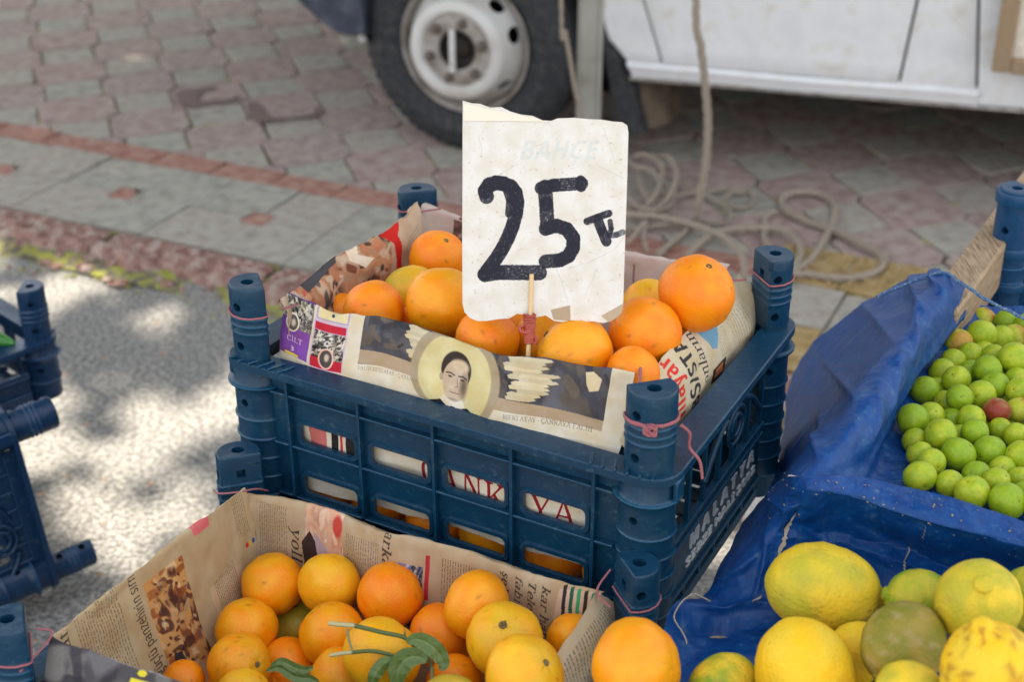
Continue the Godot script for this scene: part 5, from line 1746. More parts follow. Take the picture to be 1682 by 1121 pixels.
# ---------------------------------------------------------------- tarpaulin-covered stall
func build_tarp_stall() -> void:
	var w1 := noise(101, 4.2, 3)
	w1.fractal_type = FastNoiseLite.FRACTAL_RIDGED
	var w2 := noise(102, 16.0, 3)
	# folds: from (a, b) to (a, b) on the cloth, height and half width
	var folds := {TRAY_NET: [[0.08, 0.02, 0.40, 0.16, 0.012, 0.020], [0.05, 0.10, 0.42, 0.30, 0.014, 0.024], [0.30, 0.16, 0.46, 0.44, 0.010, 0.018], [0.02, 0.28, 0.36, 0.42, 0.010, 0.020], [0.40, 0.42, 0.52, 0.62, 0.007, 0.016], [0.10, 0.55, 0.40, 0.66, 0.010, 0.020], [0.42, 0.58, 0.55, 0.80, 0.008, 0.016], [0.20, 0.72, 0.44, 0.88, 0.009, 0.020]],
		APRON_NET: [[0.10, 0.10, 0.30, 0.34, 0.007, 0.018], [0.04, 0.62, 0.34, 0.60, 0.014, 0.022], [0.06, 0.72, 0.30, 0.66, -0.012, 0.020], [0.20, 0.30, 0.24, 0.58, 0.007, 0.016], [0.36, 0.16, 0.40, 0.44, 0.005, 0.014], [0.45, 0.30, 0.80, 0.44, 0.006, 0.022], [0.12, 0.80, 0.42, 0.74, 0.007, 0.018], [0.52, 0.10, 0.55, 0.40, 0.003, 0.010], [0.02, 0.50, 0.20, 0.40, 0.009, 0.020]]}
	var surf := func(rows: Array, amp: float) -> Callable:
		var fl: Array = folds[rows]
		return func(a, b):
			var q := net(rows, a, b)
			var lift := 0.0
			for g in fl:
				var m := Vector2(a, b)
				var c0 := Vector2(g[0], g[1])
				var c1 := Vector2(g[2], g[3])
				var t: float = clamp((m - c0).dot(c1 - c0) / (c1 - c0).length_squared(), 0.0, 1.0)
				var off := m - c0.lerp(c1, t)
				var sd: float = off.length() / g[5]
				var skew: float = 0.6 if off.cross(c1 - c0) > 0.0 else 1.5
				lift += g[4] * exp(-sd * skew) * sin(PI * clamp(t * 0.8 + 0.1, 0, 1))
			var du: Vector3 = net(rows, min(a + 0.01, 1.0), b) - net(rows, max(a - 0.01, 0.0), b)
			var dv: Vector3 = net(rows, a, min(b + 0.01, 1.0)) - net(rows, a, max(b - 0.01, 0.0))
			var n := du.cross(dv).normalized()
			if n.y < 0.0: n = -n
			return q + n * (w1.get_noise_3dv(q * Vector3(1.0, 1.0, 0.6)) * amp + w2.get_noise_3dv(q) * amp * 0.22 + lift)
	var cloth := thing("tarpaulin", "creased bright blue tarpaulin draped over the fruit stall", "tarpaulin")
	var mb := MB.new()
	mb.grid(90, 110, surf.call(TRAY_NET, 0.008), true)
	part("tray_lining", mb, M.tarp, cloth)
	mb = MB.new()
	mb.grid(120, 120, surf.call(APRON_NET, 0.007), true)
	part("front_apron", mb, M.tarp, cloth)
	mb = MB.new()
	var hl := spline(HEM_LINE[0], 10)
	for i in hl.size(): hl[i] += Vector3(0, w2.get_noise_3dv(hl[i] * 2.0) * 0.003 + 0.001, 0)
	mb.tube(hl, 0.0021, 8)
	part("hem", mb, M.hem, cloth)
	# cracked fold lines where the coating has come off
	mb = MB.new()
	var cr := RandomNumberGenerator.new()
	cr.seed = 12
	var ap: Callable = surf.call(APRON_NET, 0.007)
	for seg in [[0.275, 0.30, 0.272, 0.47, 0.0032], [0.262, 0.56, 0.252, 0.61, 0.0026], [0.30, 0.56, 0.305, 0.62, 0.003], [0.62, 0.36, 0.622, 0.43, 0.0012], [0.655, 0.24, 0.66, 0.36, 0.0006]]:
		var n := 26
		var l := []
		var rr := []
		for i in n + 1:
			var t := float(i) / n
			var a: float = lerp(seg[0], seg[2], t) + cr.randfn(0, 0.0016)
			var b: float = lerp(seg[1], seg[3], t)
			var q: Vector3 = ap.call(a, b)
			var wd: float = seg[4] * cr.randf_range(0.25, 1.0) * sin(PI * clamp(t * 0.9 + 0.05, 0, 1))
			var up := Vector3(0, 0.0012, 0.0008)
			l.append(q + up - Vector3(wd, 0, 0)); rr.append(q + up + Vector3(wd, 0, 0))
		mb.strip(l, rr, false)
	part("cracked_coating", mb, mat(0.9, c8(178, 164, 146)), cloth)
	mb = MB.new()      # crumbs and flakes of dirt lying on the cloth
	for k in 170:
		var b := cr.randf_range(0.02, 0.66)
		var q: Vector3 = ap.call(cr.randf_range(0.12, 0.95), b if cr.randf() < 0.5 else cr.randf_range(0.02, 0.28))
		var s := 0.0004 + 0.0013 * pow(cr.randf(), 3.0)
		mb.box(q + Vector3(0, 0.001, 0), Vector3(s * 1.7, s * 0.5, s), Basis(Vector3(0.3, 1, 0.2).normalized(), cr.randf() * TAU), 0.0)
	part("dirt_specks", mb, mat(0.9, c8(150, 134, 112)), cloth).set_meta("kind", "stuff")
	mb = MB.new()
	mb.tube(spline(THREAD_LINE[0], 5), 0.0008, 6)
	single("loose_thread", mb, M.thread, "pale loose thread on the lower left edge of blue tarpaulin", "thread")
	# wooden table frame under the cloth, its rail sticking out at the back
	var tb := thing("stall_table", "wooden stall table under the tarpaulin with its rail showing behind", "table")
	mb = MB.new()
	var a := Vector3(0.5064, 0.637, -1.5512)
	var b := Vector3(0.8160, 0.637, -2.0863)
	var dir := (b - a).normalized()
	var bs := Basis(dir, Vector3.UP, dir.cross(Vector3.UP).normalized())
	mb.box((a + b) / 2 + Vector3(0, -0.034, 0), Vector3(a.distance_to(b), 0.068, 0.042), bs, 0.003)
	part("rail", mb, M.wood, tb)
	mb = MB.new()
	for k in 4: mb.box(Vector3(0.72, 0.545, -1.30 - 0.1 * k), Vector3(0.40, 0.018, 0.094), Basis(Vector3.UP, 0.0), 0.002)
	part("plank", mb, M.wood, tb)
	mb = MB.new()
	mb.box(Vector3(0.52, 0.455, -0.98), Vector3(0.70, 0.02, 0.36), Basis.IDENTITY, 0.002)
	part("lower_shelf", mb, M.wood, tb)
	for q in [Vector3(0.62, 0.26, -1.70), Vector3(0.80, 0.26, -1.2), Vector3(0.40, 0.22, -0.9), Vector3(0.82, 0.22, -0.9)]:
		mb = MB.new(); mb.box(q, Vector3(0.05, q.y * 2, 0.05), Basis.IDENTITY, 0.003)
		part("leg", mb, M.wood, tb)
	# pale blue crate behind, mostly out of the picture
	var pc := Vector3(0.6560, 0.50, -1.765)
	var cx := Basis(Vector3.UP, -0.487)
	var crate := make_crate("plastic_crate", "pale blue crate with tall corner posts at the right edge", "crate", Transform3D(cx, pc + cx * Vector3(0.235, 0, -0.1725)) * Transform3D(Basis.IDENTITY, Vector3(0, -0.195, 0)), 0.47, 0.345, -0.03, 0.195, 0.205, M.plastic_pale, {"face": Vector2(-0.35, 1)})
	for q in [[0.201, 0.004, 0.016], [0.125, 0.0025, 0.012], [0.075, 0.003, 0.012]]:
		for cn in [[-1, 1], [1, 1], [1, -1], [-1, -1]]:
			mb = MB.new()
			mb.skin(post_loop(Vector2(-cn[0], -cn[1]).normalized(), 0.0250 + q[1], 0.0112 + q[1]), [[0.0, -q[1]], [0.001, 0.0], [q[2], 0.0], [q[2] + 0.001, -q[1]]], Vector3(cn[0] * 0.235, 0.195 + q[0] - q[2], cn[1] * 0.1725))
			for i in mb.c.size(): mb.c[i] = Color(0.7, 0.7, 0.7)
			part("collar", mb, M.plastic_pale, crate)

# ---------------------------------------------------------------- ropes
func build_ropes() -> void:
	var lay := func(pts: Array, r: float, twist := 1.0) -> MB:      # a laid rope of three strands
		var mb := MB.new()
		var l := spline(pts, 12)
		# even steps
		var ev := [l[0]]
		var acc := 0.0
		for i in range(1, l.size()):
			acc += l[i].distance_to(l[i - 1])
			if acc > r * 0.9:
				ev.append(l[i]); acc = 0.0
		var up := Vector3.UP
		var st := [[], [], []]
		var ln := 0.0
		for i in ev.size():
			var t: Vector3 = (ev[min(i + 1, ev.size() - 1)] - ev[max(i - 1, 0)]).normalized()
			if i == 0 and abs(t.y) > 0.9: up = Vector3.RIGHT
			var x := up.cross(t).normalized()
			up = t.cross(x).normalized()
			if i: ln += ev[i].distance_to(ev[i - 1])
			for k in 3:
				var an: float = TAU * k / 3.0 + twist * ln / (r * 5.0) * TAU / 2.0
				st[k].append(ev[i] + (x * cos(an) + up * sin(an)) * r * 0.5)
		for k in 3: mb.tube(st[k], r * 0.56, 7)
		return mb
	var coil := thing("rope_coil", "tangled beige rope lying in loops on the pavers behind the crate", "rope")
	for i in ROPES.size():
		part("rope_loop", lay.call(ROPES[i], 0.0088 if i < 5 else (0.0072 if i < 9 else 0.0055)), M.rope, coil)
	single("hanging_rope", lay.call(HANGING_ROPE[0], 0.0098), M.rope, "beige rope hanging straight down in front of the van door", "rope")
	single("pole_cord", lay.call(POLE_CORD[0], 0.0055), M.rope, "thin brown cord tied along the metal pole", "cord")

# ---------------------------------------------------------------- fruit
func orange_mesh(sd: int, base: Color, blush: Color, green: Color, greenish: float, flat: float) -> ArrayMesh:      # colours are linear, real-world values; unit radius, stem end up
	var mb := MB.new()
	var nz := noise(sd, 0.9, 3)
	var n2 := noise(sd + 50, 7.0, 2)
	var f := func(a, b):
		var th: float = TAU * a
		var ph: float = PI * b
		var d := Vector3(cos(th) * sin(ph), cos(ph), -sin(th) * sin(ph))
		var r: float = 1.0 + 0.055 * nz.get_noise_3dv(d) - 0.05 * exp(-pow(ph / 0.16, 2)) - 0.03 * exp(-pow((PI - ph) / 0.12, 2))
		r += 0.006 * sin(th * 5.0) * exp(-pow(ph / 0.5, 2))
		return Vector3(d.x, d.y * flat, d.z) * r
	var cf := func(a, b):
		var th: float = TAU * a
		var ph: float = PI * b
		var d := Vector3(cos(th) * sin(ph), cos(ph), -sin(th) * sin(ph))
		var t: float = clamp(nz.get_noise_3dv(d * 1.6 + Vector3(7, 3, 1)) * 1.2 + 0.5, 0.0, 1.0)
		var q := base.lerp(blush, t)
		q = q.lerp(green, greenish * clamp(exp(-pow(ph / 0.75, 2)) * 1.1 + nz.get_noise_3dv(d * 1.2 + Vector3(20, 0, 0)) * 0.7, 0.0, 1.0))
		var s := n2.get_noise_3dv(d)
		if s > 0.56: q = q.lerp(Color(0.2, 0.09, 0.012), clamp((s - 0.56) * 3.0, 0.0, 0.6))
		return q
	mb.grid(44, 30, f, true, cf)
	return mb.mesh(true)

func lemon_mesh(sd: int, base: Color, other: Color, spot: Color, spots: float, long: float, tip: float) -> ArrayMesh:      # unit radius, tip along +X
	var mb := MB.new()
	var nz := noise(sd, 1.1, 3)
	var n2 := noise(sd + 9, 3.2, 3)
	var f := func(a, b):
		var th: float = TAU * a
		var pe := PI - asin(0.40)
		var ph: float = min(b / 0.80, 1.0) * pe
		var x: float = -cos(ph) * long
		var rr: float = pow(sin(ph), 0.92)
		if b > 0.80:
			var s: float = (b - 0.80) / 0.20
			x += tip * (0.12 * smoothstep(0.0, 0.2, s) + 0.9 * sin(max(0.0, s - 0.12) / 0.88 * PI / 2))
			rr = lerp(0.43, 0.235, smoothstep(0.0, 0.28, s)) * pow(max(cos(max(0.0, s - 0.3) / 0.7 * PI / 2), 0.0), 0.6)
		x -= 0.04 * smoothstep(0.1, 0.0, b)
		rr *= 1.0 + 0.02 * sin(th * 9.0) * smoothstep(0.75, 0.9, b)
		var d := Vector3(x, cos(th) * rr, sin(th) * rr)
		var k: float = 1.0 + 0.05 * nz.get_noise_3dv(d * 1.2) + 0.018 * n2.get_noise_3dv(d * 2.0)
		return Vector3(d.x, d.y * k, d.z * k)
	var cf := func(a, b):
		var th: float = TAU * a
		var d := Vector3(-cos(PI * b) * long, cos(th) * sin(PI * b), sin(th) * sin(PI * b))
		var q := base.lerp(other, clamp(nz.get_noise_3dv(d * 0.9 + Vector3(4, 8, 1)) * 1.5 + 0.42, 0.0, 1.0))
		var s := n2.get_noise_3dv(d * 0.8 + Vector3(11, 2, 5))
		if s > 0.15: q = q.lerp(spot, clamp((s - 0.15) * 3.0, 0, 1) * spots)
		return q
	mb.grid(40, 40, f, true, cf)
	return mb.mesh(true)

func plum_mesh(sd: int, base: Color, other: Color, blush: Color, share: float) -> ArrayMesh:
	var mb := MB.new()
	var nz := noise(sd, 1.0, 2)
	var f := func(a, b):
		var th: float = TAU * a
		var ph: float = PI * b
		var d := Vector3(cos(th) * sin(ph), cos(ph), -sin(th) * sin(ph))
		var crease: float = exp(-pow(wrapf(th - 1.0, -PI, PI) * sin(ph) / 0.13, 2)) * sin(ph)
		var r: float = 1.0 - 0.028 * crease + 0.03 * nz.get_noise_3dv(d * 0.9) - 0.10 * exp(-pow(ph / 0.2, 2))
		return d * r * Vector3(1.0, 0.94, 0.98)
	var cf := func(a, b):
		var th: float = TAU * a
		var ph: float = PI * b
		var d := Vector3(cos(th) * sin(ph), cos(ph), -sin(th) * sin(ph))
		var q := base.lerp(other, clamp(nz.get_noise_3dv(d * 1.3 + Vector3(3, 1, 7)) * 1.2 + 0.45, 0, 1))
		return q.lerp(blush, share * smoothstep(0.2, 0.75, d.dot(Vector3(0.55, 0.35, 0.75).normalized()) + nz.get_noise_3dv(d * 1.6) * 0.4))
	mb.grid(30, 20, f, true, cf)
	return mb.mesh(true)

var shape_rng := RandomNumberGenerator.new()
func fruit(called: String, m: Mesh, mt: Material, at: Vector3, r: float, bs: Basis, label: String, cat: String, group: String) -> MeshInstance3D:
	var v := Vector3(shape_rng.randf_range(0.95, 1.045), shape_rng.randf_range(0.92, 1.06), shape_rng.randf_range(0.95, 1.045)) if called != "lemon" else Vector3.ONE
	return single(called, m, mt, label, cat, Transform3D(bs * Basis.from_scale(v * r), at), group)

func turned(to: Vector3, spin := 0.0) -> Basis:      # turns local Y towards a direction
	var y := to.normalized()
	var x := y.cross(Vector3(0.31, 0.2, 0.93)).normalized()
	return Basis(x, y, x.cross(y)) * Basis(Vector3.UP, spin)

func build_fruit() -> void:
	var r := RandomNumberGenerator.new()
	r.seed = 99
	shape_rng.seed = 41
	var deep := Color(0.90, 0.215, 0.0015)
	var mid := Color(0.91, 0.29, 0.002)
	var light := Color(0.90, 0.37, 0.005)
	var yel := Color(0.87, 0.45, 0.010)
	var gr := Color(0.42, 0.38, 0.02)
	var om := [orange_mesh(1, deep, mid, gr, 0.05, 0.97), orange_mesh(2, mid, deep, gr, 0.1, 1.0), orange_mesh(3, mid, light, gr, 0.35, 0.96), orange_mesh(4, light, mid, gr, 0.25, 0.98), orange_mesh(5, light, yel, gr, 0.4, 0.95), orange_mesh(6, Color(0.55, 0.36, 0.03), Color(0.34, 0.30, 0.03), gr, 0.7, 0.97), orange_mesh(7, Color(0.86, 0.42, 0.012), Color(0.72, 0.42, 0.02), gr, 0.75, 0.97)]
	var scar := MB.new()
	scar.lathe([Vector2(0.10, 0.915), Vector2(0.085, 0.945), Vector2(0.05, 0.955), Vector2(0.03, 0.93), Vector2(0.0, 0.925)], 10)
	var scar_m := scar.mesh(true)
	var stub := MB.new()
	stub.lathe([Vector2(0.13, 0.90), Vector2(0.11, 0.94), Vector2(0.055, 0.955), Vector2(0.045, 1.0)], 10)
	stub.tube([Vector3(0, 0.98, 0), Vector3(0.02, 1.06, 0.01), Vector3(0.06, 1.16, 0.03)], 0.045, 8)
	var stub_m := stub.mesh(true)
	# [mesh, stem direction, label]
	var A := [
		[1, Vector3(0.3, 0.4, -1), "orange just below the lower left part of the price card"],
		[2, Vector3(-0.8, 0.5, -0.2), "large orange with a dusky shoulder right of the skewer"],
		[2, Vector3(0.2, 0.1, -1), "orange half hidden directly behind the skewer"],
		[1, Vector3(-0.9, 0.5, 0.1), "orange touching the lower right corner of the price card"],
		[0, Vector3(0.22, 0.9, 0.28), "big deep orange on top at right of upper crate, with two stem spots"],
		[0, Vector3(0.3, -0.3, 0.5), "small orange low beside the front right post of upper crate"],
		[3, Vector3(1, 0.2, -0.4), "yellowish orange wedged against the right newspaper of upper crate"],
		[1, Vector3(-0.3, 0.1, -1), "orange nearest the left end of the upper crate"],
		[2, Vector3(-0.4, 0.7, -0.6), "large orange left of the price card, in the middle of upper crate"],
		[6, Vector3(-0.9, 0.4, 0.3), "greenish speckled orange behind the large one left of the card"],
		[0, Vector3(0.3, 0.8, 0.3), "hindmost orange against the back left corner of upper crate"],
		[1, Vector3(1, 0, 0), "orange low in the gap left of the price card"],
		[4, Vector3(1, 0.3, 0), "yellow orange half hidden under the big topmost one"],
		[1, Vector3(1, 0, -1), "orange behind the skewer, mostly hidden by the price card"],
		[0, Vector3(1, 0, 0), "orange in shade under the big topmost one, by the right newspaper"],
		[0, Vector3(1, 0, 0), "orange hidden in shade at the left end of upper crate"]]
	for i in MAIN_ORANGES.size():
		var q: Array = MAIN_ORANGES[i]
		var o := fruit("orange", om[A[i][0]], M.orange, q[0], q[1], turned(A[i][1], r.randf() * 6.0), A[i][2], "orange", "oranges in the upper crate")
		part("stem_scar", scar_m, M.scar, o)
	var mx := main_xf()
	for k in 6:      # the bottom layer, seen through the lowest windows
		fruit("orange", om[[3, 0, 1, 3, 0, 4][k]], M.orange, mx * Vector3(-0.182 + 0.073 * k + r.randf_range(-0.006, 0.006), 0.016 + 0.004 * (k % 2), 0.128), 0.0352, turned(Vector3(r.randf_range(-1, 1), 1, r.randf_range(-1, 1))), "orange of the bottom layer seen through the lowest windows of upper crate", "orange", "bottom layer of oranges in the upper crate")
	for k in 10:
		fruit("orange", om[k % 4], M.orange, mx * Vector3(-0.16 + 0.08 * (k % 5), 0.10 + 0.05 * (k / 5), -0.10 + 0.10 * (k / 5)), 0.036, turned(Vector3(r.randf_range(-1, 1), 1, r.randf_range(-1, 1))), "orange deep in the pile of the upper crate, almost hidden", "orange", "hidden oranges in the upper crate")
	var B := [
		[3, Vector3(-0.5, 0.5, -0.2), "orange at the back left of foreground crate with a greenish shoulder"],
		[4, Vector3(0.2, 0.1, -1), "yellow orange second from left along the back of foreground crate"],
		[0, Vector3(-0.3, -0.6, 0.7), "deep orange pointed one, third along the back of foreground crate"],
		[3, Vector3(0.9, -0.1, 0.5), "orange at the back in front of the small blue picture"],
		[2, Vector3(-0.4, 0.4, -0.6), "orange below the back left one in foreground crate"],
		[5, Vector3(0, 1, 0), "dull green orange in the shaded gap at left of foreground crate"],
		[2, Vector3(-0.3, 0.2, -0.9), "orange in the middle of foreground crate behind the twig end"],
		[1, Vector3(0.4, 0.2, -0.8), "orange behind the leaves in the middle of foreground crate"],
		[4, Vector3(-0.05, 0.86, 0.42), "orange with a stem stub and green ring in foreground crate"],
		[2, Vector3(0.8, 0.5, 0.6), "orange with a dark spot at left of foreground crate"],
		[1, Vector3(-0.4, 0.3, 0.8), "small orange above the drooping leaves at left of foreground crate"],
		[4, Vector3(-0.6, -0.6, 0.5), "large yellow orange under the twig in foreground crate"],
		[4, Vector3(0.5, 0.6, 0.3), "large orange next to the narrow newspaper flap"],
		[3, Vector3(1, 0, 0), "orange half behind the newspaper flap at right of foreground crate"],
		[1, Vector3(0.4, 0, 1), "orange low behind the leaf stalks at the bottom edge"],
		[2, Vector3(0, 0, 1), "orange at the bottom edge between the two leafy twigs"],
		[0, Vector3(0, 0, 1), "orange at the bottom edge beside the headline newspaper"],
		[4, Vector3(0, 0.4, 1), "yellow orange at the bottom edge left of the lower leaves"],
		[5, Vector3(0, 0.5, 1), "yellow green orange cut off by the bottom edge under the leaf stalk"]]
	for i in LOWER_ORANGES.size():
		var q: Array = LOWER_ORANGES[i]
		var o := fruit("orange", om[B[i][0]], M.orange, q[0], q[1] * 1.05, turned(B[i][1], r.randf() * 6.0), B[i][2], "orange", "oranges in the foreground crate")
		if i == 8: part("stem_stub", stub_m, M.scar, o)
		else: part("stem_scar", scar_m, M.scar, o)
	var lx := low_xf()
	for k in 15:
		fruit("orange", om[k % 5], M.orange, lx * Vector3(-0.165 + 0.082 * (k % 5), 0.055 + 0.012 * (k / 5), -0.11 + 0.095 * (k / 5)), 0.036, turned(Vector3(r.randf_range(-1, 1), 1, r.randf_range(-1, 1))), "orange deep in the pile of the foreground crate, almost hidden", "orange", "hidden oranges in the foreground crate")
	# lemons, and one orange that lies with them
	var ly := Color(0.78, 0.55, 0.035)
	var lg := Color(0.50, 0.45, 0.035)
	var lgg := Color(0.24, 0.34, 0.022)
	var gold := Color(0.86, 0.52, 0.012)
	var brown := Color(0.30, 0.22, 0.09)
	var L := [
		[lemon_mesh(1, ly, lg, brown, 0.18, 1.24, 0.34), Vector3(0.97, -0.10, 0.16), "large green yellow lemon lying alone in front of the blue cloth"],
		[lemon_mesh(2, gold, ly, brown, 0.05, 1.2, 0.24), Vector3(0.3, -0.75, 0.5), "large golden lemon nearest the orange at the bottom edge"],
		[lemon_mesh(3, Color(0.22, 0.21, 0.025), Color(0.34, 0.26, 0.05), Color(0.40, 0.31, 0.14), 0.85, 1.08, 0.15), Vector3(-0.6, -0.5, 0.6), "brownish scarred lemon between the yellow ones"],
		[lemon_mesh(4, lg, ly, brown, 0.15, 1.14, 0.22), Vector3(-0.15, 0.8, 0.5), "green yellow lemon standing with its tip upwards at right"],
		[lemon_mesh(5, lgg, lg, brown, 0.1, 1.12, 0.2), Vector3(-0.9, 0.1, -0.2), "green lemon half hidden behind the standing one"],
		[lemon_mesh(6, ly, gold, Color(0.36, 0.15, 0.02), 0.75, 1.2, 0.3), Vector3(-0.25, 0.85, -0.1), "yellow lemon with brown stains at the lower right"],
		[lemon_mesh(7, gold, ly, brown, 0.1, 1.1, 0.2), Vector3(-0.6, -0.6, 0.3), "golden lemon showing in the gap behind the brown one"],
		[lemon_mesh(8, ly, lgg, brown, 0.2, 1.12, 0.28), Vector3(-0.85, -0.1, 0.4), "small half green lemon at the bottom edge left of the golden one"],
		[lemon_mesh(9, ly, lg, brown, 0.1, 1.1, 0.2), Vector3(0.5, -0.4, 0.6), "pale yellow lemon cut by the bottom edge below the brown one"],
		[lemon_mesh(10, lgg, lg, brown, 0.1, 1.1, 0.2), Vector3(0.5, 0.6, 0.3), "green lemon cut off by the right edge"], [], 
		[lemon_mesh(11, ly, lg, brown, 0.1, 1.1, 0.2), Vector3(0.8, 0.1, 0.3), "lemon just below the picture edge between the half green and the golden one"],
		[lemon_mesh(12, ly, gold, brown, 0.1, 1.1, 0.2), Vector3(-0.8, 0.1, 0.3), "lemon just below the picture edge right of the golden one"]]
	for i in LEMONS.size():
		var q: Array = LEMONS[i]
		if i == 10:
			var o := fruit("orange", om[3], M.orange, q[0], q[1] * 0.995, turned(Vector3(0.75, 0.35, 0.45)), "large orange lying outside the crates beside the lemons", "orange", "")
			part("stem_scar", scar_m, M.scar, o)
			continue
		var d: Vector3 = L[i][1].normalized()
		var zz := d.cross(Vector3.UP).normalized()
		var bs := Basis(d, zz.cross(d).normalized(), zz) if i != 3 and i != 5 else Basis(d, d.cross(Vector3.BACK).normalized() * -1.0, d.cross(d.cross(Vector3.BACK).normalized() * -1.0))
		fruit("lemon", L[i][0], M.lemon, q[0], q[1] * (0.90 if i in [0, 1] else 0.97), bs, L[i][2], "lemon", "lemons on the blue tarpaulin")
	# greengages
	var pg := Color(0.30, 0.42, 0.016)
	var py := Color(0.44, 0.49, 0.024)
	var pm := [plum_mesh(1, pg, py, pg, 0.0), plum_mesh(2, Color(0.24, 0.37, 0.014), pg, pg, 0.0), plum_mesh(3, py, pg, py, 0.0), plum_mesh(4, py, Color(0.50, 0.48, 0.05), Color(0.50, 0.13, 0.04), 0.6), plum_mesh(5, Color(0.34, 0.22, 0.05), Color(0.30, 0.10, 0.04), Color(0.28, 0.035, 0.02), 0.9)]
	var stalk := MB.new()
	stalk.lathe([Vector2(0.06, 0.86), Vector2(0.04, 0.87), Vector2(0.0, 0.866)], 8)
	var stalk_m := stalk.mesh(true)
	var special := {0: [3, "green plum with a red cheek at the very back of the heap"], 3: [3, "plum with an orange pink top at back left of the heap"], 5: [3, "plum with a large red blush at the back right of the heap"], 24: [4, "dark red plum in the middle of the green heap"], 25: [3, "yellow plum with a red side next to the dark red one"],
		41: [2, "green plum at the front left corner of the heap"], 48: [1, "largest green plum at the front of the heap on the right"], 26: [1, "double looking green plum at the left edge of the heap"], 19: [1, "green plum at the upper left edge of the heap, below the cloth ridge"]}
	for i in PLUMS.size():
		var q: Array = PLUMS[i]
		var kind: int = special[i][0] if special.has(i) else [0, 1, 0, 2, 0, 1, 2][r.randi_range(0, 6)]
		var label: String = special[i][1] if special.has(i) else "small green plum in the heap on blue tarpaulin"
		var bs := turned(Vector3(r.randfn(0, 0.7), r.randf_range(-0.2, 1), r.randf_range(-0.3, 1)), r.randf() * 6.0)
		if kind >= 3: bs = Basis(Vector3.UP, [0.9, -2.2, -1.2, -0.4, -1.0][i % 5])
		var o := fruit("green_plum", pm[kind], M.plum, q[0], q[1] * 1.10, bs, label, "plum", "green plums heaped on the tarpaulin")
		part("stalk_end", stalk_m, M.scar, o)
	for k in 36:      # the layer beneath
		var a := (k % 6) / 5.0
		var b := (k / 6) / 5.0
		var p := Vector3(lerpf(0.455, 0.60, a) + 0.07 * b - 0.02, 0.572 + r.randf_range(-0.004, 0.004), lerpf(-1.24, -1.56, b) - 0.02 * a)
		fruit("green_plum", pm[k % 3], M.plum, p, 0.0165, turned(Vector3(r.randfn(0, 1), 1, r.randfn(0, 1))), "green plum of the lower layer, mostly hidden in the heap", "plum", "lower layer of green plums")

# ---------------------------------------------------------------- twigs, leaves, litter
func leaf_mesh(mid: Array, width: float, sd: int, cup: float) -> MB:
	var l := spline(mid, 8)
	var n := l.size() - 1
	var nz := noise(sd, 30.0, 2)
	var view := Vector3(0, 0.55, 0.83)
	var f := func(a, b):
		var i: int = clampi(int(b * n), 0, n - 1)
		var q: Vector3 = (l[i] as Vector3).lerp(l[i + 1], b * n - i)
		var t: Vector3 = (l[i + 1] - l[i]).normalized()
		var x := t.cross(view).normalized()
		var z := x.cross(t).normalized()
		var w: float = width * pow(sin(PI * clamp(b * 0.94 + 0.03, 0, 1)), 0.75)
		var s: float = a * 2.0 - 1.0
		return q + x * s * w + z * (abs(s) * cup * w + nz.get_noise_3dv(q * 3.0) * 0.0015 - 0.0006 * exp(-pow(s / 0.08, 2)))
	var cf := func(a, b):
		var s: float = abs(a * 2.0 - 1.0)
		var base := Color(0.06, 0.105, 0.018).lerp(Color(0.105, 0.155, 0.035), clamp(nz.get_noise_2d(a * 3.0, b * 5.0) + 0.5, 0, 1))
		var vein: float = exp(-pow(s / 0.06, 2)) + 0.35 * smoothstep(0.75, 1.0, abs(sin((b * 9.0 - s * 2.0) * PI)))
		return base.lerp(Color(0.18, 0.24, 0.08), clamp(vein, 0, 1) * 0.6)
	var mb := MB.new()
	mb.grid(12, 26, f, false, cf)
	return mb

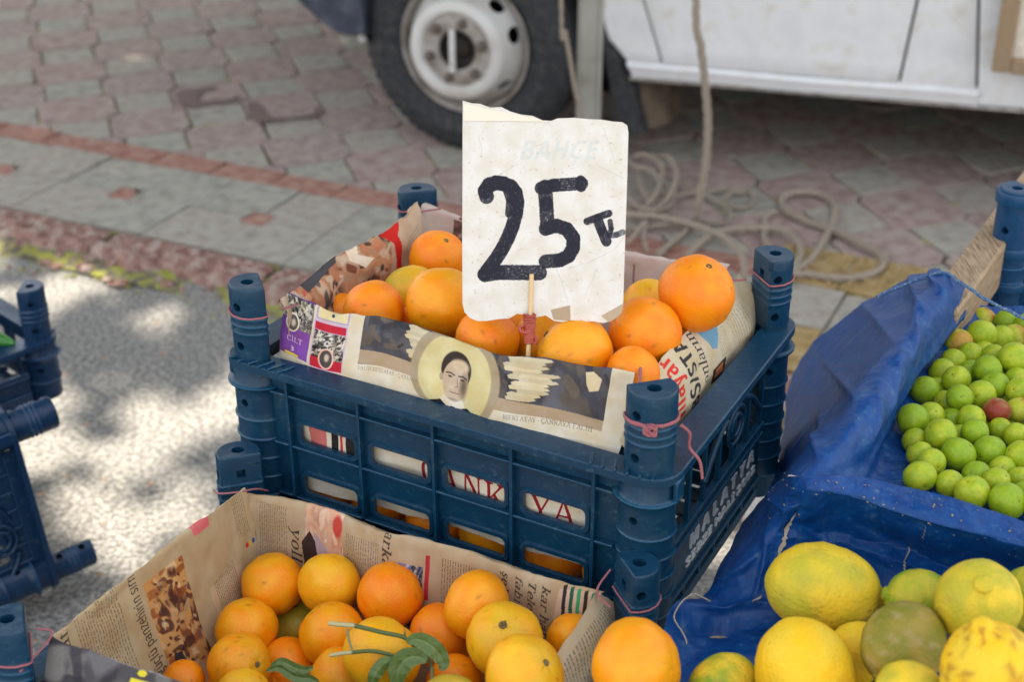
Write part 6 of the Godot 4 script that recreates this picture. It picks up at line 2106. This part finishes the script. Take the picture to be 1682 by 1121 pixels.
func build_small_things() -> void:
	var tw := thing("orange_twig", "cut orange twig with pale ends and green leaves on the foreground oranges", "twig")
	var green := Color(0.075, 0.11, 0.03)
	var cut := Color(0.40, 0.38, 0.19)
	for i in TWIG_LINES.size():
		var mb := MB.new()
		var cf := func(a): return cut if (i < 2 and a < (0.19 if i == 0 else 0.3)) else (Color(0.2, 0.21, 0.10) if i == 2 or a > 0.8 else green)
		var rad: Variant = 0.0019
		if i == 0: rad = func(a): return 0.0023 - 0.0006 * a
		elif i == 2: rad = func(a): return 0.0012
		elif i == 3: rad = func(a): return 0.0012 * (1.2 - a)
		mb.tube(spline(TWIG_LINES[i], 7), rad, 8, true, cf)
		part("stem", mb, M.twig, tw)
	part("leaf", leaf_mesh(LEAF_LINES[0], 0.0085, 3, 0.25), M.leaf, tw)
	part("leaf", leaf_mesh(LEAF_LINES[1], 0.0105, 4, 0.2), M.leaf, tw)
	part("leaf", leaf_mesh(LEAF_LINES[2], 0.0065, 5, -0.4), M.leaf, tw)
	var t2 := thing("orange_leaf", "drooping dull green leaves at the bottom edge left of the twig", "leaf")
	part("leaf", leaf_mesh(LEAF_LINES_LOW[0], 0.0045, 6, 0.2), M.leaf, t2)
	part("leaf", leaf_mesh(LEAF_LINES_LOW[1], 0.005, 7, 0.3), M.leaf, t2)
	# crumpled white bag on the ground seen between the crate and the cloth
	var mb := MB.new()
	var nz := noise(55, 1.3, 4)
	var f := func(a, b):
		var d := Vector3(cos(TAU * a) * sin(PI * b), cos(PI * b), -sin(TAU * a) * sin(PI * b))
		return d * Vector3(0.05, 0.07, 0.05) * (1.0 + 0.5 * nz.get_noise_3dv(d * 1.8))
	mb.grid(26, 18, f)
	var bag := single("crumpled_bag", mb, M.whitebag, "crumpled white bag on the ground between crate and blue tarpaulin", "bag", Transform3D(Basis.IDENTITY, Vector3(0.425, 0.05, -2.03)))
	mb = MB.new()
	var f2 := func(a, b):
		var d := Vector3(cos(TAU * a), lerp(-0.35, -0.2, b), -sin(TAU * a)).normalized()
		return d * Vector3(0.05, 0.07, 0.05) * (1.0 + 0.5 * nz.get_noise_3dv(d * 1.8)) * 1.02
	mb.grid(26, 2, f2)
	part("red_stripe", mb, mat(0.6, c8(186, 48, 44)), bag)
	# twig and dry leaf bits on the road
	var sc := RandomNumberGenerator.new()
	sc.seed = 31
	var bit := MB.new()
	bit.face([Vector3(-1, 0, 0), Vector3(0, 0.15, 0.5), Vector3(1, 0, 0.1), Vector3(0.1, 0.1, -0.5)])
	var litter := func(r: RandomNumberGenerator): return [Vector3(r.randf_range(-1.3, 0.1), -0.004, r.randf_range(-2.9, -1.7)), r.randf_range(0.003, 0.009)]
	scatter("dry_leaf_bits", bit, mat(0.9, c8(168, 120, 84)), "small dry leaf bits scattered over the asphalt", 60, sc, Transform3D.IDENTITY, litter)

# ---------------------------------------------------------------- places, measured out in metres
var TRAY_NET := [
	[Vector3(0.5379, 0.6300, -1.6634), Vector3(0.5273, 0.6480, -1.6210), Vector3(0.5265, 0.6550, -1.5989), Vector3(0.5645, 0.6200, -1.6330), Vector3(0.5995, 0.5850, -1.6581), Vector3(0.7160, 0.5750, -1.6784)],
	[Vector3(0.5031, 0.5750, -1.7346), Vector3(0.4994, 0.6250, -1.6225), Vector3(0.5024, 0.6550, -1.5432), Vector3(0.5340, 0.6200, -1.5703), Vector3(0.5672, 0.5800, -1.6004), Vector3(0.7078, 0.5750, -1.6101)],
	[Vector3(0.4675, 0.5000, -1.8025), Vector3(0.4564, 0.5950, -1.6022), Vector3(0.4532, 0.6550, -1.4645), Vector3(0.4825, 0.6150, -1.4860), Vector3(0.5080, 0.5800, -1.5063), Vector3(0.6848, 0.5750, -1.5231)],
	[Vector3(0.4321, 0.4400, -1.8339), Vector3(0.4139, 0.5600, -1.5663), Vector3(0.3983, 0.6550, -1.3672), Vector3(0.4336, 0.6100, -1.4022), Vector3(0.4602, 0.5800, -1.4207), Vector3(0.6613, 0.5750, -1.4362)],
	[Vector3(0.3995, 0.4000, -1.8189), Vector3(0.3787, 0.5300, -1.5293), Vector3(0.3557, 0.6480, -1.2941), Vector3(0.3933, 0.6080, -1.3210), Vector3(0.4196, 0.5800, -1.3360), Vector3(0.6397, 0.5750, -1.3568)],
	[Vector3(0.3671, 0.4000, -1.6917), Vector3(0.3354, 0.5200, -1.4445), Vector3(0.3070, 0.6360, -1.2276), Vector3(0.3569, 0.6050, -1.2542), Vector3(0.4027, 0.5800, -1.2783), Vector3(0.6199, 0.5750, -1.2838)],
	[Vector3(0.3321, 0.4300, -1.5233), Vector3(0.2963, 0.5450, -1.3245), Vector3(0.2821, 0.6220, -1.2052), Vector3(0.3355, 0.6100, -1.2128), Vector3(0.3888, 0.5900, -1.2246), Vector3(0.5701, 0.5850, -1.1355)],
]

var APRON_NET := [
	[Vector3(0.3321, 0.4300, -1.5233), Vector3(0.2963, 0.5450, -1.3245), Vector3(0.2817, 0.6240, -1.2043), Vector3(0.3341, 0.6180, -1.2103), Vector3(0.3805, 0.6120, -1.2010), Vector3(0.4322, 0.6120, -1.1724), Vector3(0.4921, 0.6120, -1.1397), Vector3(0.5624, 0.6120, -1.0979)],
	[Vector3(0.3018, 0.4500, -1.4453), Vector3(0.2765, 0.5500, -1.2816), Vector3(0.2829, 0.6170, -1.1902), Vector3(0.3309, 0.6120, -1.1913), Vector3(0.3707, 0.6080, -1.1721), Vector3(0.4192, 0.6080, -1.1435), Vector3(0.4836, 0.6080, -1.1111), Vector3(0.5569, 0.6080, -1.0664)],
	[Vector3(0.2696, 0.4600, -1.3764), Vector3(0.2636, 0.5400, -1.2626), Vector3(0.2846, 0.5950, -1.1955), Vector3(0.3283, 0.5900, -1.1966), Vector3(0.3693, 0.5880, -1.1785), Vector3(0.4185, 0.5880, -1.1521), Vector3(0.4894, 0.5880, -1.1188), Vector3(0.5696, 0.5880, -1.0749)],
	[Vector3(0.2231, 0.4850, -1.2531), Vector3(0.2439, 0.5250, -1.2191), Vector3(0.2773, 0.5500, -1.2102), Vector3(0.3291, 0.5450, -1.2068), Vector3(0.3758, 0.5400, -1.1951), Vector3(0.4246, 0.5400, -1.1728), Vector3(0.5051, 0.5400, -1.1433), Vector3(0.5965, 0.5400, -1.1056)],
	[Vector3(0.1993, 0.4750, -1.2092), Vector3(0.2307, 0.4950, -1.1981), Vector3(0.2657, 0.5100, -1.1932), Vector3(0.3229, 0.5100, -1.1882), Vector3(0.3692, 0.5080, -1.1759), Vector3(0.4209, 0.5060, -1.1638), Vector3(0.5096, 0.5060, -1.1398), Vector3(0.6080, 0.5060, -1.1029)],
	[Vector3(0.1621, 0.4950, -1.1713), Vector3(0.2109, 0.4750, -1.1774), Vector3(0.2532, 0.4850, -1.1666), Vector3(0.3099, 0.4950, -1.1443), Vector3(0.3536, 0.5000, -1.1287), Vector3(0.4032, 0.5000, -1.1149), Vector3(0.4955, 0.5000, -1.0924), Vector3(0.5973, 0.5000, -1.0576)],
	[Vector3(0.1461, 0.4900, -1.1272), Vector3(0.1967, 0.4700, -1.1334), Vector3(0.2385, 0.4850, -1.1016), Vector3(0.2919, 0.4950, -1.0808), Vector3(0.3398, 0.5000, -1.0662), Vector3(0.3886, 0.5000, -1.0576), Vector3(0.4792, 0.5000, -1.0409), Vector3(0.5867, 0.5000, -1.0164)],
	[Vector3(0.1342, 0.4750, -1.0698), Vector3(0.1819, 0.4750, -1.0613), Vector3(0.2294, 0.4850, -1.0415), Vector3(0.2809, 0.4950, -1.0220), Vector3(0.3270, 0.5000, -1.0084), Vector3(0.3741, 0.5000, -1.0005), Vector3(0.4614, 0.5000, -0.9849), Vector3(0.5705, 0.5000, -0.9622)],
	[Vector3(0.1166, 0.4800, -0.9611), Vector3(0.1689, 0.4850, -0.9558), Vector3(0.2142, 0.4900, -0.9434), Vector3(0.2638, 0.4950, -0.9310), Vector3(0.3071, 0.5000, -0.9188), Vector3(0.3515, 0.5000, -0.9118), Vector3(0.4339, 0.5000, -0.8981), Vector3(0.5419, 0.5000, -0.8780)],
]

var HEM_LINE := [
	[Vector3(0.4372, 0.6380, -1.5784), Vector3(0.4850, 0.6480, -1.6000), Vector3(0.5200, 0.6570, -1.6033), Vector3(0.5307, 0.6600, -1.5711), Vector3(0.5451, 0.6600, -1.5328), Vector3(0.5630, 0.6600, -1.4976), Vector3(0.5855, 0.6600, -1.4592), Vector3(0.6223, 0.6600, -1.4079)],
]

var ROPES := [
	[Vector3(0.2551, 0.0300, -3.3354), Vector3(0.2817, 0.0300, -3.3020), Vector3(0.3659, 0.0300, -3.2823), Vector3(0.4423, 0.0300, -3.2289), Vector3(0.4967, 0.0300, -3.1661), Vector3(0.5222, 0.0300, -3.0829), Vector3(0.5248, 0.0300, -3.0075), Vector3(0.5142, 0.0300, -2.9405)],
	[Vector3(0.3413, 0.0110, -3.1033), Vector3(0.3744, 0.0110, -3.1635), Vector3(0.4117, 0.0110, -3.2257), Vector3(0.4466, 0.0150, -3.2886)],
	[Vector3(0.4046, 0.0200, -3.0758), Vector3(0.4543, 0.0200, -3.1660), Vector3(0.5112, 0.0200, -3.2253), Vector3(0.5754, 0.0200, -3.2365), Vector3(0.6431, 0.0200, -3.2285), Vector3(0.6717, 0.0200, -3.1583), Vector3(0.6621, 0.0200, -3.0685), Vector3(0.6219, 0.0200, -2.9897), Vector3(0.5894, 0.0200, -2.9345)],
	[Vector3(0.6526, 0.0110, -3.3613), Vector3(0.6252, 0.0110, -3.3311), Vector3(0.6107, 0.0110, -3.2656), Vector3(0.5999, 0.0110, -3.1866), Vector3(0.6006, 0.0110, -3.1437)],
	[Vector3(0.5931, 0.0140, -2.9541), Vector3(0.6364, 0.0140, -3.0027), Vector3(0.6908, 0.0140, -3.0745), Vector3(0.7484, 0.0140, -3.2031), Vector3(0.7943, 0.0140, -3.3323), Vector3(0.8058, 0.0140, -3.4349), Vector3(0.7718, 0.0140, -3.4828), Vector3(0.7145, 0.0140, -3.4792), Vector3(0.6797, 0.0140, -3.4296), Vector3(0.6828, 0.0140, -3.3574), Vector3(0.7238, 0.0140, -3.2910), Vector3(0.7711, 0.0140, -3.2393), Vector3(0.8181, 0.0140, -3.1644), Vector3(0.8509, 0.0140, -3.1040), Vector3(0.8504, 0.0140, -3.0455), Vector3(0.8076, 0.0140, -2.9887), Vector3(0.7355, 0.0140, -2.9665), Vector3(0.6634, 0.0140, -2.9887), Vector3(0.6100, 0.0140, -2.9859)],
	[Vector3(0.3225, 0.0500, -3.6486), Vector3(0.3522, 0.0600, -3.6373), Vector3(0.3818, 0.0600, -3.5827), Vector3(0.3862, 0.0500, -3.5147), Vector3(0.3611, 0.0400, -3.4139), Vector3(0.3197, 0.0200, -3.3345)],
	[Vector3(0.3734, 0.0500, -3.6388), Vector3(0.4061, 0.0700, -3.5945), Vector3(0.4202, 0.0600, -3.5258), Vector3(0.4091, 0.0500, -3.4418), Vector3(0.3819, 0.0300, -3.3866), Vector3(0.3273, 0.0200, -3.3095)],
	[Vector3(0.2971, 0.0400, -3.6756), Vector3(0.3236, 0.0500, -3.5711), Vector3(0.3559, 0.0500, -3.5521), Vector3(0.3815, 0.0400, -3.4946), Vector3(0.4008, 0.0300, -3.4479)],
	[Vector3(0.3364, 0.0300, -3.5952), Vector3(0.3278, 0.0300, -3.5111), Vector3(0.3385, 0.0300, -3.4126), Vector3(0.3488, 0.0200, -3.3598), Vector3(0.3290, 0.0150, -3.2886), Vector3(0.2966, 0.0300, -3.2051)],
	[Vector3(0.4221, 0.0300, -3.5295), Vector3(0.4769, 0.0200, -3.4731), Vector3(0.5235, 0.0120, -3.4171), Vector3(0.5411, 0.0120, -3.3421), Vector3(0.5205, 0.0120, -3.2925), Vector3(0.4759, 0.0120, -3.2925), Vector3(0.4445, 0.0120, -3.3254)],
	[Vector3(0.4994, 0.0110, -3.4903), Vector3(0.5567, 0.0110, -3.5193), Vector3(0.6022, 0.0110, -3.5084), Vector3(0.6126, 0.0110, -3.4511), Vector3(0.5932, 0.0110, -3.3988), Vector3(0.5591, 0.0110, -3.3885), Vector3(0.5351, 0.0110, -3.4300), Vector3(0.5596, 0.0110, -3.4903), Vector3(0.5992, 0.0110, -3.4867)],
	[Vector3(0.2705, 0.0200, -3.3683), Vector3(0.3432, 0.0200, -3.3854), Vector3(0.4285, 0.0200, -3.4552), Vector3(0.4983, 0.0160, -3.4831)],
	[Vector3(0.2689, 0.0130, -3.2449), Vector3(0.3397, 0.0130, -3.2641), Vector3(0.3976, 0.0130, -3.2738), Vector3(0.4379, 0.0200, -3.2412)],
	[Vector3(0.2714, 0.0200, -3.1507), Vector3(0.2954, 0.0300, -3.1894), Vector3(0.3168, 0.0400, -3.2292), Vector3(0.3113, 0.0200, -3.1892), Vector3(0.3137, 0.0200, -3.1054)],
	[Vector3(0.2921, 0.0300, -3.4039), Vector3(0.3202, 0.0400, -3.3111), Vector3(0.3707, 0.0300, -3.3354), Vector3(0.4043, 0.0200, -3.4113), Vector3(0.3802, 0.0300, -3.4390), Vector3(0.3310, 0.0400, -3.4052)],
]

var HANGING_ROPE := [
	[Vector3(0.4466, 0.0150, -3.2886), Vector3(0.4489, 0.0785, -3.2686), Vector3(0.4568, 0.1408, -3.2686), Vector3(0.4594, 0.2172, -3.2686), Vector3(0.4562, 0.2921, -3.2686), Vector3(0.4438, 0.3800, -3.2686), Vector3(0.4288, 0.4659, -3.2686), Vector3(0.4142, 0.5497, -3.2686), Vector3(0.3942, 1.0497, -3.2686), Vector3(0.3842, 1.6497, -3.2686)],
]

var POLE_CORD := [
	[Vector3(0.1746, 0.0297, -3.4300), Vector3(0.1670, 0.2374, -3.4300), Vector3(0.1539, 0.2991, -3.4300), Vector3(0.1390, 0.3825, -3.4300), Vector3(0.1262, 0.4493, -3.4300), Vector3(0.1166, 0.5078, -3.4300), Vector3(0.0966, 1.4078, -3.4300)],
]

var THREAD_LINE := [
	[Vector3(0.1988, 0.4900, -1.1817), Vector3(0.1898, 0.4960, -1.1808), Vector3(0.1816, 0.5000, -1.1805), Vector3(0.1739, 0.5020, -1.1719), Vector3(0.1676, 0.5020, -1.1641), Vector3(0.1616, 0.4980, -1.1558), Vector3(0.1589, 0.4970, -1.1465), Vector3(0.1622, 0.4920, -1.1406), Vector3(0.1657, 0.4880, -1.1381), Vector3(0.1693, 0.4840, -1.1300), Vector3(0.1698, 0.4830, -1.1239)],
]

var TWIG_LINES := [
	[Vector3(-0.1724, 0.5293, -1.0969), Vector3(-0.1601, 0.5282, -1.0963), Vector3(-0.1491, 0.5274, -1.0959), Vector3(-0.1355, 0.5246, -1.0945), Vector3(-0.1207, 0.5214, -1.0928), Vector3(-0.1035, 0.5181, -1.0911), Vector3(-0.0936, 0.5121, -1.0879), Vector3(-0.0838, 0.5044, -1.0839), Vector3(-0.0776, 0.4979, -1.0805), Vector3(-0.0752, 0.4913, -1.0771), Vector3(-0.0752, 0.4803, -1.0714), Vector3(-0.0758, 0.4717, -1.0669)],
	[Vector3(-0.1712, 0.5023, -1.0828), Vector3(-0.1601, 0.5041, -1.0838), Vector3(-0.1478, 0.5052, -1.0843), Vector3(-0.1330, 0.5061, -1.0848), Vector3(-0.1183, 0.5039, -1.0837), Vector3(-0.1060, 0.5001, -1.0817), Vector3(-0.0936, 0.4979, -1.0805)],
	[Vector3(-0.1546, 0.5246, -1.0945), Vector3(-0.1540, 0.5186, -1.0913), Vector3(-0.1521, 0.5121, -1.0879), Vector3(-0.1497, 0.5055, -1.0845)],
	[Vector3(-0.1010, 0.5181, -1.0911), Vector3(-0.1008, 0.5214, -1.0928), Vector3(-0.1007, 0.5246, -1.0945)],
]

var LEAF_LINES := [
	[Vector3(-0.0979, 0.5191, -1.0803), Vector3(-0.0911, 0.5223, -1.0820), Vector3(-0.0807, 0.5196, -1.0806), Vector3(-0.0697, 0.5120, -1.0766), Vector3(-0.0642, 0.5023, -1.0716), Vector3(-0.0673, 0.4969, -1.0687)],
	[Vector3(-0.0795, 0.5039, -1.0724), Vector3(-0.0869, 0.5077, -1.0744), Vector3(-0.0979, 0.5066, -1.0738), Vector3(-0.1052, 0.4990, -1.0699), Vector3(-0.1070, 0.4903, -1.0653), Vector3(-0.1052, 0.4806, -1.0603)],
	[Vector3(-0.1101, 0.5055, -1.0732), Vector3(-0.1186, 0.5034, -1.0721), Vector3(-0.1260, 0.4958, -1.0682), Vector3(-0.1302, 0.4882, -1.0642), Vector3(-0.1309, 0.4795, -1.0597)],
]

var LEAF_LINES_LOW := [
	[Vector3(-0.2267, 0.4940, -1.0785), Vector3(-0.2165, 0.4976, -1.0804), Vector3(-0.2042, 0.4922, -1.0776), Vector3(-0.1940, 0.4904, -1.0766), Vector3(-0.1868, 0.4931, -1.0780)],
	[Vector3(-0.2308, 0.4895, -1.0762), Vector3(-0.2185, 0.4922, -1.0776), Vector3(-0.2042, 0.4849, -1.0738), Vector3(-0.1899, 0.4831, -1.0729), Vector3(-0.1817, 0.4802, -1.0713)],
]

const MAIN_ORANGES := [
	[Vector3(-0.0264, 0.6878, -1.3730), 0.0333],
	[Vector3(0.0654, 0.6913, -1.3321), 0.0421],
	[Vector3(0.0342, 0.6706, -1.3991), 0.0350],
	[Vector3(0.1405, 0.6961, -1.3696), 0.0373],
	[Vector3(0.1988, 0.7208, -1.4160), 0.0416],
	[Vector3(0.1223, 0.6896, -1.2935), 0.0272],
	[Vector3(0.1704, 0.6492, -1.4027), 0.0274],
	[Vector3(-0.1531, 0.6786, -1.4569), 0.0354],
	[Vector3(-0.0757, 0.6947, -1.4456), 0.0416],
	[Vector3(-0.1167, 0.6610, -1.5405), 0.0336],
	[Vector3(-0.0892, 0.6720, -1.6165), 0.0349],
	[Vector3(-0.1061, 0.6443, -1.4826), 0.0287],
	[Vector3(0.1567, 0.6623, -1.5008), 0.0343],
	[Vector3(0.0130, 0.6546, -1.4623), 0.0337],
	[Vector3(0.1890, 0.6441, -1.4528), 0.0269],
	[Vector3(-0.1990, 0.6405, -1.5212), 0.0279]]

const LOWER_ORANGES := [
	[Vector3(-0.2590, 0.4355, -1.2812), 0.0331],
	[Vector3(-0.1950, 0.4488, -1.2635), 0.0314],
	[Vector3(-0.1275, 0.4569, -1.2339), 0.0333],
	[Vector3(-0.0355, 0.4868, -1.1790), 0.0331],
	[Vector3(-0.2788, 0.4230, -1.2213), 0.0315],
	[Vector3(-0.2354, 0.3777, -1.2821), 0.0297],
	[Vector3(-0.1853, 0.4350, -1.1973), 0.0328],
	[Vector3(-0.0727, 0.4360, -1.1941), 0.0324],
	[Vector3(-0.0071, 0.4920, -1.1183), 0.0348],
	[Vector3(-0.2737, 0.4350, -1.1506), 0.0313],
	[Vector3(-0.2322, 0.3961, -1.1941), 0.0287],
	[Vector3(-0.1267, 0.4726, -1.1192), 0.0373],
	[Vector3(0.0118, 0.5054, -1.0529), 0.0348],
	[Vector3(0.0606, 0.4735, -1.1411), 0.0254],
	[Vector3(-0.0558, 0.4362, -1.1217), 0.0272],
	[Vector3(-0.1719, 0.4294, -1.1387), 0.0287],
	[Vector3(-0.3273, 0.4250, -1.1384), 0.0192],
	[Vector3(-0.2598, 0.4417, -1.0951), 0.0267],
	[Vector3(-0.0581, 0.4819, -1.0327), 0.0308]]

const PLUMS := [
	[Vector3(0.5891, 0.5777, -1.6359), 0.0154],
	[Vector3(0.6133, 0.5830, -1.6194), 0.0146],
	[Vector3(0.5620, 0.5998, -1.5543), 0.0169],
	[Vector3(0.5316, 0.5935, -1.5428), 0.0163],
	[Vector3(0.5889, 0.5892, -1.5633), 0.0152],
	[Vector3(0.6109, 0.5821, -1.5801), 0.0154],
	[Vector3(0.5751, 0.6089, -1.4767), 0.0184],
	[Vector3(0.6314, 0.5890, -1.5987), 0.0145],
	[Vector3(0.5142, 0.5917, -1.5008), 0.0144],
	[Vector3(0.5377, 0.5947, -1.5140), 0.0138],
	[Vector3(0.5581, 0.5874, -1.5278), 0.0140],
	[Vector3(0.5620, 0.5978, -1.5028), 0.0135],
	[Vector3(0.4940, 0.5928, -1.4725), 0.0150],
	[Vector3(0.4994, 0.6026, -1.4376), 0.0151],
	[Vector3(0.5267, 0.5904, -1.4768), 0.0138],
	[Vector3(0.5396, 0.6047, -1.4568), 0.0152],
	[Vector3(0.5398, 0.6004, -1.4281), 0.0150],
	[Vector3(0.5719, 0.5966, -1.4476), 0.0136],
	[Vector3(0.5611, 0.6045, -1.4085), 0.0148],
	[Vector3(0.4632, 0.5934, -1.4296), 0.0156],
	[Vector3(0.4817, 0.5832, -1.4488), 0.0136],
	[Vector3(0.4812, 0.5896, -1.4079), 0.0133],
	[Vector3(0.4895, 0.6068, -1.3899), 0.0141],
	[Vector3(0.5184, 0.6003, -1.4061), 0.0156],
	[Vector3(0.5268, 0.5984, -1.3746), 0.0144],
	[Vector3(0.5543, 0.5952, -1.3816), 0.0143],
	[Vector3(0.4301, 0.6011, -1.3528), 0.0163],
	[Vector3(0.4545, 0.5957, -1.3699), 0.0142],
	[Vector3(0.4799, 0.5869, -1.3745), 0.0131],
	[Vector3(0.4939, 0.5999, -1.3549), 0.0150],
	[Vector3(0.4873, 0.6039, -1.3211), 0.0135],
	[Vector3(0.5251, 0.5901, -1.3485), 0.0132],
	[Vector3(0.5330, 0.5975, -1.3250), 0.0130],
	[Vector3(0.4273, 0.5901, -1.3263), 0.0127],
	[Vector3(0.4495, 0.6043, -1.3152), 0.0160],
	[Vector3(0.4775, 0.5878, -1.3375), 0.0124],
	[Vector3(0.4221, 0.5964, -1.2899), 0.0135],
	[Vector3(0.4270, 0.6026, -1.2633), 0.0144],
	[Vector3(0.4604, 0.5999, -1.2830), 0.0171],
	[Vector3(0.4960, 0.5964, -1.2943), 0.0161],
	[Vector3(0.5216, 0.6016, -1.2787), 0.0145],
	[Vector3(0.4096, 0.6008, -1.2396), 0.0151],
	[Vector3(0.4383, 0.5967, -1.2319), 0.0142],
	[Vector3(0.4702, 0.5966, -1.2502), 0.0134],
	[Vector3(0.4524, 0.6032, -1.2065), 0.0158],
	[Vector3(0.4829, 0.6033, -1.2278), 0.0132],
	[Vector3(0.5128, 0.5947, -1.2431), 0.0124],
	[Vector3(0.5006, 0.5941, -1.2644), 0.0126],
	[Vector3(0.4821, 0.6037, -1.1914), 0.0172],
	[Vector3(0.5065, 0.5997, -1.2079), 0.0127],
	[Vector3(0.6445, 0.5999, -1.5626), 0.0161],
	[Vector3(0.6223, 0.5999, -1.5178), 0.0163],
	[Vector3(0.6118, 0.5999, -1.4698), 0.0153],
	[Vector3(0.5808, 0.6120, -1.3880), 0.0152],
	[Vector3(0.5801, 0.6038, -1.3598), 0.0144],
	[Vector3(0.5635, 0.6017, -1.3360), 0.0148],
	[Vector3(0.5565, 0.5999, -1.2993), 0.0145],
	[Vector3(0.5464, 0.5999, -1.2613), 0.0142],
	[Vector3(0.5293, 0.6014, -1.2228), 0.0149],
	[Vector3(0.5133, 0.6056, -1.1819), 0.0150]]

const LEMONS := [
	[Vector3(0.2983, 0.5421, -1.1328), 0.0489],
	[Vector3(0.2619, 0.5339, -1.0162), 0.0486],
	[Vector3(0.3452, 0.5673, -1.0190), 0.0375],
	[Vector3(0.4117, 0.5985, -1.0390), 0.0387],
	[Vector3(0.3802, 0.5571, -1.0945), 0.0301],
	[Vector3(0.3823, 0.6235, -0.9067), 0.0425],
	[Vector3(0.3170, 0.5206, -1.0630), 0.0288],
	[Vector3(0.1945, 0.5020, -1.0402), 0.0307],
	[Vector3(0.3284, 0.5845, -0.9298), 0.0296],
	[Vector3(0.4738, 0.5772, -1.0711), 0.0317],
	[Vector3(0.1122, 0.5297, -1.0351), 0.0423],
	[Vector3(0.2082, 0.5305, -0.9590), 0.0308],
	[Vector3(0.2992, 0.5387, -0.9499), 0.0331]]
